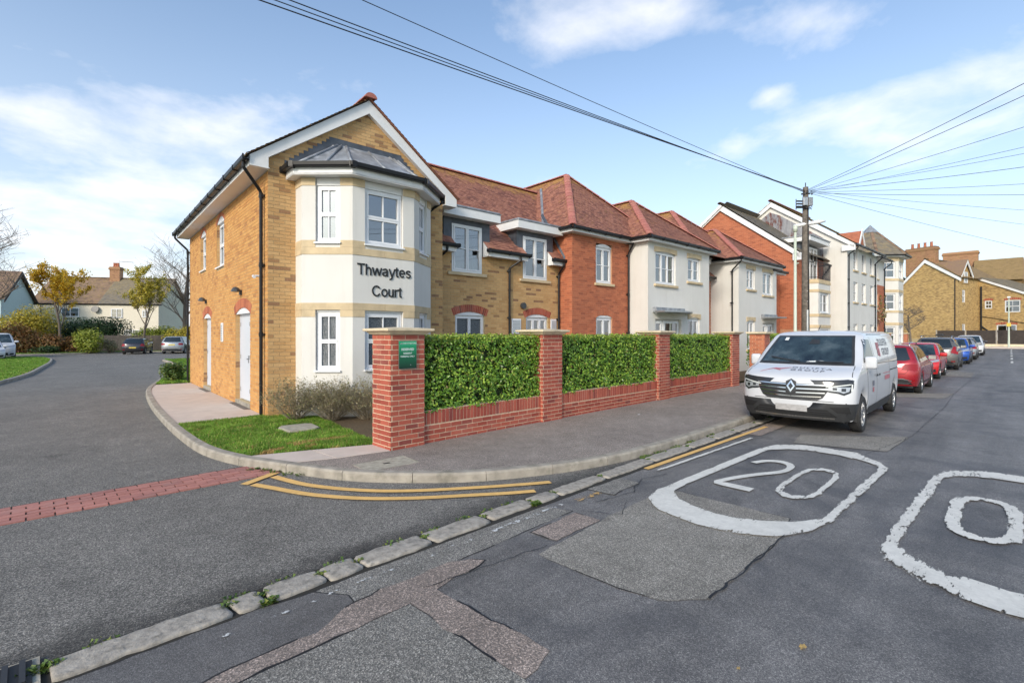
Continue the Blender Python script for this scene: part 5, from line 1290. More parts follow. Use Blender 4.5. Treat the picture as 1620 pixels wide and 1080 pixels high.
def hipped(x0, x1, yf, yb, oz, pit, mat, seed, rear=8.0, overhang=.27, ridge_lichen=.9):
    """front hip: left slope, front slope, right slope; ridge runs back from the peak"""
    k = math.tan(R(pit)); hw = (x1-x0)/2; peak = Vector((x0+hw, yf+hw, oz+hw*k)); cs = math.cos(R(pit)); sn = math.sin(R(pit)); sl_ = hw/cs
    tiles(bld, (x0, yf, oz), (1, 0, 0), (0, cs, sn), [(0, 0), (2*hw, 0), (hw, sl_)], mat, seed=seed, lichen=lambda a, b: ridge_lichen*max(0, (b-sl_+.9)/.9)+.1)
    D = max(yb, peak.y+.1)-yf
    tiles(bld, (x0, yb if yb > peak.y else peak.y+.1, oz), (0, -1, 0), (cs, 0, sn), [(0, 0), (D, 0), (D-hw, sl_), (0, sl_)], mat, seed=seed+50, lichen=lambda a, b: ridge_lichen*max(0, (b-sl_+1.1)/1.1)+.1)
    tiles(bld, (x1, yf, oz), (0, 1, 0), (-cs, 0, sn), [(0, 0), (D, 0), (D, sl_), (hw, sl_)], mat, seed=seed+90, lichen=lambda a, b: .2)
    ridge_tiles(bld, (x0, yf, oz+.02), peak+Vector((0, 0, .02)), M['hip_red'], name='hip_tile', r=.115, flat=.6); ridge_tiles(bld, (x1, yf, oz+.02), peak+Vector((0, 0, .02)), M['hip_red'], name='hip_tile', r=.10, flat=.6)
    ridge_tiles(bld, peak+Vector((0, 0, .02)), (peak.x, yf+D, peak.z+.02), M['hip_red'], name='ridge_tile', r=.10)
    return peak
def eaves(x0, x1, yf, yb, right=True, left=True, oz=EZ):
    mb = MB(); mb.box(x0, x1, yf, yf+.3, oz, oz+.02); mb.box(x0-.0, x0+.3, yf+.3, yb, oz, oz+.02); mb.box(x1-.3, x1, yf+.3, yb, oz, oz+.02)
    mb.box(x0-.018, x1+.018, yf-.018, yf, oz-.006, oz+.12)
    mb.box(x0-.018, x0, yf, yb, oz-.006, oz+.12); mb.box(x1, x1+.018, yf, yb, oz-.006, oz+.12); mb.build('soffit', M['fascia'], bld)
    gutter(bld, [(x0-.075, yb, oz+.12), (x0-.075, yf-.075, oz+.12), (x1+.075, yf-.075, oz+.12)]+([(x1+.075, yb, oz+.12)] if right else []))
eaves(9.17, 15.03, CY-.25, 2.2, right=False)
pc = hipped(9.12, 15.0, CY-.30, 7, EZ+.14, 45, M['tile_red'], 10)
# lead valley where the main roof meets the hip
mb = MB(); v0 = Vector((9.45, BY-.05, 4.45)); v1 = Vector((12.0, 3.9, 7.75))
mb.tube([(9.18+.02, 1.15, 5.28), (11.62, 3.72, 7.78)], .06, 6); mb.build('valley_lead', M['lead'], bld)
mb = MB(); mb.add([(9.36, BY-.30, 4.22), (9.41, BY-.30, 4.32), (9.41, 1.4, 6.0), (9.30, 1.4, 5.90)], [(0, 1, 2, 3)]); mb.build('flashing', M['lead_dark'], bld)
downpipe(bld, (12.48, CY-.30, EZ+.08), (12.50, CY-.07, EZ-.40), 0)

# ---- white rendered fronts D and E with stone dressed windows, porches
def stone_head(fr, a0, w, z, h=.20, rise=.05):
    mb = MB(); n = 8; lo = [(a0+w*q/n, z+rise*(1-((2*q/n)-1)**2)) for q in range(n+1)]
    top = z+h; pts = lo+[(a0+w+.07, z+.0), (a0+w+.07, top), (a0-.07, top), (a0-.07, z)]
    m = len(pts); vs_ = [fr(p[0], p[1], .028) for p in pts]+[fr(p[0], p[1], -.02) for p in pts]
    mb.add(vs_, [tuple(range(m))]+[(q, q+m, (q+1) % m+m, (q+1) % m) for q in range(m)]); mb.build('stone_head', M['stone'], bld)
def canopy(fr, a0, a1, z, par):
    mb = MB(); n = 10
    vs0 = []
    for k in range(n+1):
        t = k/n; a = a0-.12+(a1-a0+.3)*t; out = .12+.70*math.sin(math.pi*min(1, .18+t*.82))
        vs0.append((a, out))
    pts = [(a0-.12, 0)]+vs0+[(a1+.18, 0)]
    mb.prism(pts, 0, .05, T=lambda x, y, zz_: fr(x, z+zz_, y)); o = mb.build('porch_canopy', M['steel'], par)
    mb = MB(); fr.box(mb, a0-.12, a1-.35, z+.055, z+.19, .0, .16); mb.build('canopy_light', M['lead'], o)
    mb = MB(); fr.box(mb, a0+.0, a1-.25, z-.055, z-.004, -.0, .10); mb.build('canopy_trim', M['fascia'], o)
def block_white(x0, x1, y, xs, labels, porch_side):
    F_ = front(y); L_ = leftf(x0, y+3)
    up, dn, porch = xs
    mb = MB(); wall_face(mb, F_, x0, x1, -.1, EZ+.03, [u[:4] for u in up]+[d[:4] for d in dn]+[porch], .13); wall_face(mb, L_, 0, 3, -.1, EZ+.03); wall_face(mb, rightf(x1, y), 0, 3, -.1, EZ+.03)
    mb.build('wall', M['render'], bld)
    for u, lb in zip(up, labels[:2]):
        window(bld, F_, u[0]+.005, u[2], u[1]-u[0]-.01, u[3]-u[2], u[4], rec=.11, label=lb, seed=int(x0)+len(lb), sill_over=.10); stone_head(F_, u[0], u[1]-u[0], u[3]-.02, .20)
    for d in dn:
        window(bld, F_, d[0]+.005, d[2], d[1]-d[0]-.01, d[3]-d[2], d[4], rec=.11, label=labels[2], seed=3, dress='curtain'); stone_head(F_, d[0], d[1]-d[0], d[3]-.02, .22, .08)
    # recessed porch with glazed door
    p0, p1, q0, q1 = porch
    mb = MB(); mb.quad(F_(p0-.01, -.05, -.14), F_(p1+.01, -.05, -.14), F_(p1+.01, q1, -.14), F_(p0-.01, q1, -.14)); mb.build('porch_back', M['render'], bld)
    window(bld, F_, p0+.04, .05, .52, 2.16, 'cas1', rec=.12, sill=None, name='side_light'); d = window(bld, F_, p0+.62, .05, p1-p0-.75, 2.16, 'cross', rec=.10, sill=None, name='glazed_door', label=labels[3], dress='none')
    mb = MB(); F_.box(mb, p1-.28, p1-.24, 1.0, 1.12, -.03, .0); mb.build('handle', M['steel'], d)
    canopy(F_, p0-.05, p1+.35, 2.52, bld)
DX0, DX1, DY = 12.62, 17.22, -.80
block_white(DX0, DX1, DY, ([(13.10, 14.52, 3.60, 4.80, 'cas3'), (15.45, 16.45, 3.86, 4.80, 'cas2')], [(15.50, 16.40, 1.0, 2.34, 'cas2')], (13.10, 14.95, 0.0, 2.28)),
            ('three light first floor window in the nearer white block', 'smaller first floor window in the nearer white block', 'ground floor window in the nearer white block', 'glazed entrance door under the flat canopy of the nearer white block'), 0)
eaves(DX0-.22, DX1+.22, DY-.22, 2.4, right=True); hipped(DX0-.27, DX1+.27, DY-.27, 4, EZ+.14, 40, M['tile_red'], 20)
mb = MB(); mb.tube([(12.42, .10, 5.27), (14.0, 1.9, 6.75)], .05, 6); mb.build('valley_lead', M['lead'], bld)
EX0, EX1, EY = 20.05, 24.50, -.80
block_white(EX0, EX1, EY, ([(20.92, 21.82, 3.88, 4.84, 'cas2'), (22.76, 23.98, 3.70, 4.84, 'cas2')], [(20.95, 21.80, 1.0, 2.34, 'cas2')], (22.76, 24.2, 0.0, 2.28)),
            ('smaller first floor window in the farther white block', 'larger first floor window in the farther white block', 'ground floor window in the farther white block', 'glazed entrance door under the flat canopy of the farther white block'), 0)
eaves(EX0-.22, EX1+.22, EY-.22, 2.4, right=True); hipped(EX0-.27, EX1+.27, EY-.27, 4, EZ+.14, 38, M['tile_red'], 30)
# recessed red brick link between D and E, with dormer
LY = .55; L_F = front(LY)
lw = [(17.9, 18.9, 3.5, 4.85)]; lg = [(17.9, 18.9, .9, 2.3)]
mb = MB(); wall_face(mb, L_F, DX1, EX0, -.1, 4.3, [(17.9, 18.9, 3.5, 4.3)]+lg, .12); mb.build('wall', M['mortar_pink'], bld)
lay(L_F, DX1, EX0, -.02, 4.3, M['brick_orange'], bld, holes=lw+lg)
window(bld, L_F, 17.9, 3.5, 1.0, 1.35, 'cas2', rec=.04, label='half hidden first floor window of the red brick link'); window(bld, L_F, 17.9, .9, 1.0, 1.4, 'cas2', rec=.1, label='half hidden ground floor window of the red brick link')
dm = empty('dormer'); dm.parent = bld
mb = MB(); L_F.box(mb, 17.6, 17.89, 4.1, 5.0, -.05, .006); L_F.box(mb, 18.91, 19.2, 4.1, 5.0, -.05, .006); L_F.box(mb, 17.6, 19.2, 4.86, 5.0, -.05, .005); mb.build('dormer_cheek', M['lead_dark'], dm)
mb = MB(); mb.box(17.35, 19.4, LY-.35, LY+1.6, 5.0, 5.24); mb.build('dormer_fascia', M['fascia'], dm)
mb = MB(); mb.box(17.3, 19.45, LY-.4, LY+1.6, 5.243, 5.30); mb.build('dormer_roof', M['lead'], dm)
tiles(bld, (14.5, LY-.3, 4.4), (1, 0, 0), sB, [(0, 0), (8, 0), (8, 4.6), (0, 4.6)], M['tile_red'], seed=40, hole=lambda a, b: 2.9 < a < 4.8 and b < 1.3, under=False)
mb = MB(); mb.quad((14.5, LY+.9, 5.5), (22.5, LY+.9, 5.5), (22.5, 3.6, 7.6), (14.5, 3.6, 7.6)); mb.build('roof_underlay', M['tile_red'], bld)
hipped(17.4, 24.3, -.35, 7, EZ+.14, 41, M['tile_red'], 60)
gutter(bld, [(DX1, LY-.33, 4.4), (EX0-.2, LY-.33, 4.4)]); downpipe(bld, (19.75, -1.05, EZ+.08), (19.93, -.55, EZ-.42), 0); 
# short red return beyond E
mb = MB(); wall_face(mb, front(-.10), EX1, 26.9, -.1, EZ+.02); wall_face(mb, leftf(26.9, 2), 0, 2.1, -.1, 5); mb.build('wall', M['mortar_pink'], bld)
lay(front(-.10), EX1, 26.9, -.02, 4.98, M['brick_orange'], bld)
mb = MB(); mb.box(EX1-.5, 26.0, -.72, -.12, 4.93, 4.96); mb.box(EX1-.5, 26.0, -.74, -.72, 4.92, 5.05); mb.build('soffit', M['fascia'], bld); gutter(bld, [(EX1-.5, -.80, 5.05), (26.05, -.80, 5.05)])
tiles(bld, (EX1-.5, -.80, 5.08), (1, 0, 0), sB, [(0, 0), (1.6, 0), (1.6, 1.2), (0, 1.2)], M['tile_grey'], seed=44)

# ------------------------------------------------------------------ the three storey building beyond
b3 = empty('apartment_building', (O[0]+27.07*math.cos(BR), O[1]+27.07*math.sin(BR), 0), BR, 'tall three storey red brick and white apartment building behind the utility pole', 'apartment building')
_loc = Vector(b3.location); save_bld = bld; 
def q3(x, y, z): return (x-27.07, y, z)
def F3(y, x0=0.0): return Fr((-27.07, y, 0), (1, 0, 0), FN)
def L3(x, y0): return Fr((x-27.07, y0, 0), (0, -1, 0), (-1, 0, 0))
bld = b3
FX, FY, FE, FA = 27.07, -.80, 6.26, (3.40, 9.55)
# F: orange brick gable end
g = L3(FX, 7.6); a_ = lambda y: 7.6-y
mb = MB(); wall_face(mb, g, 0, 7.6-FY, -.1, FE); mb.poly([g(0, FE), g(7.6-FY, FE), g(a_(3.4), FA[1])]); wall_face(mb, F3(FY), FX, 32.0, -.1, FE); mb.build('wall', M['mortar_pink'], b3)
lay(g, 0, 7.6-FY, 2.0, FA[1]-.05, M['brick_orange'], b3, clipfn=lambda z: (0, 8.4) if z < FE else ((a_(3.4))*(z-FE)/(FA[1]-FE), 8.4-(8.4-a_(3.4))*(z-FE)/(FA[1]-FE)))
lay(F3(FY), FX, 32.0, 2.0, FE, M['brick_orange'], b3)
mb = MB()
for (y0, y1, z0, z1) in ((FY-.35, 3.4, FE-.05, FA[1]+.22), (7.95, 3.4, FE-.05, FA[1]+.22)):
    dz = .30; mb.prism([(y0, z0), (y1, z1), (y1, z1-dz*1.25), (y0, z0-dz)], 0, .06, T=lambda y, z, x: q3(FX-.14+x, y, z))
mb.box(-.14, -.08, FY-.38, FY+.05, FE-.42, FE-.02); mb.build('bargeboard', M['fascia'], b3)
pitF = math.atan2(FA[1]-FE+.3, 3.4-FY+.35); sF = (0, math.cos(pitF), math.sin(pitF)); slF = (3.4-FY+.35)/math.cos(pitF)
tiles(b3, q3(FX-.16, FY-.35, FE), (1, 0, 0), sF, [(0, 0), (5.2, 0), (5.2, slF), (0, slF)], M['tile_grey'], gauge=.2, tw=.3, seed=70, lichen=lambda a, b: .3 if b > slF-.8 else 0)
tiles(b3, q3(FX+5, 7.15+.35, FE), (-1, 0, 0), (0, -math.cos(pitF), math.sin(pitF)), [(0, 0), (5.2, 0), (5.2, slF), (0, slF)], M['tile_grey'], gauge=.2, tw=.3, seed=71)
ridge_tiles(b3, q3(FX-.18, 3.4, FA[1]+.27), q3(32, 3.4, FA[1]+.27), M['tile_brown'], r=.13)
# G: metal clad gable with the white flank
GX, GY, GE, GA = 32.0, -2.05, 7.15, (2.3, 10.35)
g = L3(GX, 6.6); a_ = lambda y: 6.6-y; mb = MB(); wall_face(mb, g, 0, 6.6-GY, -.1, GE); mb.poly([g(0, GE), g(6.6-GY, GE), g(a_(2.3), GA[1])]); 
G_F = F3(GY); gxe = 39.0
gw = []
for z0 in (1.1, 3.75, 5.75):
    for xa in (33.3, 35.2, 37.2): gw.append((xa, xa+.9, z0, z0+1.25))
wall_face(mb, G_F, GX, gxe, -.1, GE, gw, .15); mb.build('wall', M['render'], b3)
for k, h in enumerate(gw):
    window(b3, G_F, h[0], h[2], h[1]-h[0], h[3]-h[2], 'cas1', rec=.12, label='%s window of the tall white front, %s of three' % (('ground floor', 'first floor', 'second floor')[k//3], ('nearest', 'middle', 'farthest')[k % 3]), dress='none')
tm = NT('weathered metal cladding'); mp = tm.n('ShaderNodeMapping'); mp.inputs['Scale'].default_value = (1, 1.3, .45); tm.l(tm.geo.outputs['Position'], mp.inputs['Vector'])
tm.col(tm.ramp(tm.noise(1.6, 6, .7, vec=mp.outputs[0]), [(.38, (.30, .30, .32)), (.50, (.22, .22, .24)), (.56, (.14, .06, .05)), (.66, (.10, .035, .03))])); tm.rough(.5); M['cladding'] = tm.mat
def rg(z): return (0 if z < GE else a_(2.3)*(z-GE)/(GA[1]-GE), 6.6-GY if z < GE else 6.6-GY-(6.6-GY-a_(2.3))*(z-GE)/(GA[1]-GE))
for k in range(10):                                      # standing seam sheets
    y1 = 5.6-k*.64; y0 = y1-.62
    if y0 < -.9: break
    def zt_of(y): return GA[1]-.35-abs(y-2.3)*(GA[1]-GE)/(4.35)
    mb = MB(); mb.add([g(a_(y1), 5.0, .02), g(a_(y0), 5.0, .02), g(a_(y0), max(5.1, zt_of(y0)), .02), g(a_(y1), max(5.1, zt_of(y1)), .02)]+[g(a_(y0), 5.0, .0), g(a_(y0), max(5.1, zt_of(y0)), .0)], [(0, 1, 2, 3), (1, 4, 5, 2)]); mb.build('cladding_sheet', M['cladding'], b3)
mb = MB()
for (y0, y1, z0, z1) in ((GY-.4, 2.3, GE+.02, GA[1]+.24), (7.0, 2.3, GE-.0, GA[1]+.24)):
    mb.prism([(y0, z0), (y1, z1), (y1, z1-.34), (y0, z0-.26)], 0, .06, T=lambda y, z, x: q3(GX-.16+x, y, z))
mb.box(GX-27.07-.16, GX-27.07-.02, GY-.45, GY+.25, GE-.38, GE-.05); mb.build('bargeboard', M['fascia'], b3)
pitG = math.atan2(GA[1]-GE+.25, 2.3-GY+.4); slG = (2.3-GY+.4)/math.cos(pitG)
tiles(b3, q3(GX-.18, GY-.42, GE+.04), (1, 0, 0), (0, math.cos(pitG), math.sin(pitG)), [(0, 0), (7.4, 0), (7.4, slG), (0, slG)], M['tile_brown'], gauge=.2, tw=.3, seed=80, lichen=lambda a, b: .6)
tiles(b3, q3(GX+7.2, 6.9, GE+.04), (-1, 0, 0), (0, -math.cos(pitG), math.sin(pitG)), [(0, 0), (7.4, 0), (7.4, slG), (0, slG)], M['tile_brown'], gauge=.2, tw=.3, seed=81, lichen=lambda a, b: .6)
ridge_tiles(b3, q3(GX-.2, 2.3, GA[1]+.30), q3(39, 2.3, GA[1]+.30), M['hip_red'], r=.13)
gutter(b3, [q3(GX-.1, GY-.47, GE-.02), q3(gxe, GY-.47, GE-.02)]); downpipe(b3, q3(GX+.35, GY-.47, GE-.1), q3(GX+.12, GY-.07, GE-.6), 0); downpipe(b3, q3(38.2, GY-.47, GE-.1), q3(38.3, GY-.07, GE-.6), 0)
# small tile hung gable over the eaves of G
mb = MB(); mb.prism([(-.62, 0), (.62, 0), (0, .86)], 0, 2.4, T=lambda x, z, y: q3(33.6+x, GY-.35+y, GE+.15+z)); mb.build('gablet', M['terracotta'], b3)
mb = MB(); mb.prism([(-.72, -.1), (-.54, -.1), (0, .70), (.54, -.1), (.72, -.1), (0, .98)], 0, .05, T=lambda x, z, y: q3(33.6+x, GY-.42+y, GE+.15+z)); mb.build('gablet_bargeboard', M['fascia'], b3)
# red panel with windows, then the octagonal tower
R_F = F3(-1.75); rw = [(39.9, 40.8, 1.2, 2.5), (39.9, 40.8, 3.5, 4.7), (39.9, 40.8, 5.75, 6.9)]
mb = MB(); wall_face(mb, R_F, gxe, 42.5, -.1, 5.3, rw[:2], .15); mb.build('wall', M['mortar_pink'], b3); lay(R_F, gxe, 42.5, 1.5, 5.3, M['brick_orange'], b3, holes=rw[:2])
mb = MB(); wall_face(mb, R_F, gxe, 42.5, 5.3, 7.2, rw[2:], .15); mb.box(gxe-27.07-.01, 42.5-27.07, -2.2, -1.76, 7.1, 7.2); mb.box(gxe-27.07-.01, 42.5-27.07, -1.76, 4, 7.2, 7.5); mb.build('wall', M['render'], b3)
for k, h in enumerate(rw): window(b3, R_F, h[0], h[2], h[1]-h[0], h[3]-h[2], 'cas1', rec=.12, label=('ground', 'first', 'second')[k]+' floor window beside the octagonal tower', dress='none')
gutter(b3, [q3(gxe, -2.25, 7.15), q3(42.5, -2.25, 7.15)]); downpipe(b3, q3(42.2, -2.25, 7.05), q3(42.3, -1.82, 6.6), 0)
TC = (45.1, -.3); TR = 2.15; TEZ = 7.65
ang = [R(22.5+45*k-90-45) for k in range(9)]
mbw = MB()
for k in range(8):
    p = (TC[0]+TR*math.cos(ang[k]), TC[1]+TR*math.sin(ang[k])); q = (TC[0]+TR*math.cos(ang[k+1]), TC[1]+TR*math.sin(ang[k+1]))
    f_ = Fr(q3(p[0], p[1], 0), (q[0]-p[0], q[1]-p[1], 0), (q[1]-p[1], -(q[0]-p[0]), 0)); L = math.hypot(q[0]-p[0], q[1]-p[1]); hs = []
    mid = (ang[k]+ang[k+1])/2; nx, ny = math.cos(mid), math.sin(mid)
    if nx < .2 and ny < .3:
        hs = [(L*.14, L*.86, z, z+1.25) for z in (1.05, 3.6, 6.05)]
        for j, h in enumerate(hs): window(b3, f_, h[0], h[2], h[1]-h[0], h[3]-h[2], 'sash', rec=.12, sill=None, label='%s floor window in the %s face of the octagonal tower' % (('ground', 'first', 'second')[j], 'left' if nx < -.5 else 'street'), dress='blind')
    wall_face(mbw, f_, 0, L, -.1, TEZ, hs, .14)
    for z0, z1 in ((2.42, 2.62), (3.38, 3.55), (4.95, 5.15), (5.83, 6.0), (7.35, 7.6)):
        if nx < .5: m_ = MB(); f_.box(m_, -.01, L+.01, z0, z1, 0, .03); m_.build('stone_band', M['stone'], b3)
mbw.build('tower_wall', M['render'], b3)
mb = MB(); mb.prism([(TC[0]-27.07+(TR+.42)*math.cos(a), TC[1]+(TR+.42)*math.sin(a)) for a in ang[:8]], TEZ, TEZ+.06); mb.build('soffit', M['fascia'], b3)
gp = [q3(TC[0]+(TR+.5)*math.cos(a), TC[1]+(TR+.5)*math.sin(a), TEZ+.1) for a in ang]
gutter(b3, gp, brackets=False)
mb = MB()
for k in range(8):
    p = Vector(q3(TC[0]+(TR+.52)*math.cos(ang[k]), TC[1]+(TR+.52)*math.sin(ang[k]), TEZ+.14)); q = Vector(q3(TC[0]+(TR+.52)*math.cos(ang[k+1]), TC[1]+(TR+.52)*math.sin(ang[k+1]), TEZ+.14)); ap = Vector(q3(TC[0], TC[1], TEZ+2.75))
    e = (q-p).normalized(); m_ = (p+q)/2; s_ = (ap-m_).normalized(); L = (q-p).length; H = (ap-m_).length
    tiles(b3, p, e, s_, [(0, 0), (L, 0), (L/2, H)], M['tile_grey'], gauge=.2, tw=.3, seed=100+k, lichen=lambda a, b: .2)
    ridge_tiles(b3, p, ap, M['tile_brown'], name='hip_tile', r=.09, flat=.5)
mb = MB()
for k in range(8):
    p = Vector(q3(TC[0]+.62*math.cos(ang[k]), TC[1]+.62*math.sin(ang[k]), TEZ+2.23)); q = Vector(q3(TC[0]+.62*math.cos(ang[k+1]), TC[1]+.62*math.sin(ang[k+1]), TEZ+2.23)); mb.poly([tuple(p), tuple(q), q3(TC[0], TC[1], TEZ+2.92)])
mb.build('lead_cap', M['lead'], b3)
# bay with balcony between F and G
bb = [(28.2, FY), (28.5, FY-.75), (30.6, FY-.75), (31.0, FY)]
mb = MB(); bw3 = []
for k in range(3):
    p, q = bb[k], bb[k+1]; f_ = Fr(q3(p[0], p[1], 0), (q[0]-p[0], q[1]-p[1], 0), (q[1]-p[1], -(q[0]-p[0]), 0)); L = math.hypot(q[0]-p[0], q[1]-p[1]); hs = []
    if k == 1:
        hs = [(L*.16, L*.84, .7, 2.0), (L*.16, L*.84, 2.95, 4.1)]
        for j, h in enumerate(hs): window(b3, f_, h[0], h[2], h[1]-h[0], h[3]-h[2], 'cas2', rec=.12, sill='upvc', label=('ground', 'first')[j]+' floor bay window below the balcony', dress='blind')
    wall_face(mb, f_, 0, L, -.1, 4.75, hs, .14)
    for z0, z1 in ((2.08, 2.25), (2.72, 2.88), (4.12, 4.28), (4.62, 4.76)):
        m_ = MB(); f_.box(m_, -.01, L+.01, z0, z1, 0, .035); m_.build('stone_band', M['stone'], b3)
mb.build('bay_wall', M['render'], b3)
mb = MB(); mb.prism([(x-27.07, y) for x, y in bb], 4.76, 4.86); mb.build('balcony_floor', M['stone'], b3)
rl = MB()
for k in range(3):
    p, q = Vector(q3(*bb[k], 4.86)), Vector(q3(*bb[k+1], 4.86)); n = int((q-p).length/.11)
    for j in range(n+1): c_ = p.lerp(q, j/n); rl.tube([c_, c_+Vector((0, 0, 1.0))], .012, 4)
    rl.tube([p+Vector((0, 0, 1)), q+Vector((0, 0, 1))], .022, 5); rl.tube([p+Vector((0, 0, .1)), q+Vector((0, 0, .1))], .015, 5)
rl.build('balcony_railing', M['dark_metal'], b3)
dfr = F3(FY-.004)
window(b3, dfr, 28.75, 4.9, 1.9, 1.95, 'cas3', rec=.0, sill=None, label='balcony door under the flat dormer roof', name='balcony_door')
mb = MB(); mb.box(28.0-27.07, 31.4-27.07, FY-.5, FY+2.5, 7.05, 7.30); mb.build('dormer_fascia', M['fascia'], b3)
mb = MB(); mb.box(27.95-27.07, 31.45-27.07, FY-.55, FY+2.5, 7.303, 7.36); mb.build('dormer_roof', M['lead'], b3)
mb = MB(); mb.box(28.3-27.07, 31.95-27.07, FY+.12, FY+2, 4.9, 7.04); mb.build('dormer_cheek', M['lead_dark'], b3)
downpipe(b3, q3(31.75, FY-.4, 5.9), q3(31.6, FY-.07, 5.3), 0); gutter(b3, [q3(31.1, FY-.4, 5.95), q3(31.95, FY-.4, 5.95)], brackets=False)
bld = save_bld
# ------------------------------------------------------------------ vehicles
def car_paint(name, c, metal=.35, rough=.28):
    t = NT(name); t.col(t.mix(t.ramp(t.noise(1.5, 4), [(.4, 0.0), (.8, .22)]), c, tuple(x*.72+.02 for x in c))); t.b.inputs['Metallic'].default_value = metal; t.rough(t.m('ADD', t.m('MULTIPLY', t.noise(5, 4), .12), rough-.06))
    t.b.inputs['Coat Weight'].default_value = .8; t.b.inputs['Coat Roughness'].default_value = .06; return t.mat
M['car_white'] = car_paint('white car paint', (.60, .61, .635), 0, .35); M['car_red'] = car_paint('dark red car paint', (.36, .012, .022)); M['car_scarlet'] = car_paint('bright red car paint', (.55, .015, .018), .1)
M['car_grey'] = car_paint('dark grey car paint', (.13, .125, .12)); M['car_blue'] = car_paint('blue car paint', (.02, .09, .42)); M['car_silver'] = car_paint('silver car paint', (.36, .38, .40), .5); M['car_black'] = car_paint('charcoal car paint', (.035, .032, .042))
def simple(name, c, rough=.4, metal=0, spec=.5, emit=None):
    t = NT(name); t.col(c); t.rough(rough); t.b.inputs['Metallic'].default_value = metal; return t.mat
M['car_glass'] = simple('dark car glass', (.014, .020, .024), .03); M['car_glass'].node_tree.nodes['Principled BSDF'].inputs['Specular IOR Level'].default_value = .9
tsg = NT('windscreen glass'); tsg.col(tsg.ramp(tsg.noise(2.6, 3, .55), [(.35, (.010, .015, .018)), (.55, (.03, .048, .055)), (.72, (.085, .11, .12))])); tsg.rough(.03); tsg.b.inputs['Specular IOR Level'].default_value = 1.0; M['screen_glass'] = tsg.mat
M['trim'] = plain('black plastic trim', (.028, .029, .031), .55, var=.15); M['chrome'] = simple('chrome', (.62, .63, .65), .12, 1.0); M['tyre'] = plain('tyre rubber', (.022, .022, .023), .8, var=.3, scale=20); M['rim'] = simple('silver alloy', (.42, .43, .45), .28, .85)
M['lamp_red'] = simple('red lamp lens', (.26, .004, .008), .10); M['lamp_clear'] = simple('clear lamp lens', (.42, .44, .47), .08, .3); M['lamp_dark'] = simple('smoked lamp', (.03, .032, .037), .06); M['plate_y'] = simple('yellow plate', (.60, .45, .06), .5); M['plate_w'] = plain('blurred grey plate', (.42, .41, .41), .6, var=.18, scale=14)
M['seam'] = simple('dark seam', (.012, .012, .013), .7); M['logo_red'] = simple('dusty red logo', (.45, .14, .17), .5); M['logo_dark'] = simple('dark logo print', (.15, .155, .19), .5); M['paper'] = simple('paper', (.7, .72, .7), .8)
def car_rows(S):
    if 'rows' in S: return S['rows']
    H, W, L = S['H'], S['W']/2, S['L']; f = L/2; r = -L/2; bl = S.get('bonnet', 1.0); st = S.get('style', 'hatch'); g = S.get('gnd', .20); bz = S.get('belt', .62)*H
    ws = S.get('ws', .85); rs_ = {'hatch': .55, 'suv': .42, 'estate': .34, 'saloon': .9}[st]; cow = f-bl; nose = S.get('nose', .50)*H
    rb = r+.10 if st != 'saloon' else r+.55
    # (z front, z mid, z rear, half width, x front, x rear, corner setback)
    return [(g+.02, g, g+.06, W*.93, f-.10, r+.10, .20), (g+.16, g+.16, g+.20, W*.975, f-.02, r+.03, .20), (nose*.72, H*.36, H*.36, W*.99, f, r, .22), (nose*.93, H*.47, H*.48, W, f-.03, r+.01, .24),
            (nose*1.05, H*.55, H*.57, W*.985, f-.12, r+.03, .26), ((nose*1.05+bz)/2+.03, bz*.955, H*.62, W*.965, f-.12-(bl-.12)*.5, r+.05, .22), (bz+.02, bz+.01, H*.655, W*.945, cow, rb, .16),
            ((bz+H)/2, (bz+H)/2, (bz+H)/2+.02, W*.85, cow-ws*.5, rb+rs_*.42, .14), (H*.945, H*.955, H*.95, W*.745, cow-ws*.93, rb+rs_*.85, .14), (H*.985, H*.99, H*.982, W*.62, cow-ws*1.12, rb+rs_*1.1, .14), (H*.995, H, H*.99, W*.30, cow-ws*1.35, rb+rs_*1.4, .1)]
def panel(bvh, poly, axis, off, name, mat, parent, grid=.07, **k):
    bm = bmesh.new(); vs = [bm.verts.new((p[0], p[1], 0)) for p in poly]; bm.faces.new(vs)
    xs = [p[0] for p in poly]; ys = [p[1] for p in poly]
    for ax, (lo, hi) in ((0, (min(xs), max(xs))), (1, (min(ys), max(ys)))):
        n = int((hi-lo)/grid)
        for j in range(1, n+1):
            c = lo+(hi-lo)*j/(n+1); co = (c, 0, 0) if ax == 0 else (0, c, 0); no = (1, 0, 0) if ax == 0 else (0, 1, 0)
            bmesh.ops.bisect_plane(bm, geom=bm.verts[:]+bm.edges[:]+bm.faces[:], plane_co=co, plane_no=no)
    bmesh.ops.triangulate(bm, faces=bm.faces[:])
    ok = True
    for v in bm.verts:
        a, b = v.co.x, v.co.y
        o, d = {'front': (Vector((9, a, b)), Vector((-1, 0, 0))), 'rear': (Vector((-9, a, b)), Vector((1, 0, 0))), 'left': (Vector((a, 9, b)), Vector((0, -1, 0))), 'right': (Vector((a, -9, b)), Vector((0, 1, 0))), 'top': (Vector((a, b, 9)), Vector((0, 0, -1)))}[axis]
        h = bvh.ray_cast(o, d)
        if h[0] is None:
            h = bvh.find_nearest(o+d*(9-1.0))
        n_ = h[1]; 
        if n_.dot(d) > 0: n_ = -n_
        v.co = h[0]+n_*off
    me = bpy.data.meshes.new(name); bm.to_mesh(me); bm.free(); me.materials.append(mat)
    me.polygons.foreach_set('use_smooth', [True]*len(me.polygons))
    # face outwards is not needed: all these skins are opaque
    return link_mesh(name, me, parent, **k)
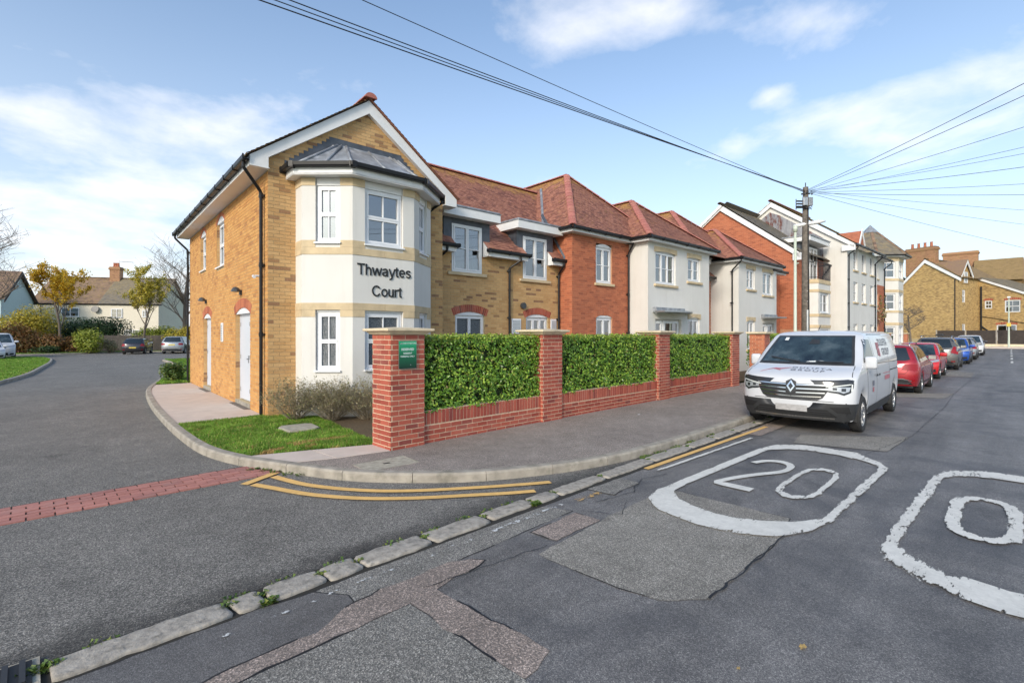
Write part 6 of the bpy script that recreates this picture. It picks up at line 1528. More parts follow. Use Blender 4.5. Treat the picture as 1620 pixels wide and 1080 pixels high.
def strip_panel(bvh, path, w, axis, off, name, mat, parent, **k):
    P = [Vector(p) for p in path]; L, Rr = [], []
    for i_, p in enumerate(P):
        a = P[max(i_-1, 0)]; b = P[min(i_+1, len(P)-1)]; t = (b-a).normalized(); nn = Vector((-t.y, t.x))*w/2; L.append(p+nn); Rr.append(p-nn)
    return panel(bvh, [tuple(v) for v in L]+[tuple(v) for v in reversed(Rr)], axis, off, name, mat, parent, **k)
def wheel(parent, x, y, r, side, spokes=5, width=.21, steel=False, rimr=.66):
    n = 32; mb = MB(); w = width/2
    prof = [(r*rimr, -w*.8), (r*.80, -w), (r*.95, -w*.93), (r, -w*.7), (r, w*.7), (r*.95, w*.93), (r*.80, w), (r*rimr, w*.8)]
    for k in range(n):
        a = 2*math.pi*k/n
        for rr, yy in prof: mb.v.append((rr*math.cos(a), yy*side, rr*math.sin(a)))
    m = len(prof)
    for k in range(n):
        for j in range(m-1): a = k*m+j; b = ((k+1) % n)*m+j; mb.f.append((a, b, b+1, a+1)); mb.m.append(0)
    t = mb.build('wheel', M['tyre'], parent, smooth=True); t.location = (x, y, r)
    mb = MB(); R_ = r*rimr; yo = w*.82*side
    def ring(r0, y0, r1, y1, nn=n):
        k0 = len(mb.v)
        for k in range(nn):
            a = 2*math.pi*k/nn; mb.v.append((r0*math.cos(a), y0, r0*math.sin(a))); mb.v.append((r1*math.cos(a), y1, r1*math.sin(a)))
        for k in range(nn): a = k0+2*k; b = k0+2*((k+1) % nn); mb.f.append((a, b, b+1, a+1)); mb.m.append(mb.cur)
    ring(R_*1.01, yo, R_*.93, yo*.93); ring(R_*.93, yo*.93, R_*.90, yo*.3); mb.cur = 1; ring(R_*.90, yo*.3, .001, yo*.3); mb.cur = 0
    ring(R_*.24, yo*.86, R_*.0+.001, yo*.90, 12); ring(R_*.24, yo*.86, R_*.26, yo*.5, 12)
    for k in range(spokes):
        a = 2*math.pi*(k+.3)/spokes; c, s = math.cos(a), math.sin(a); w0, w1 = (R_*.16, R_*.12) if spokes <= 6 else (R_*.09, R_*.055)
        q = []
        for rr, ww, yy in ((R_*.2, w0, yo*.87), (R_*.93, w1, yo*.90)):
            for e in (-ww, ww): q.append((rr*c-e*s, yy, rr*s+e*c)); q.append((rr*c-e*s*1.2, yy*.62, rr*s+e*c*1.2))
        mb.add(q, [(0, 2, 6, 4), (0, 4, 5, 1), (2, 3, 7, 6), (4, 6, 7, 5)])
    mb.build('rim', [M['rim'], M['seam']], t); return t
def make_body(S, root):
    rows = car_rows(S); L = S['L']; fx, rx, r = S['fx'], S['rx'], S['arch']; wz = S['wr']
    sx = []
    for c in (fx, rx):
        sx += [(c+o*r, c) for o in (1.3, 1.0, .86, .5, 0, -.5, -.86, -1.0, -1.3)]
        if c == fx: sx += [(fx-1.3*r+(rx+1.3*r-fx+1.3*r)*t, None) for t in (.25, .5, .75)]
    top, bot = sx[0][0], sx[-1][0]; P = []
    for ri, (zf, zm, zr, w, xf, xr, cs) in enumerate(rows):
        half = [(xf, 0, zf), (xf-.02-cs*.08, w*.40, zf), (xf-cs*.42, w*.76, zf-.004), (xf-cs*.95-.02, w*.965, zf-.002 if ri < 5 else zf)]
        x_a, x_b = xf-cs*1.5-.03, xr+cs*1.5
        for (x, c) in sx:
            if ri <= 4: xx = min(max(x, xr+.12), xf-.12) if True else x
            else:
                t = (x-bot)/(top-bot); t2 = x_b+(x_a-x_b)*t; k = min(1, (ri-4)/2.5); xx = x*(1-k)+t2*k; xx = min(xx, x_a+.02)
            t = max(0, min(1, (xf-xx)/(xf-xr))); z = zf+(zm-zf)*min(1, t/.35) if t < .5 else zm+(zr-zm)*max(0, (t-.65)/.35)
            if c is not None and ri <= 3:
                dx = abs(x-c)
                if dx <= r*1.001: za = wz+math.sqrt(max(0, r*r-dx*dx)); z = max(z, za+ri*.055) if ri else za
                if ri == 0 and dx > r: z = max(z, zm)
            half.append((xx, w*(1.0-.02*abs(2*t-1)**3), z))
        half += [(xr+cs*.95, w*.95, zr), (xr+cs*.40, w*.76, zr), (xr+.02, w*.4, zr), (xr, 0, zr)]
        P.append(half)
    n = len(P[0]); bm = bmesh.new(); V = []
    for half in P:
        Lv = [bm.verts.new(p) for p in half]; Rv = [Lv[i_] if abs(p[1]) < 1e-6 else bm.verts.new((p[0], -p[1], p[2])) for i_, p in enumerate(half)]; V.append((Lv, Rv))
    cr = bm.edges.layers.float.new('crease_edge')
    for a, b in zip(V, V[1:]):
        for i_ in range(n-1):
            bm.faces.new((a[0][i_], a[0][i_+1], b[0][i_+1], b[0][i_])); bm.faces.new((a[1][i_+1], a[1][i_], b[1][i_], b[1][i_+1]))
    Lv, Rv = V[-1]
    for i_ in range(n-1):
        f = [Lv[i_], Lv[i_+1], Rv[i_+1], Rv[i_]]; u = []
        for v in f:
            if v not in u: u.append(v)
        bm.faces.new(u)
    for e in bm.edges:
        for ri in S.get('crease', (4, 6)):
            s_ = set(V[ri][0]+V[ri][1])
            if e.verts[0] in s_ and e.verts[1] in s_: e[cr] = .35
    for e in bm.edges:
        if e.is_boundary: e[cr] = .8
    bmesh.ops.recalc_face_normals(bm, faces=bm.faces[:])
    me = bpy.data.meshes.new('body'); bm.to_mesh(me); bm.free()
    o = bpy.data.objects.new('body', me); COL.objects.link(o); md = o.modifiers.new('s', 'SUBSURF'); md.levels = 2; md.render_levels = 2
    dg = bpy.context.evaluated_depsgraph_get(); ev = o.evaluated_get(dg); m2 = bpy.data.meshes.new_from_object(ev); bpy.data.objects.remove(o)
    m2.materials.clear(); m2.materials.append(S['paint']); m2.polygons.foreach_set('use_smooth', [True]*len(m2.polygons)); m2.name = 'body'
    b = link_mesh('body', m2, root)
    bvh = BVHTree.FromPolygons([v.co.copy() for v in m2.vertices], [tuple(p.vertices) for p in m2.polygons])
    W = S['W']/2; mb = MB(); g = S.get('gnd', .2); mb.box(-L/2+.28, L/2-.28, -W*.80, W*.80, g+.0, g+.30)
    for c in (fx, rx):
        for s in (-1, 1):
            k0 = len(mb.v); N = 10; rr = r*1.05
            for j in range(N+1):
                a = math.pi*(j/N*1.16-.08); x, z = c+rr*math.cos(a), wz+rr*math.sin(a); mb.v += [(x, s*W*.955, z), (x, s*W*.60, z)]
            for j in range(N): a = k0+2*j; mb.f.append((a, a+1, a+3, a+2)); mb.m.append(0)
            mb.poly([(c-rr, s*W*.60, g), (c+rr, s*W*.60, g), (c+rr, s*W*.60, wz+rr), (c-rr, s*W*.60, wz+rr)])
    mb.build('underbody', M['trim'], root)
    for c in (fx, rx):
        for s in (-1, 1): wheel(root, c, s*(W-.115), S['wr'], s, S.get('spokes', 5), .20)
    return b, bvh
def both(f):
    for s, ax in ((1, 'left'), (-1, 'right')): f(s, ax)
def mirror(root, x, y, z, mat, big=False):
    for s in (-1, 1):
        mb = MB(); sx, sy, sz = (.065, .098, .115) if big else (.075, .12, .075)
        mb.box(-sx, sx, -sy, sy, -sz, sz); o = bevelled(mb.build('mirror', mat, root), .045, 4, 20); o.location = (x, s*(y+sy*.9), z)
        for p in o.data.polygons: p.use_smooth = True
        mb = MB(); mb.box(-sx-.003, -sx+.004, -sy*.82, sy*.82, -sz*.8, sz*.8); g = mb.build('mirror_glass', M['chrome'], o)
        mb = MB(); mb.tube([(0, -s*sy*.8, -sz*.7), (-.02, -s*(sy+.07), -sz*1.1)], .03 if big else .022, 6); mb.build('arm', M['trim'], o)
def make_car(label, X, Y, facing, S, cat='car', group='cars parked along the kerb'):
    z = ZR+hgt(X) if abs(Y) < 10 else ZR
    root = empty(S.get('name', 'parked_car'), (X, Y, z), 0 if facing > 0 else math.pi, label, cat, group)
    b, bvh = make_body(S, root)
    H, W, L = S['H'], S['W']/2, S['L']; rows = car_rows(S); r = S['arch']
    f6, f8, r6, r8 = rows[6][4], rows[8][4], rows[6][5], rows[8][5]; z6, z8 = rows[6][1], rows[8][1]; zr6 = rows[6][2]
    # glass
    wz0, wz1 = rows[6][0]+.015, rows[8][0]-.005
    panel(bvh, [(-W*.80, wz0), (W*.80, wz0), (W*.63, wz1), (-W*.63, wz1)], 'front', .006, 'windscreen', M['screen_glass'], root)
    rz0, rz1 = zr6+.03, rows[8][2]-.03
    panel(bvh, [(-W*.74, rz0+.03), (-W*.60, rz0), (W*.60, rz0), (W*.74, rz0+.03), (W*.60, rz1), (-W*.60, rz1)], 'rear', .006, 'rear_window', M['car_glass'], root)
    def sidewin(s, ax):
        zb, zt = z6+.03, z8-.035; A = f6-.22; A2 = f8-.10; mid = S.get('bpil', (f8+r8)/2-.05); R1 = r6+.22; R2 = r8+.10; c = mid-(mid-r6)*.68
        panel(bvh, [(A, zb), (mid+.04, zb), (mid+.04, zt), (A2, zt)], ax, .005, 'side_window', M['car_glass'], root)
        panel(bvh, [(mid-.03, zb), (c+.02, zb), (c+.02, zt), (mid-.03, zt)], ax, .005, 'side_window', M['car_glass'], root)
        panel(bvh, [(c-.03, zb), (R1+.02, zb+.06), (R2, zt), (c-.03, zt)], ax, .005, 'side_window', M['car_glass'], root)
        for path in ([(mid, zb), (mid, H*.22)], [(A-.02, zb), (A+.05, H*.5), (A+.03, H*.22)], [(c-.02, zb-.02), (c, H*.47)]): strip_panel(bvh, path, .012, ax, .003, 'door_seam', M['seam'], root)
        strip_panel(bvh, [(A+.05, H*.215), (c, H*.215)], .05, ax, .004, 'sill_trim', M['trim'], root)
        for hx in (mid+.12, c+.12): strip_panel(bvh, [(hx, z6-.10), (hx+.17, z6-.095)], .03, ax, .02, 'door_handle', S['paint'] if not S.get('chrome') else M['chrome'], root)
        if S.get('cladding'):
            for cx_ in (S['fx'], S['rx']):
                pts = [(cx_+math.cos(a)*r*1.02, S['wr']+math.sin(a)*r*1.02) for a in [math.pi*j/10 for j in range(11)]]; strip_panel(bvh, pts, .07, ax, .006, 'arch_trim', M['trim'], root)
    both(sidewin)
    # front
    nz = rows[4][0]
    for s in (-1, 1):
        panel(bvh, [(s*W*.50, nz*.83), (s*W*.97, nz*.93), (s*W*.95, nz*1.03), (s*W*.62, nz*.97)], 'front', .008, 'headlight', M['lamp_clear'], root)
        panel(bvh, [(s*W*.62, .27), (s*W*.86, .30), (s*W*.86, .42), (s*W*.66, .40)], 'front', .006, 'fog_light', M['trim'], root)
    panel(bvh, [(-W*.46, nz*.86), (W*.46, nz*.86), (W*.36, nz*.70), (-W*.36, nz*.70)], 'front', .006, 'grille', M['trim'], root)
    panel(bvh, [(-W*.52, .44), (W*.52, .44), (W*.58, .27), (-W*.58, .27)], 'front', .006, 'grille', M['trim'], root)
    panel(bvh, [(-.26, .45), (.26, .45), (.26, .56), (-.26, .56)], 'front', .016, 'number_plate', M['plate_w'], root, grid=.3)
    strip_panel(bvh, [(-W*.42, nz*.80), (W*.42, nz*.80)], .02, 'front', .012, 'badge_bar', M['chrome'], root)
    # rear
    tz = zr6-.05; q = S.get('tail', 'wrap')
    for s in (-1, 1):
        if q == 'wrap': pl_ = [(s*W*.52, tz-.19), (s*W*.97, tz-.22), (s*W*.97, tz-.02), (s*W*.60, tz-.02)]
        elif q == 'tall': pl_ = [(s*W*.66, tz-.16), (s*W*.97, tz-.24), (s*W*.95, tz+.16), (s*W*.78, tz+.14)]
        else: pl_ = [(s*W*.58, tz-.16), (s*W*.97, tz-.20), (s*W*.96, tz+.06), (s*W*.72, tz+.02)]
        panel(bvh, pl_, 'rear', .010, 'tail_light', M['lamp_red'], root)
        panel(bvh, [(s*W*.70, .40), (s*W*.86, .40), (s*W*.86, .45), (s*W*.70, .45)], 'rear', .008, 'reflector', M['lamp_red'], root)
    if q == 'wrap': strip_panel(bvh, [(-W*.52, tz-.09), (W*.52, tz-.09)], .028, 'rear', .012, 'badge_bar', M['chrome'], root)
    panel(bvh, [(-W*.84, .25), (W*.84, .25), (W*.72, .42), (W*.50, .47), (-W*.50, .47), (-W*.72, .42)], 'rear', .006, 'bumper_trim', M['trim'], root)
    if S.get('diffuser'):
        for s in (-1, 1): strip_panel(bvh, [(s*W*.18, .34), (s*W*.70, .34), (s*W*.78, .42), (s*W*.56, .475), (s*W*.2, .475)], .022, 'rear', .014, 'chrome_surround', M['chrome'], root)
    panel(bvh, [(-.26, S.get('rplate', .62)), (.26, S.get('rplate', .62)), (.26, S.get('rplate', .62)+.11), (-.26, S.get('rplate', .62)+.11)], 'rear', .014, 'number_plate', M['plate_y'], root, grid=.3)
    strip_panel(bvh, [(-W*.80, rows[4][2]), (-W*.62, H*.42), (W*.62, H*.42), (W*.80, rows[4][2])], .012, 'rear', .003, 'boot_seam', M['seam'], root)
    mirror(root, f6-.28, W*.93, z6+.10, S.get('mirror', S['paint']))
    if S.get('rails'):
        for s in (-1, 1):
            mb = MB(); mb.tube([(f8-.25, s*W*.66, H*.975), (f8-.35, s*W*.67, H+.045), (r8+.35, s*W*.67, H+.045), (r8+.22, s*W*.66, H*.975)], .016, 8); mb.build('roof_rail', M['chrome'], root, smooth=True)
    if S.get('bars'):
        for bx in (.35, -.65):
            mb = MB(); mb.box(bx-.035, bx+.035, -W*.80, W*.80, H+.055, H+.085); mb.build('roof_bar', M['trim'], root)
        mb = MB(); mb.box(-.35, .35, -.18, .1, H+.09, H+.16); bevelled(mb.build('bike_carrier', M['trim'], root), .03, 2)
    mb = MB(); mb.tube([(r8+.35, 0, H-.02), (r8+.22, 0, H+.14)], .006, 5); mb.build('aerial', M['trim'], root)
    return root, bvh

# the white van nearest the camera
VS = dict(L=5.30, W=1.956, H=1.90, fx=1.72, rx=-1.74, arch=.40, wr=.335, paint=M['car_white'], gnd=.23, spokes=8, crease=(4, 6),
          rows=[(.25, .26, .27, .91, 2.56, -2.58, .26), (.42, .44, .44, .955, 2.63, -2.64, .26), (.60, .62, .62, .972, 2.65, -2.65, .26), (.84, .84, .84, .978, 2.63, -2.65, .28),
                (1.01, 1.03, 1.03, .972, 2.59, -2.65, .30), (1.125, 1.16, 1.16, .962, 2.36, -2.65, .26), (1.20, 1.27, 1.27, .948, 1.98, -2.64, .22), (1.50, 1.52, 1.52, .895, 1.50, -2.62, .16),
                (1.765, 1.775, 1.775, .835, 1.08, -2.58, .14), (1.845, 1.855, 1.855, .76, .90, -2.52, .14), (1.885, 1.90, 1.895, .45, .62, -2.35, .10)])
van = empty('parked_van', (12.68, 2.83, ZR), math.pi, 'white delivery van parked at the kerb facing the camera, dark lower bumper', 'van')
vb, vbvh = make_body(VS, van)
P = lambda poly, ax, off, nm, mt, g=.06: panel(vbvh, poly, ax, off, nm, mt, van, grid=g)
P([(-.83, 1.215), (.83, 1.215), (.80, 1.35), (.69, 1.775), (-.69, 1.775), (-.80, 1.35)], 'front', .004, 'windscreen_surround', M['trim'])
P([(-.775, 1.255), (.775, 1.255), (.755, 1.36), (.65, 1.745), (-.65, 1.745), (-.755, 1.36)], 'front', .008, 'windscreen', M['screen_glass'])
P([(-.03, 1.60), (.16, 1.60), (.14, 1.68), (-.01, 1.70)], 'front', .011, 'rear_view_mirror', M['trim'])
P([(-.52, 1.67), (-.45, 1.67), (-.45, 1.73), (-.52, 1.73)], 'front', .011, 'parking_permit', M['paper'], .2)
for (q0, q1) in (((-.62, 1.335), (-.05, 1.262)), ((.22, 1.27), (.66, 1.262))): strip_panel(vbvh, [q0, ((q0[0]+q1[0])/2, (q0[1]+q1[1])/2-.006), q1], .022, 'front', .02, 'wiper', M['trim'], van)
for pl_ in ([(.05, 1.262), (.45, 1.262), (.42, 1.275), (.30, 1.29), (.12, 1.28)],): P(pl_, 'front', .010, 'paper', M['paper'], .1)
# grille, emblem, lamps, bumper
P([(-.64, .90), (.64, .90), (.60, .83), (.50, .66), (.42, .615), (-.42, .615), (-.50, .66), (-.60, .83)], 'front', .006, 'grille', M['trim'])
for k, (zz_, hw_) in enumerate(((.885, .60), (.815, .575), (.745, .53), (.675, .475))):
    for s in (-1, 1): strip_panel(vbvh, [(s*.085 if k < 3 else .002*s, zz_-.008), (s*hw_, zz_+.004)], .017, 'front', .020, 'grille_bar', M['chrome'], van)
    if k < 3:
        for s in (-1, 1): strip_panel(vbvh, [(s*.09, zz_-.04), (s*(hw_-.03), zz_-.035)], .014, 'front', .010, 'grille_mesh', M['seam'], van)
P([(0, .975), (.085, .93), (.085, .76), (.0, .70), (-.085, .76), (-.085, .93)], 'front', .022, 'emblem_backing', M['trim'])
def ring_panel(out, inn, ax, off, nm, mt):
    n = len(out)
    for j in range(n): panel(vbvh, [out[j], out[(j+1) % n], inn[(j+1) % n], inn[j]], ax, off, nm, mt, van, grid=.5)
ring_panel([(0, .955), (.070, .845), (0, .735), (-.070, .845)], [(0, .905), (.040, .845), (0, .785), (-.040, .845)], 'front', .034, 'emblem', M['chrome'])
for s in (-1, 1):
    P([(s*.50, .80), (s*.60, .765), (s*.72, .75), (s*.80, .72), (s*.88, .765), (s*.915, .86), (s*.92, .94), (s*.89, .935), (s*.70, .895), (s*.52, .865)], 'front', .007, 'headlight', M['lamp_dark'])
    P([(s*.57, .80), (s*.73, .785), (s*.79, .76), (s*.86, .79), (s*.88, .865), (s*.70, .865), (s*.58, .85)], 'front', .012, 'headlight_reflector', M['lamp_clear'])
    P([(s*.64, .81), (s*.70, .81), (s*.70, .85), (s*.64, .85)], 'front', .016, 'lamp_bulb', M['lamp_dark'], .2); P([(s*.76, .79), (s*.82, .79), (s*.82, .845), (s*.76, .845)], 'front', .016, 'lamp_bulb', M['lamp_dark'], .2)
    strip_panel(vbvh, [(s*.54, .855), (s*.70, .880), (s*.86, .91), (s*.895, .915), (s*.89, .80)], .016, 'front', .016, 'running_light', M['paper'], van)
    P([(s*.60, .505), (s*.86, .52), (s*.88, .40), (s*.70, .41)], 'front', .012, 'fog_recess', M['seam'])
P([(-.90, .57), (-.80, .545), (-.62, .475), (.62, .475), (.80, .545), (.90, .57), (.90, .40), (.86, .25), (-.86, .25), (-.90, .40)], 'front', .006, 'bumper', M['trim'], .05)
P([(-.56, .455), (.56, .455), (.70, .33), (.64, .315), (-.64, .315), (-.70, .33)], 'front', .012, 'lower_intake', M['seam'])
for zz_ in (.35, .385, .42): strip_panel(vbvh, [(-.60, zz_), (.60, zz_)], .012, 'front', .02, 'intake_bar', M['trim'], van)
strip_panel(vbvh, [(-.66, .303), (.66, .303)], .03, 'front', .016, 'lip', M['car_grey'], van)
P([(-.26, .405), (.26, .405), (.26, .515), (-.26, .515)], 'front', .026, 'number_plate', M['plate_w'], .3)
strip_panel(vbvh, [(-.66, .60), (-.3, .607), (.3, .607), (.66, .60)], .01, 'front', .004, 'bonnet_seam', M['seam'], van)
for s in (-1, 1): strip_panel(vbvh, [(s*.90, .99), (s*.88, 1.06), (s*.85, 1.18), (s*.84, 1.215)], .010, 'front', .003, 'bonnet_seam', M['seam'], van)
def project_text(body, par, bvh, axis, ox, oz, height, mat, flip=1, off=.006, width=None, bold=.01, name='lettering', vert=False):
    vs, fs, x0, x1, y0, y1 = text_shape(body, bold); s_ = height/.72; sx = s_ if not width else width/(x1-x0); mb = MB()
    for v in vs:
        a = ox+flip*(v[0]-(x0+x1)/2)*sx; b = oz+v[1]*s_
        o_, d = {'front': (Vector((9, a, b)), Vector((-1, 0, 0))), 'left': (Vector((a, 9, b)), Vector((0, -1, 0))), 'right': (Vector((a, -9, b)), Vector((0, 1, 0))), 'top': (Vector((b, a, 9)), Vector((0, 0, -1)))}[axis]
        h = bvh.ray_cast(o_, d); n_ = h[1] if h[1].dot(d) < 0 else -h[1]; mb.v.append(tuple(h[0]+n_*off))
    mb.f = list(fs); mb.m = [0]*len(fs); return mb.build(name, mat, par)
# bonnet logo: seen from the front, text runs from the viewer's left (+y of the van is the viewer's right)
def bonnet_text(body, oy, oxx, height, width, mat):
    vs, fs, x0, x1, y0, y1 = text_shape(body, .01, 1.3); mb = MB()
    for v in vs:
        yv = oy+(v[0]-x0)/(x1-x0)*width; xv = oxx-(v[1])/.72*height
        h = vbvh.ray_cast(Vector((xv, yv, 9)), Vector((0, 0, -1))); mb.v.append(tuple(h[0]+Vector((0, 0, .006))))
    mb.f = list(fs); mb.m = [0]*len(fs); mb.build('lettering', mat, van)
bonnet_text('DULIFTA', -.10, 2.19, .09, .66, M['logo_dark']); bonnet_text('GROUP', -.10, 2.33, .09, .56, M['logo_dark'])
for pl_ in ([(2.36, -.62), (2.24, -.42), (2.33, -.27), (2.29, -.27), (2.20, -.42), (2.34, -.62)], [(2.22, -.40), (2.27, -.27), (2.16, -.10), (2.15, -.12), (2.21, -.28), (2.18, -.40)]): P(pl_, 'top', .006, 'logo', M['logo_red'], .3)
for s, ax in ((1, 'left'), (-1, 'right')):
    P([(1.55, 1.27), (.62, 1.27), (.62, 1.70), (1.02, 1.70)], ax, .006, 'side_window', M['car_glass'])
    for path in ([(.50, 1.80), (.52, 1.2), (.50, .30)], [(1.42, 1.28), (1.40, .9), (1.30, .30)], [(-.98, 1.80), (-.98, .35)], [(.50, 1.80), (-.98, 1.80)], [(.5, 1.22), (-2.4, 1.18)]): strip_panel(vbvh, path, .012, ax, .003, 'door_seam', M['seam'], van)
    strip_panel(vbvh, [(-1.0, 1.02), (-2.3, 1.02)], .02, ax, .004, 'slide_rail', M['seam'], van)
    for hx in (.60, .36): strip_panel(vbvh, [(hx-.07, .99), (hx+.07, .995)], .04, ax, .025, 'door_handle', M['trim'], van)
    P([(1.28, .27), (-1.30, .27), (-1.26, .46), (1.22, .42)], ax, .007, 'side_cladding', M['trim'])
    P([(2.62, .25), (2.13, .25), (2.13, .52), (2.18, .57), (2.64, .575)], ax, .007, 'bumper_corner', M['trim'], .04)
    P([(2.58, .78), (2.40, .80), (2.30, .98), (2.36, 1.0), (2.56, .97)], ax, .008, 'headlight_corner', M['lamp_dark'], .04)
    P([(-2.18, .27), (-2.6, .27), (-2.6, .55), (-2.2, .50)], ax, .007, 'side_cladding', M['trim'])
    fl = -1 if ax == 'left' else 1
    project_text('DULIFTA', van, vbvh, ax, -.75, 1.56, .15, M['logo_dark'], flip=fl, width=1.05); project_text('GROUP', van, vbvh, ax, -.85, 1.36, .15, M['logo_dark'], flip=fl, width=.85)
    for dz in (0, .13): P([(-.04-fl*.0, 1.34+dz), (-.14, 1.34+dz), (-.20, 1.50+dz), (-.10, 1.50+dz)], ax, .006, 'logo', M['logo_red'], .3); P([(.10, 1.36+dz), (.0, 1.36+dz), (-.05, 1.50+dz), (.05, 1.50+dz)], ax, .006, 'logo', M['logo_red'], .3)
    P([(.98, .80), (.80, .80), (.80, .90), (.98, .90)], ax, .006, 'logo', M['logo_dark'], .3); P([(.96, .68), (.82, .68), (.82, .77), (.96, .77)], ax, .006, 'logo', M['logo_red'], .3)
    P([(-.2, .98), (-1.0, .97), (-1.0, .985), (-.2, .995)], ax, .006, 'stripe', M['logo_red'], .3); P([(-.35, .84), (-.95, .84), (-.95, .93), (-.35, .93)], ax, .006, 'logo', M['logo_red'], .3)
    P([(-2.62, .85), (-2.60, 1.35), (-2.57, 1.35), (-2.57, .85)], ax, .01, 'tail_light', M['lamp_red'])
mirror(van, 1.40, .93, 1.27, M['car_white'], big=True)
mb = MB(); mb.tube([(.75, 0, 1.88), (.55, 0, 2.0)], .006, 5); mb.build('aerial', M['trim'], van)
# parked row
base = dict(arch=.36, wr=.325)
make_car('dark red estate car parked with its back to the camera behind the van', 20.75, 2.72, 1, dict(base, L=4.45, W=1.80, H=1.50, fx=1.36, rx=-1.32, paint=M['car_red'], style='estate', bonnet=1.15, belt=.62, tail='wrap', rails=True, diffuser=True, spokes=10, rplate=.50, nose=.50))
make_car('bright red hatchback parked facing the camera', 27.55, 2.76, -1, dict(base, L=3.95, W=1.70, H=1.46, fx=1.22, rx=-1.26, paint=M['car_scarlet'], style='hatch', bonnet=.85, belt=.60, tail='mid', nose=.50, spokes=5))
make_car('dark grey car with roof bars and red tail lamps', 34.45, 2.60, 1, dict(base, L=4.20, W=1.78, H=1.62, fx=1.32, rx=-1.30, paint=M['car_grey'], style='suv', bonnet=1.0, belt=.62, tail='tall', rails=True, bars=True, spokes=10, nose=.52))
make_car('bright blue car parked facing the camera', 40.15, 2.40, -1, dict(base, L=4.05, W=1.74, H=1.50, fx=1.26, rx=-1.28, paint=M['car_blue'], style='hatch', bonnet=.95, belt=.61, nose=.52))
make_car('silver car half hidden between the blue and the white car', 45.9, 2.3, 1, dict(base, L=4.1, W=1.74, H=1.47, fx=1.28, rx=-1.28, paint=M['car_silver'], style='hatch', bonnet=.95, belt=.61, nose=.52))
make_car('white car, farthest of the parked row', 52.9, 2.15, -1, dict(base, L=4.2, W=1.76, H=1.52, fx=1.32, rx=-1.30, paint=M['car_white'], style='hatch', bonnet=1.0, belt=.61, nose=.52, mirror=M['car_black']))
# residents' car park at the back left
cp = 'cars in the residents car park at the back'
def pose(o, rz): o[0].rotation_euler = (0, 0, rz); return o
pose(make_car('dark purple grey hatchback with yellow plate in the back car park', 7.3, 57.7, 1, dict(base, L=4.0, W=1.74, H=1.48, fx=1.25, rx=-1.27, paint=M['car_black'], style='hatch', bonnet=.95, belt=.62, tail='mid', rplate=.55, nose=.52), group=cp), R(71))
pose(make_car('silver grey crossover with yellow plate in the back car park', 10.3, 56.6, 1, dict(base, L=4.5, W=1.86, H=1.64, fx=1.38, rx=-1.34, paint=M['car_silver'], style='suv', bonnet=1.1, belt=.61, tail='wrap', rplate=.80, nose=.54, cladding=True, arch=.39, wr=.35), group=cp), R(66))
pose(make_car('white van parked beyond the lawn on the left edge', -1.75, 54.7, 1, dict(base, L=4.9, W=1.92, H=1.92, fx=1.6, rx=-1.5, paint=M['car_white'], style='estate', bonnet=.85, belt=.60, ws=.7, nose=.50, name='parked_van'), cat='van', group=None), R(-88))
pose(make_car('white car cut off by the left edge of the lawn', -2.15, 49.9, 1, dict(base, L=4.2, W=1.76, H=1.46, fx=1.32, rx=-1.30, paint=M['car_white'], style='hatch', bonnet=1.0, belt=.61, nose=.5), group=cp), R(-86))
for o in bpy.data.objects:
    if o.get('group') == '' : del o['group']

# ------------------------------------------------------------------ utility pole, street lamp, overhead wires
PX, PY = 22.60, 5.82
pole = empty('utility_pole', (PX, PY, 0), 0, 'weathered wooden utility pole with metal boxes and wires fanning out', 'utility pole')
mb = MB(); mb.tube([(0, 0, -.2), (0, 0, 3.0), (0, 0, 5.5), (.02, 0, 7.72)], [.155, .145, .13, .10], 14); M['pole'] = plain('weathered pole timber', (.135, .115, .095), .9, var=.4, scale=9, bump=.7, bscale=30); mb.build('shaft', M['pole'], pole, smooth=True)
mb = MB(); mb.tube([(0, 0, 7.70), (0, 0, 7.90)], .018, 6); mb.build('finial', M['dark_metal'], pole)
cd = Vector((-math.sin(YAW), math.cos(YAW), 0)) * -1    # roughly across the view
ux = Vector((math.sin(YAW), -math.cos(YAW), 0))
def rb(name, c, hx, hy, hz, mat, ang=0.0):
    mb = MB(); u = Matrix.Rotation(math.atan2(ux.y, ux.x)+ang, 3, 'Z')
    for _ in (0,):
        vs_ = [tuple(u @ Vector((x, y, 0))+Vector((c[0], c[1], c[2]+z))) for z in (-hz, hz) for y in (-hy, hy) for x in (-hx, hx)]
        mb.add(vs_, [(0, 2, 3, 1), (4, 5, 7, 6), (0, 1, 5, 4), (2, 6, 7, 3), (0, 4, 6, 2), (1, 3, 7, 5)])
    return bevelled(mb.build(name, mat, pole), .012, 2)
f_ = Vector((-math.cos(YAW), -math.sin(YAW), 0))
def off_(a, b): v = ux*a+f_*b; return (v.x, v.y)
rb('terminal_box', (*off_(.17, .02), 7.12), .085, .075, .17, M['lead']); rb('terminal_box', (*off_(-.10, .14), 7.10), .09, .06, .17, M['steel'])
for k in range(3): rb('splice_closure', (*off_(-.27-.0*k, .06), 7.13-.11*k), .13, .035, .028, M['dark_metal'], .1)
rb('bracket', (*off_(-.42, .06), 7.0), .012, .02, .22, M['dark_metal']); rb('bracket', (*off_(-.2, .06), 6.86), .22, .02, .02, M['dark_metal'])
for k in range(5): rb('hook', (*off_(.1*(k-2), .1), 7.45-.02*abs(k-2)), .03, .03, .03, M['dark_metal'], k)
mb = MB()
for k in range(14):
    a = k*.9; p0 = Vector((*off_(-.1+.015*k, .12), 6.85)); mb.tube([p0, p0+Vector((math.cos(a)*.08, math.sin(a)*.08, -.08)), p0+Vector((math.cos(a+1)*.12, math.sin(a+1)*.12, .05))], .008, 4)
mb.build('loose_cable', M['black_plastic'], pole)
mb = MB()
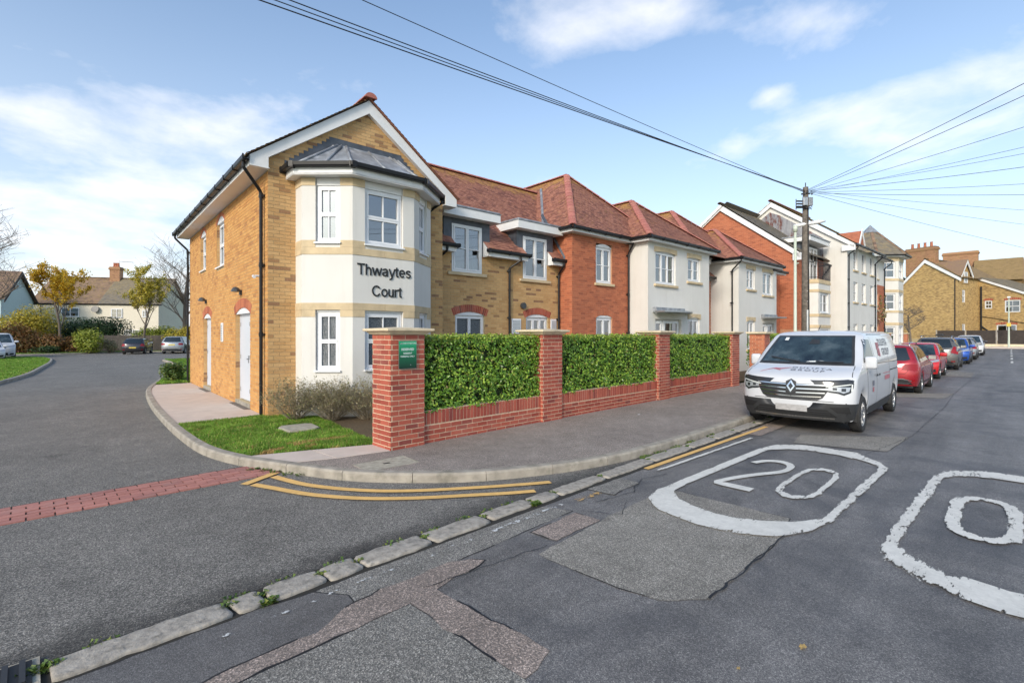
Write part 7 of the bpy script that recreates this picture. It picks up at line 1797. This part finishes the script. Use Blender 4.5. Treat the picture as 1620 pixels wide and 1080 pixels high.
for k in range(11): z = 2.2+k*.42; v = off_(0, .14-.006*k); mb.tube([(v[0]-.02, v[1], z), (v[0]+.02, v[1], z+.02)], .02, 5)
mb.build('cable_clip', M['upvc'], pole, kind='stuff')
mb = MB(); v = off_(.03, .148); w2 = off_(.03, .11); mb.tube([(v[0], v[1], 0), (v[0], v[1], 2.6), (w2[0], w2[1], 6.9)], .022, 6); mb.build('riser_cable', M['black_plastic'], pole)
mb = MB(); v = off_(.0, .13); mb.tube([(v[0], v[1], 0), (v[0], v[1], 2.7)], .05, 8); mb.build('cable_guard', M['steel'], pole)
lamp = empty('street_lamp', (22.32, 6.12, 0), 0, 'slim pale green street lamp column standing left of the utility pole', 'street lamp')
M['lamp_green'] = plain('pale green painted steel', (.52, .57, .47), .5, var=.05)
mb = MB(); mb.tube([(0, 0, 0), (0, 0, 1.4), (0, 0, 1.45), (0, 0, 5.95)], [.09, .085, .062, .05], 12); mb.build('column', M['lamp_green'], lamp, smooth=True)
mb = MB(); mb.tube([(0, 0, 5.9), (0, 0, 6.15)], .085, 10); mb.build('collar', M['lamp_green'], lamp, smooth=True)
a0 = Vector((0, 0, 6.12)); dl = Vector((.48, -.62, 0)).normalized()
mb = MB(); mb.tube([a0-dl*.05, a0+dl*.3+Vector((0, 0, .07)), a0+dl*.9+Vector((0, 0, .16)), a0+dl*1.15+Vector((0, 0, .18))], [.07, .075, .085, .03], 8); mb.build('lantern', M['fascia'], lamp, smooth=True)
mb = MB(); mb.tube([(0, 0, 4.6), (.10, -.10, 4.62)], .02, 6); mb.build('bracket', M['lamp_green'], lamp)
nw = [0]
def wire(a, b, sag, r, label):
    a, b = Vector(a), Vector(b); n = 28; P_ = [a.lerp(b, k/n)-Vector((0, 0, sag*4*(k/n)*(1-k/n))) for k in range(n+1)]
    o_ = P_[0]; mb = MB(); mb.tube([p-o_ for p in P_], r, 5); o = mb.build('overhead_wire', M['black_plastic'], None, label=label, cat='wire', group='overhead wires meeting at the utility pole'); o.location = o_; nw[0] += 1; return o
A_ = Vector((PX, PY, 7.58))
for k, (tx, ty, tz, ext, r, lb) in enumerate((
    (2.9, 8.65, 7.3, 2.0, .014, 'overhead wire crossing above the gable, leftmost at the top edge'), (3.16, 8.39, 7.3, 2.0, .011, 'overhead wire just below the leftmost one above the gable'),
    (3.42, 8.14, 7.3, 2.0, .012, 'lowest overhead wire of the bundle passing over the brown roofs'), (4.31, 7.26, 7.3, 2.0, .009, 'single thin overhead wire running right of the bundle to the top edge'),
    (15.25, -.24, 7.25, 1.8, .010, 'uppermost wire fanning right from the pole to the sky edge'), (15.84, -.25, 7.2, 1.8, .010, 'second wire from the top fanning right from the pole'),
    (17.51, -.28, 7.0, 1.8, .008, 'third wire from the top fanning right from the pole'), (19.34, -.3, 7.0, 1.8, .007, 'fourth wire from the top fanning right from the pole'),
    (20.19, -.32, 7.0, 1.8, .007, 'fifth wire from the top fanning right, close under the fourth'), (21.75, -.34, 7.0, 1.8, .010, 'wire running right from the pole almost level, above the house chimneys'),
    (24.13, -.38, 7.0, 1.8, .008, 'wire dipping right from the pole just under the level one'), (25.93, -.41, 7.0, 1.8, .010, 'darker wire dipping right above the tall chimney stack'),
    (29.39, -.46, 7.0, 1.7, .008, 'thin wire dipping right, third from the lowest'), (33.17, -.52, 7.0, 1.6, .008, 'thin wire dipping right, second from the lowest'), (42.11, -.66, 7.0, 1.5, .010, 'lowest wire running right to the house roofs'))):
    T = A_+(Vector((tx, ty, tz))-A_)*ext; wire(A_+Vector((0, 0, -.03*(k % 4))), T, .08+.03*k if k < 4 else .15, r*.8, lb)

# ------------------------------------------------------------------ trees and shrubs
def tree(loc, h, spread, label, leafmat=None, nleaf=0, leafs=.08, trunk=.12, seed=1, levels=4, first=.28, name='tree', cat='tree', group=None, up=.55, bark='bark', thin=1.0, kids=(5, 5, 4, 4), droop=0.0, minr=.006):
    rs = random.Random(seed); root = empty(name, loc, 0, label, cat, group); tr = MB(); tw = MB(); tips = []
    def grow(p, d, L, r, lev):
        n = 4 if lev < 2 else 3; pts = [p]; rr = [r]; q = p.copy(); dd = d.copy()
        for i_ in range(n):
            dd = (dd+Vector((rs.uniform(-1, 1), rs.uniform(-1, 1), rs.uniform(-.5, .9)+droop*-1 if lev else rs.uniform(-.1, .1)))*(.10 if lev == 0 else .20)).normalized(); q = q+dd*L/n; pts.append(q.copy()); rr.append(max(minr*.6, r*(1-(.45 if lev == 0 else .7)*(i_+1)/n)))
        (tr if lev == 0 else tw).tube(pts, rr, 10 if lev == 0 else (6 if lev == 1 else 3), cap=False)
        if lev >= levels: tips.append((pts[-1], pts[-2])); tips.append((pts[-2], pts[-3])); return
        m = kids[min(lev, len(kids)-1)]
        for k in range(m):
            t = (first+(1-first)*(k+rs.random())/m) if lev == 0 else (.25+.75*(k+rs.random())/m); j = min(n-1, int(t*n)); b = pts[j].lerp(pts[j+1], t*n-j)
            a = rs.uniform(0, 6.283) if lev else k*2.4+rs.uniform(-.5, .5); side = Vector((math.cos(a), math.sin(a), 0)); axis = dd if lev else Vector((0, 0, 1))
            nd = (side*spread+axis*up+Vector((0, 0, .25))).normalized()
            grow(b, nd, L*rs.uniform(.48, .72)*(1-.35*t if lev == 0 else 1), max(minr, rr[j]*.55*thin), lev+1)
    grow(Vector((0, 0, -.1)), Vector((0, 0, 1)), h*.80, trunk, 0)
    tr.build('trunk', M[bark], root, smooth=True); tw.build('branches', M[bark], root, kind='stuff')
    if leafmat:
        lf = MB()
        for _ in range(nleaf):
            a, b = rs.choice(tips); p = a.lerp(b, rs.uniform(-.3, 1.2))+Vector((rs.gauss(0, .10), rs.gauss(0, .10), rs.gauss(0, .10))); leaf_quads(lf, [(p, Vector((rs.uniform(-1, 1), rs.uniform(-1, 1), rs.uniform(0, 1))).normalized())], leafs, rs)
        lf.build('crown', M[leafmat], root, kind='stuff')
    return root
def shrub(loc, rx, ry, h, mat, label, n=1500, leafs=.10, seed=1, name='shrub', cat='shrub', group=None, core=None, clumps=9, ragged=.25):
    """leaf clumps spread over an uneven rounded volume"""
    rs = random.Random(seed); root = empty(name, loc, 0, label, cat, group); C = []
    for _ in range(clumps):
        a = rs.uniform(0, 6.28); d = rs.random()**.5*.62; C.append((Vector((math.cos(a)*d*rx, math.sin(a)*d*ry, h*rs.uniform(.30, .72))), rs.uniform(.38, .62)))
    st = MB()
    for c, r_ in C: st.tube([Vector((c.x*.2, c.y*.2, -.05)), Vector((c.x*.6, c.y*.6, c.z*.5)), c], [.03, .02, .01], 5)
    st.build('stems', M['bark'], root, kind='stuff'); lf = MB()
    for _ in range(n):
        c, r_ = rs.choice(C); d = Vector((rs.gauss(0, 1), rs.gauss(0, 1), rs.gauss(0, 1))).normalized(); k = (rs.random()**.45)*(1+ragged*noise.noise((d*2.5+c)))
        p = c+Vector((d.x*rx*r_*k, d.y*ry*r_*k, d.z*h*.42*k)); p.z = max(.02, min(p.z, h*1.05)); leaf_quads(lf, [(p, (d+Vector((0, 0, .4))).normalized())], leafs, rs)
    lf.build('foliage', M[mat], root, kind='stuff'); return root
def twiggy(loc, r, h, label, seed, n=60, nleaf=6500):
    rs = random.Random(seed); root = empty('twiggy_shrub', loc, 0, label, 'shrub', 'bare twiggy shrubs below the bay'); tw = MB(); tips = []
    def st(p, d, L, rr, lev):
        pts = [p]; q = p.copy(); dd = d.copy()
        for i_ in range(3): dd = (dd+Vector((rs.uniform(-1, 1), rs.uniform(-1, 1), rs.uniform(-.4, .8)))*.28).normalized(); q = q+dd*L/3; pts.append(q.copy())
        tw.tube(pts, [rr, rr*.8, rr*.6, rr*.35], 3, cap=False); tips.append((pts[-1], pts[-2])); tips.append((pts[2], pts[1]))
        if lev < 3:
            for _ in range(3 if lev < 2 else 2): st(pts[rs.choice((1, 2, 3))], (dd+Vector((rs.uniform(-1, 1), rs.uniform(-1, 1), rs.uniform(-.3, .6)))*.8).normalized(), L*.62, rr*.6, lev+1)
    for _ in range(n):
        a = rs.uniform(0, 6.28); k = rs.random(); st(Vector((math.cos(a)*.22*k*r, math.sin(a)*.22*k*r, 0)), Vector((math.cos(a)*(.2+.9*k), math.sin(a)*(.2+.9*k), .55+.5*rs.random())).normalized(), h*rs.uniform(.35, .50), .0055, 0)
    tw.build('twigs', M['twig'], root, kind='stuff'); lf = MB()
    tips = [t for t in tips if t[0].z > h*.25]
    for _ in range(nleaf):
        a, b = rs.choice(tips); p = a.lerp(b, rs.random())+Vector((rs.gauss(0, .02), rs.gauss(0, .02), rs.gauss(0, .02)))
        if rs.random() > .45+.55*min(1, max(0, (p.z-h*.35)/(h*.4))): continue
        leaf_quads(lf, [(p, Vector((rs.uniform(-1, 1), rs.uniform(-1, 1), 1)).normalized())], .032, rs)
    lf.build('leaves', M['leaf_grey'], root, kind='stuff')
twiggy((3.80, 10.02, 0), .55, .98, 'bare twiggy shrub against the brick corner by the downpipe', 1); twiggy((4.30, 9.50, 0), .62, .95, 'bare twiggy shrub in the middle below the left bay window', 2, 80); twiggy((4.88, 9.10, 0), .62, .98, 'bare twiggy shrub half hidden by the nearest pillar', 3, 80)
twiggy((5.7, 8.9, 0), .6, .9, 'bare twiggy shrub behind the nearest brick pillar', 4, 40, 900)
shrub((3.75, 21.6, 0), .50, .50, .65, 'leaf_mid', 'green shrub at the rear corner of the yellow brick side wall', 1500, .10, 5)
# back of the car park
tree((2.2, 65.2, 0), 6.9, .52, 'yellow autumn tree on the left in front of the cream house', 'leaf_yellow', 7000, .21, .13, 3, first=.30, group='young autumn trees along the car park', up=.75)
tree((8.35, 62.2, 0), 6.7, .48, 'olive yellow autumn tree behind the parked hatchback', 'leaf_olive', 6000, .18, .12, 9, first=.30, group='young autumn trees along the car park', up=.85)
tree((12.2, 63.0, 0), 10.5, .7, 'tall bare tree beside the rear corner of the building', None, 0, .1, .22, 14, first=.22, levels=4, kids=(10, 6, 5, 4), minr=.011)
tree((-3.6, 60.5, 0), 10.4, .8, 'bare tree reaching in from the left edge over the blue house', None, 0, .1, .26, 21, first=.30, levels=4, kids=(9, 6, 4, 4), droop=.2, minr=.014)
tree((17.0, 75.0, 0), 9.5, .7, 'bare tree behind the car park near the fence', None, 0, .1, .2, 23, first=.2, levels=3, kids=(8, 6, 4, 3), minr=.02)
SH = [((-4.5, 62.8, 0), 2.6, 1.6, 3.2, 'leaf_mid', 'mid green rounded shrub at the far left of the bed'), ((-1.2, 63.2, 0), 2.4, 1.5, 2.7, 'leaf_rust', 'rusty brown shrub left of the yellow tree'), ((-.4, 67.5, 0), 3.0, 2.0, 4.4, 'leaf_olive', 'tall olive shrub mass behind the rusty shrub'),
      ((2.2, 62.6, 0), 2.0, 1.3, 1.7, 'leaf_rust', 'low rusty shrub at the foot of the yellow tree'), ((5.0, 69.0, 0), 4.2, 2.6, 3.4, 'leaf_green', 'big dark evergreen shrub in front of the cream house'), ((3.95, 60.6, 0), 1.15, 1.1, 2.25, 'leaf_lime', 'round lime yellow shrub at the car park edge'),
      ((5.5, 60.9, 0), .8, .7, 1.2, 'leaf_grey', 'small grey green shrub by the timber fence'), ((9.2, 64.0, 0), 2.6, 1.2, 2.5, 'leaf_lime', 'yellow green hedge shrub behind the hatchback'), ((12.2, 61.5, 0), 2.4, 1.4, 2.6, 'leaf_olive', 'olive hedge shrub behind the silver crossover'),
      ((14.6, 58.4, 0), 1.8, 1.8, 3.2, 'leaf_green', 'dark shrub beside the rear of the brick side wall'), ((-2.9, 60.9, 0), 1.6, .6, .9, 'leaf_grey', 'low clipped grey shrub along the car park kerb'), ((-8.5, 64.5, 0), 3.0, 2, 3.4, 'leaf_rust', 'russet shrub at the left edge behind the vans'), ((1.0, 60.6, 0), 1.3, .5, .7, 'leaf_green', 'low dark shrub along the kerb left of the lime shrub')]
for k, (lc, rx_, ry_, hh, mt, lb) in enumerate(SH): shrub(lc, rx_, ry_, hh, mt, lb, int(900*rx_*hh)+500, .20 if hh > 1.5 else .13, 30+k, clumps=12, group='shrubs around the back car park')
# timber fence of separate boards
fence = empty('timber_fence', (4.6, 64.3, 0), R(-18), 'weathered close boarded timber fence behind the car park shrubs', 'fence')
for k in range(46):
    mb = MB(); mb.box(k*.125, k*.125+.118, -.01-.012*(k % 2), .006-.012*(k % 2), -.1, 1.62+random.uniform(-.02, .02)); mb.build('board', M['timber'], fence)
for k in range(4): mb = MB(); mb.box(k*1.9-.05, k*1.9+.05, .02, .12, -.1, 1.7); mb.build('post', M['timber'], fence)

# ------------------------------------------------------------------ houses behind the car park
def house_window(par, fr, a0, b0, w, h, label=None, n=2): return window(par, fr, a0, b0, w, h, 'cas2' if n == 2 else 'cas3', rec=.02, sill='upvc', label=label, dress='curtain', wall_c=.06)
def chimney(par, x, y, z0, z1, wx, wy, mat, pots=4, corbel=True):
    mb = MB(); mb.box(x-wx/2, x+wx/2, y-wy/2, y+wy/2, z0, z1-.45); c = mb.build('chimney', M['mortar_pink'], par)
    lay(Fr((x-wx/2, y+wy/2, 0), (0, -1, 0), (-1, 0, 0)), 0, wy, z0, z1-.45, mat, par); lay(Fr((x-wx/2, y-wy/2, 0), (1, 0, 0), (0, -1, 0)), 0, wx, z0, z1-.45, mat, par)
    mb = MB(); z = z1-.45
    for e, dz in ((.06, .10), (.12, .12), (.08, .10), (.02, .13)): mb.box(x-wx/2-e, x+wx/2+e, y-wy/2-e, y+wy/2+e, z+.002, z+dz); z += dz
    mb.build('corbel_courses', mat, c)
    for k in range(pots):
        px_ = x+(wx-.5)*((k+.5)/pots-.5) if wx > wy else x; py_ = y if wx > wy else y+(wy-.4)*((k+.5)/pots-.5)
        mb = MB(); mb.tube([(px_, py_, z), (px_, py_, z+.55)], [.16, .12], 10); mb.tube([(px_, py_, z+.5), (px_, py_, z+.58)], .15, 10); mb.build('chimney_pot', M['terracotta'], c)
    return c
ch = empty('semi_detached_house', (-.1, 87.2, 0), R(-33), 'cream rendered pair of houses with brown tiled roof and central chimney', 'house')
mb = MB(); mb.box(.3, 14.5, .35, 8.2, -.1, 5.75)
for x in (.3, 14.5): mb.poly([(x, .35, 5.75), (x, 8.2, 5.75), (x, 4.27, 9.2)])
mb.build('wall', M['cream'], ch)
sl_ = math.hypot(4.27, 3.75); sdir = (0, 4.27, 3.75)
tiles(ch, (0, 0, 5.70), (1, 0, 0), sdir, [(0, 0), (7.6, 0), (7.6, sl_), (0, sl_)], M['tile_brown'], gauge=.30, tw=.34, seed=200, th=.05, lichen=lambda a, b: .15)
tiles(ch, (7.6, 0, 5.70), (1, 0, 0), sdir, [(0, 0), (7.3, 0), (7.3, sl_), (0, sl_)], M['tile_grey'], gauge=.24, tw=.3, seed=201, th=.03, lichen=lambda a, b: .5 if a < 3 and b > 2 else .1)
mb = MB(); mb.quad((0, 4.27, 9.45), (14.9, 4.27, 9.45), (14.9, 8.6, 5.7), (0, 8.6, 5.7)); mb.build('roof', M['tile_brown'], ch)
ridge_tiles(ch, (0, 4.27, 9.47), (14.9, 4.27, 9.47), M['tile_brown'], r=.14)
mb = MB(); mb.box(0, 14.9, .24, .34, 5.55, 5.70); mb.build('fascia', M['dark_metal'], ch)
chimney(ch, 7.6, 4.2, 8.3, 11.0, 1.2, .9, M['brick_old'], 3)
cf = Fr((0, .35, 0), (1, 0, 0), FN)
for (a0, b0, w, h, lb) in ((3.4, 4.0, 2.0, 1.15, 'upstairs window of the left cream house'), (9.0, 3.9, 1.3, 1.2, 'upstairs window of the right cream house'), (12.6, 4.0, .7, .9, 'small upstairs window of the right cream house'), (2.0, .9, 2.2, 1.4, 'downstairs window of the left cream house'), (10.5, .9, 2.0, 1.4, 'downstairs window of the right cream house')): house_window(ch, cf, a0, b0, w, h, lb)
mb = MB(); n = 14; mb.prism([(.42*math.cos(2*math.pi*k/n), .42*math.sin(2*math.pi*k/n)) for k in range(n)], 0, .05, T=lambda x, y, z: (7.3+x, .05-z+y*.2, 5.0+y)); mb.tube([(7.3, .1, 5.0), (7.3, .35, 4.8)], .03, 6); mb.build('satellite_dish', M['lamp_grey'], ch)
mb = MB(); mb.tube([(7.9, 4.2, 11.0), (7.9, 4.2, 12.0)], .03, 5); mb.tube([(7.9, 4.2, 11.8), (9.8, 4.0, 11.7)], .02, 4)
for k in range(7): mb.tube([(8.2+k*.24, 3.7, 11.78-.01*k), (8.2+k*.24, 4.6, 11.78-.01*k)], .012, 3)
mb.build('television_aerial', M['steel'], ch); mb = MB(); mb.tube([(1.2, .22, 5.6), (1.2, .22, 0)], .05, 6); mb.build('downpipe', M['dark_metal'], ch)
bh = empty('blue_house', (-6.6, 80.5, 0), R(-20), 'pale blue rendered house with brown tiled roof at the left edge', 'house')
mb = MB(); mb.box(-9, 4.6, 0, 7.6, -.1, 5.8); 
mb.build('wall', M['paleblue'], bh)
mb = MB(); mb.poly([(4.62, .0, 5.8), (4.62, 7.6, 5.8), (4.62, 3.8, 9.0)]); mb.poly([(4.62, 0, 0), (4.62, 7.6, 0), (4.62, 7.6, 5.8), (4.62, 0, 5.8)]); mb.build('gable_wall', M['paleblue'], bh)
s2 = math.hypot(4.1, 3.55)
tiles(bh, (-9, -.3, 5.65), (1, 0, 0), (0, 4.1, 3.55), [(0, 0), (14.0, 0), (14.0, s2), (0, s2)], M['tile_brown'], gauge=.28, tw=.3, seed=210, th=.04)
mb = MB(); mb.quad((-9, 3.8, 9.2), (5, 3.8, 9.2), (5, 7.9, 5.65), (-9, 7.9, 5.65)); mb.build('roof', M['tile_brown'], bh)
mb = MB(); mb.prism([(-.35, 5.55), (3.8, 9.15), (3.8, 8.85), (-.35, 5.25)], 0, .06, T=lambda y, z, x: (5.0+x, y, z)); mb.prism([(7.95, 5.55), (3.8, 9.15), (3.8, 8.85), (7.95, 5.25)], 0, .06, T=lambda y, z, x: (5.0+x, y, z)); mb.build('bargeboard', M['dark_metal'], bh)
house_window(bh, Fr((4.68, 0, 0), (0, 1, 0), (1, 0, 0)), 3.4, 3.6, 1.2, 1.1, 'side window of the pale blue house'); house_window(bh, Fr((0, 0, 0), (1, 0, 0), FN), -2, 3.4, 2.4, 1.2, 'front window of the pale blue house')

# ------------------------------------------------------------------ yellow brick houses at the end of the street
yh = empty('brick_house', (73.63, .24, .3), R(-20), 'yellow stock brick end house with white bargeboards and tall chimney', 'house')
g = Fr((0, 9.75, 0), (0, -1, 0), (-1, 0, 0)); GWd = 5.75
mb = MB(); wall_face(mb, g, 0, GWd, -.5, 7.3); mb.poly([g(0, 7.3), g(GWd, 7.9), g(2.65, 10.1)]); mb.poly([g(0, 7.3), g(GWd, 7.3), g(GWd, 7.9)])
yr = Fr((0, 4.0, 0), (1, 0, 0), FN); yw = [(.9, 1.6, 5.1, 6.5), (.9, 1.6, .9, 2.6), (.9, 1.6, 3.2, 4.6)]
wall_face(mb, yr, 0, 5, -.5, 8.0, [yw[0], yw[1]]); mb.box(.01, 9, 4.75, 9.7, -.5, 7.2); mb.build('wall', M['mortar_buff'], yh)
yh_ok = lambda a, z: z < 7.25+(a/2.65)*2.75 and z < 10.1-(a-2.65)*.70
lay(g, 0, GWd, .9, 10.0, M['london'], yh, ok=yh_ok); lay(yr, 0, 5, .9, 8.0, M['london'], yh, holes=yw[:2])
for h in yw[:2]: window(yh, yr, h[0], h[2], h[1]-h[0], h[3]-h[2], 'sash', rec=.1, sill=None, label='sash window in the flank of the brick house, %s' % ('upper' if h[2] > 3 else 'lower'))
mb = MB()
for (a0, z0, a1, z1) in ((-.35, 7.05, 2.65, 10.32), (GWd+.35, 7.75, 2.65, 10.32)): mb.prism([(a0, z0), (a1, z1), (a1, z1-.42), (a0, z0-.34)], 0, .08, T=lambda a, z, c: g(a, z, .12+c))
mb.build('bargeboard', M['fascia'], yh)
def slope(par, p0, e, L, p1, mat, seed, gauge=.22, tw=.3, li=.4, poly=None):
    s_ = Vector(p1)-Vector(p0); H = s_.length; return tiles(par, p0, e, s_, poly(L, H) if poly else [(0, 0), (L, 0), (L, H), (0, H)], mat, gauge=gauge, tw=tw, seed=seed, th=.03, lichen=lambda a, b: li)
slope(yh, (-.15, 3.65, 7.85), (1, 0, 0), 9.5, (-.15, 7.1, 10.35), M['tile_brown'], 300, li=.55); slope(yh, (9.3, 10.1, 7.2), (-1, 0, 0), 9.5, (9.3, 7.1, 10.35), M['tile_brown'], 301)
ridge_tiles(yh, (-.18, 7.1, 10.38), (9.3, 7.1, 10.38), M['tile_brown'], r=.14)
chimney(yh, .9, 7.9, 8.5, 11.9, .9, 3.0, M['brick_old'], 4)
# small gabled dormer over the flank
mb = MB(); mb.box(.6, 2.4, 3.93, 3.99, 7.2, 8.6); mb.poly([(.6, 3.96, 8.6), (2.4, 3.96, 8.6), (1.5, 3.96, 9.6)]); mb.build('dormer_wall', M['london'], yh)
mb = MB()
for (x0, x1) in ((.2, 1.5), (2.8, 1.5)): mb.prism([(x0, 8.1), (x1, 9.95), (x1, 9.62), (x0, 7.8)], 0, .08, T=lambda x, z, y: (x, 3.72+y, z))
mb.build('bargeboard', M['fascia'], yh)
mb = MB(); mb.quad((.15, 3.7, 8.1), (1.5, 3.7, 10.0), (1.5, 7.0, 10.0), (.15, 7.0, 8.1)); mb.quad((2.85, 3.7, 8.1), (1.5, 3.7, 10.0), (1.5, 7.0, 10.0), (2.85, 7.0, 8.1)); mb.build('dormer_roof', M['tile_brown'], yh)
window(yh, yr, 1.1, 7.3, .8, 1.25, 'sash', rec=-.06, sill='upvc', label='window of the small gabled dormer', wall_c=0)
mb = MB(); mb.tube([g(GWd-.25, 7.7, .06), g(GWd-.25, -.3, .06)], .05, 6); mb.build('downpipe', M['dark_metal'], yh)
# rear wing with its long sloping roof
wf = Fr((4.6, 4.0, 0), (0, -1, 0), (-1, 0, 0)); ww = [(.55, 1.2, 4.4, 5.3), (2.3, 3.6, 3.9, 5.25), (1.6, 3.3, .7, 2.5)]
mb = MB(); wall_face(mb, wf, 0, 6.6, -.5, 4.6, [(h[0], h[1], h[2], min(4.6, h[3])) for h in ww]); 
mb.build('wing_wall', M['mortar_buff'], yh)
mb = MB(); wall_face(mb, wf, 0, 6.6, 4.6, 5.4, [ww[0], ww[1]]); mb.poly([wf(0, 5.4), wf(5.0, 5.4), wf(0, 7.9)]); mb.build('wing_gable', M['mortar_buff'], yh)
lay(wf, 0, 6.6, .7, 7.9, M['london'], yh, holes=ww, ok=lambda a, z: z < 7.9-a*.5 and z < 8)
for k, h in enumerate(ww):
    window(yh, wf, h[0], h[2], h[1]-h[0], h[3]-h[2], 'sash1', rec=.08, sill=None, label=('small window high in the rear wing', 'upper window of the rear wing', 'lower window of the rear wing above the dark fence')[k], dress='blind'); voussoirs(yh, wf, h[0], h[1]-h[0], h[3]+.0, .08, M['brick_red'], 9)
mb = MB(); mb.prism([(-.2, 8.15), (7.0, 4.55), (7.0, 4.30), (-.2, 7.90)], 0, .08, T=lambda a, z, c: wf(a, z, .1+c)); mb.build('verge_board', M['fascia'], yh)
slope(yh, (4.45, -2.9, 4.6), (1, 0, 0), 9, (4.45, 4.2, 8.2), M['tile_grey'], 303, li=.35)
mb = MB(); mb.tube([wf(.25, 7.0, .08), wf(.25, 1.5, .08)], .09, 8); mb.tube([wf(.25, 2.4, .1), wf(.9, 1.8, .1), wf(.9, -.3, .1)], .08, 8); mb.tube([wf(.9, 1.75, .12), wf(2.3, 1.85, .12)], .08, 8); mb.tube([wf(.3, 3.5, .08), wf(5.5, 2.3, .08)], .03, 5); mb.build('soil_pipe', M['black_plastic'], yh)
# second house behind, higher roofs and another big stack
y2 = empty('brick_house', (88.0, 0, .3), 0, 'second brick house with mossy tiled roof and broad chimney stack, behind the first', 'house')
mb = MB(); mb.box(0, 8, -6, 6, -.5, 7.8); mb.build('wall', M['london'], y2)
slope(y2, (.0, 7.6, 7.6), (0, -1, 0), 12.6, (4.5, 7.6, 11.1), M['tile_brown'], 310, li=.75)
mb = MB(); mb.quad((4.5, 7.6, 11.1), (4.5, -5, 11.1), (9, -5, 7.6), (9, 7.6, 7.6)); mb.build('roof', M['tile_brown'], y2); ridge_tiles(y2, (4.5, 7.6, 11.15), (4.5, -5, 11.15), M['tile_brown'], r=.14)
chimney(y2, 3.0, 4.6, 9, 12.7, .9, 3.6, M['brick_old'], 0)
slope(y2, (-1.5, 3.2, 8.2), (0, -1, 0), 4.6, (2.5, 3.2, 11.3), M['tile_brown'], 311, li=.85)
mb = MB(); mb.prism([(-1.8, 8.0), (2.5, 11.4), (2.5, 11.0), (-1.8, 7.7)], 0, .1, T=lambda x, z, y: (x, -1.45-y, z)); mb.build('bargeboard', M['fascia'], y2)
mb = MB(); mb.box(-1.0, 3, -1.35, 3.1, 6, 8.2); mb.build('dormer_wall', M['london'], y2)
y3 = empty('pale_house', (84.0, 13.6, .3), 0, 'pale stone gabled house just visible behind the octagonal tower', 'house')
mb = MB(); mb.box(0, 8, -3.2, 6, -.5, 9.5); mb.poly([(0, -3.2, 9.5), (0, 3.0, 9.5), (0, -.2, 11.8)]); mb.build('wall', plain('pale stone wall', (.42, .36, .28), .9, var=.2, scale=3), y3)
mb = MB(); mb.quad((-.2, -.2, 12.0), (9, -.2, 12.0), (9, -3.7, 9.2), (-.2, -3.7, 9.2)); mb.quad((-.2, -.2, 12.0), (9, -.2, 12.0), (9, 3.4, 9.2), (-.2, 3.4, 9.2)); mb.build('roof', M['tile_grey'], y3)
# dark fence panels with concrete posts on a low wall
df = empty('panel_fence', (72.6, 5.6, .42), 0, 'dark brown panel fence with concrete posts at the end of the street', 'fence')
for k in range(6):
    y = -k*2.4; mb = MB(); mb.box(-.03, .03, y-2.28, y-.02, .28, 1.72 if k else 1.72); pnl = mb.build('fence_panel', M['pole'] if False else plain('dark stained board', (.04, .03, .024), .8, var=.3, scale=6) if k == 0 else bpy.data.materials['dark stained board'], df)
    for j in range(7): mb = MB(); mb.box(-.05, -.032, y-2.28, y-.02, .30+j*.2, .49+j*.2); mb.build('board', bpy.data.materials['dark stained board'], pnl)
    mb = MB(); mb.box(-.07, .07, y-.0, y+.12, 0, 1.8); mb.build('post', M['kerb'], df)
mb = MB(); mb.box(-.12, .12, -14.4, 0, -.1, .27); mb.build('plinth', M['cap'], df)
fl2 = empty('street_lamp', (71.0, -.05, .42), 0, 'slim distant street lamp column by the dark fence at the right edge', 'street lamp')
mb = MB(); mb.tube([(0, 0, 0), (0, 0, 1.2), (0, 0, 5.0)], [.09, .07, .05], 8); mb.build('column', M['lamp_green'], fl2); mb = MB(); mb.box(-.3, .3, -.12, .12, 5.0, 5.14); mb.build('lantern', M['fascia'], fl2)
mb = MB(); mb.box(-.14, -.08, -.16, .16, 2.1, 2.45); mb.build('notice', M['plate_y'], fl2)
tree((43.7, 7.6, 0), 3.9, .75, 'magnolia with brown and cream leaves behind the far wall', 'leaf_magnolia', 1500, .20, .07, 41, first=.15, levels=3, kids=(7, 5, 4), name='magnolia', up=.8)
tree((70.0, 7.6, .3), 4.6, 1.1, 'small bare spreading tree in front of the yellow brick gable', None, 0, .1, .12, 43, first=.35, levels=4, kids=(7, 5, 4, 3), minr=.012, up=.4)
shrub((29.5, 7.6, 0), 1.4, 1.0, 2.0, 'laurel', 'green shrub above the wall coping left of the utility pole', 1500, .12, 50)
set_bricks([(bw, set(pillars+panels), 300), (save_bld, {save_bld}, 300), (b3, {b3}, 0), (yh, {yh}, 0), (y2, {y2}, 0), (ch, {ch}, 0)]+[(t, set([c for c in t.children]), 0) for t in FARW])
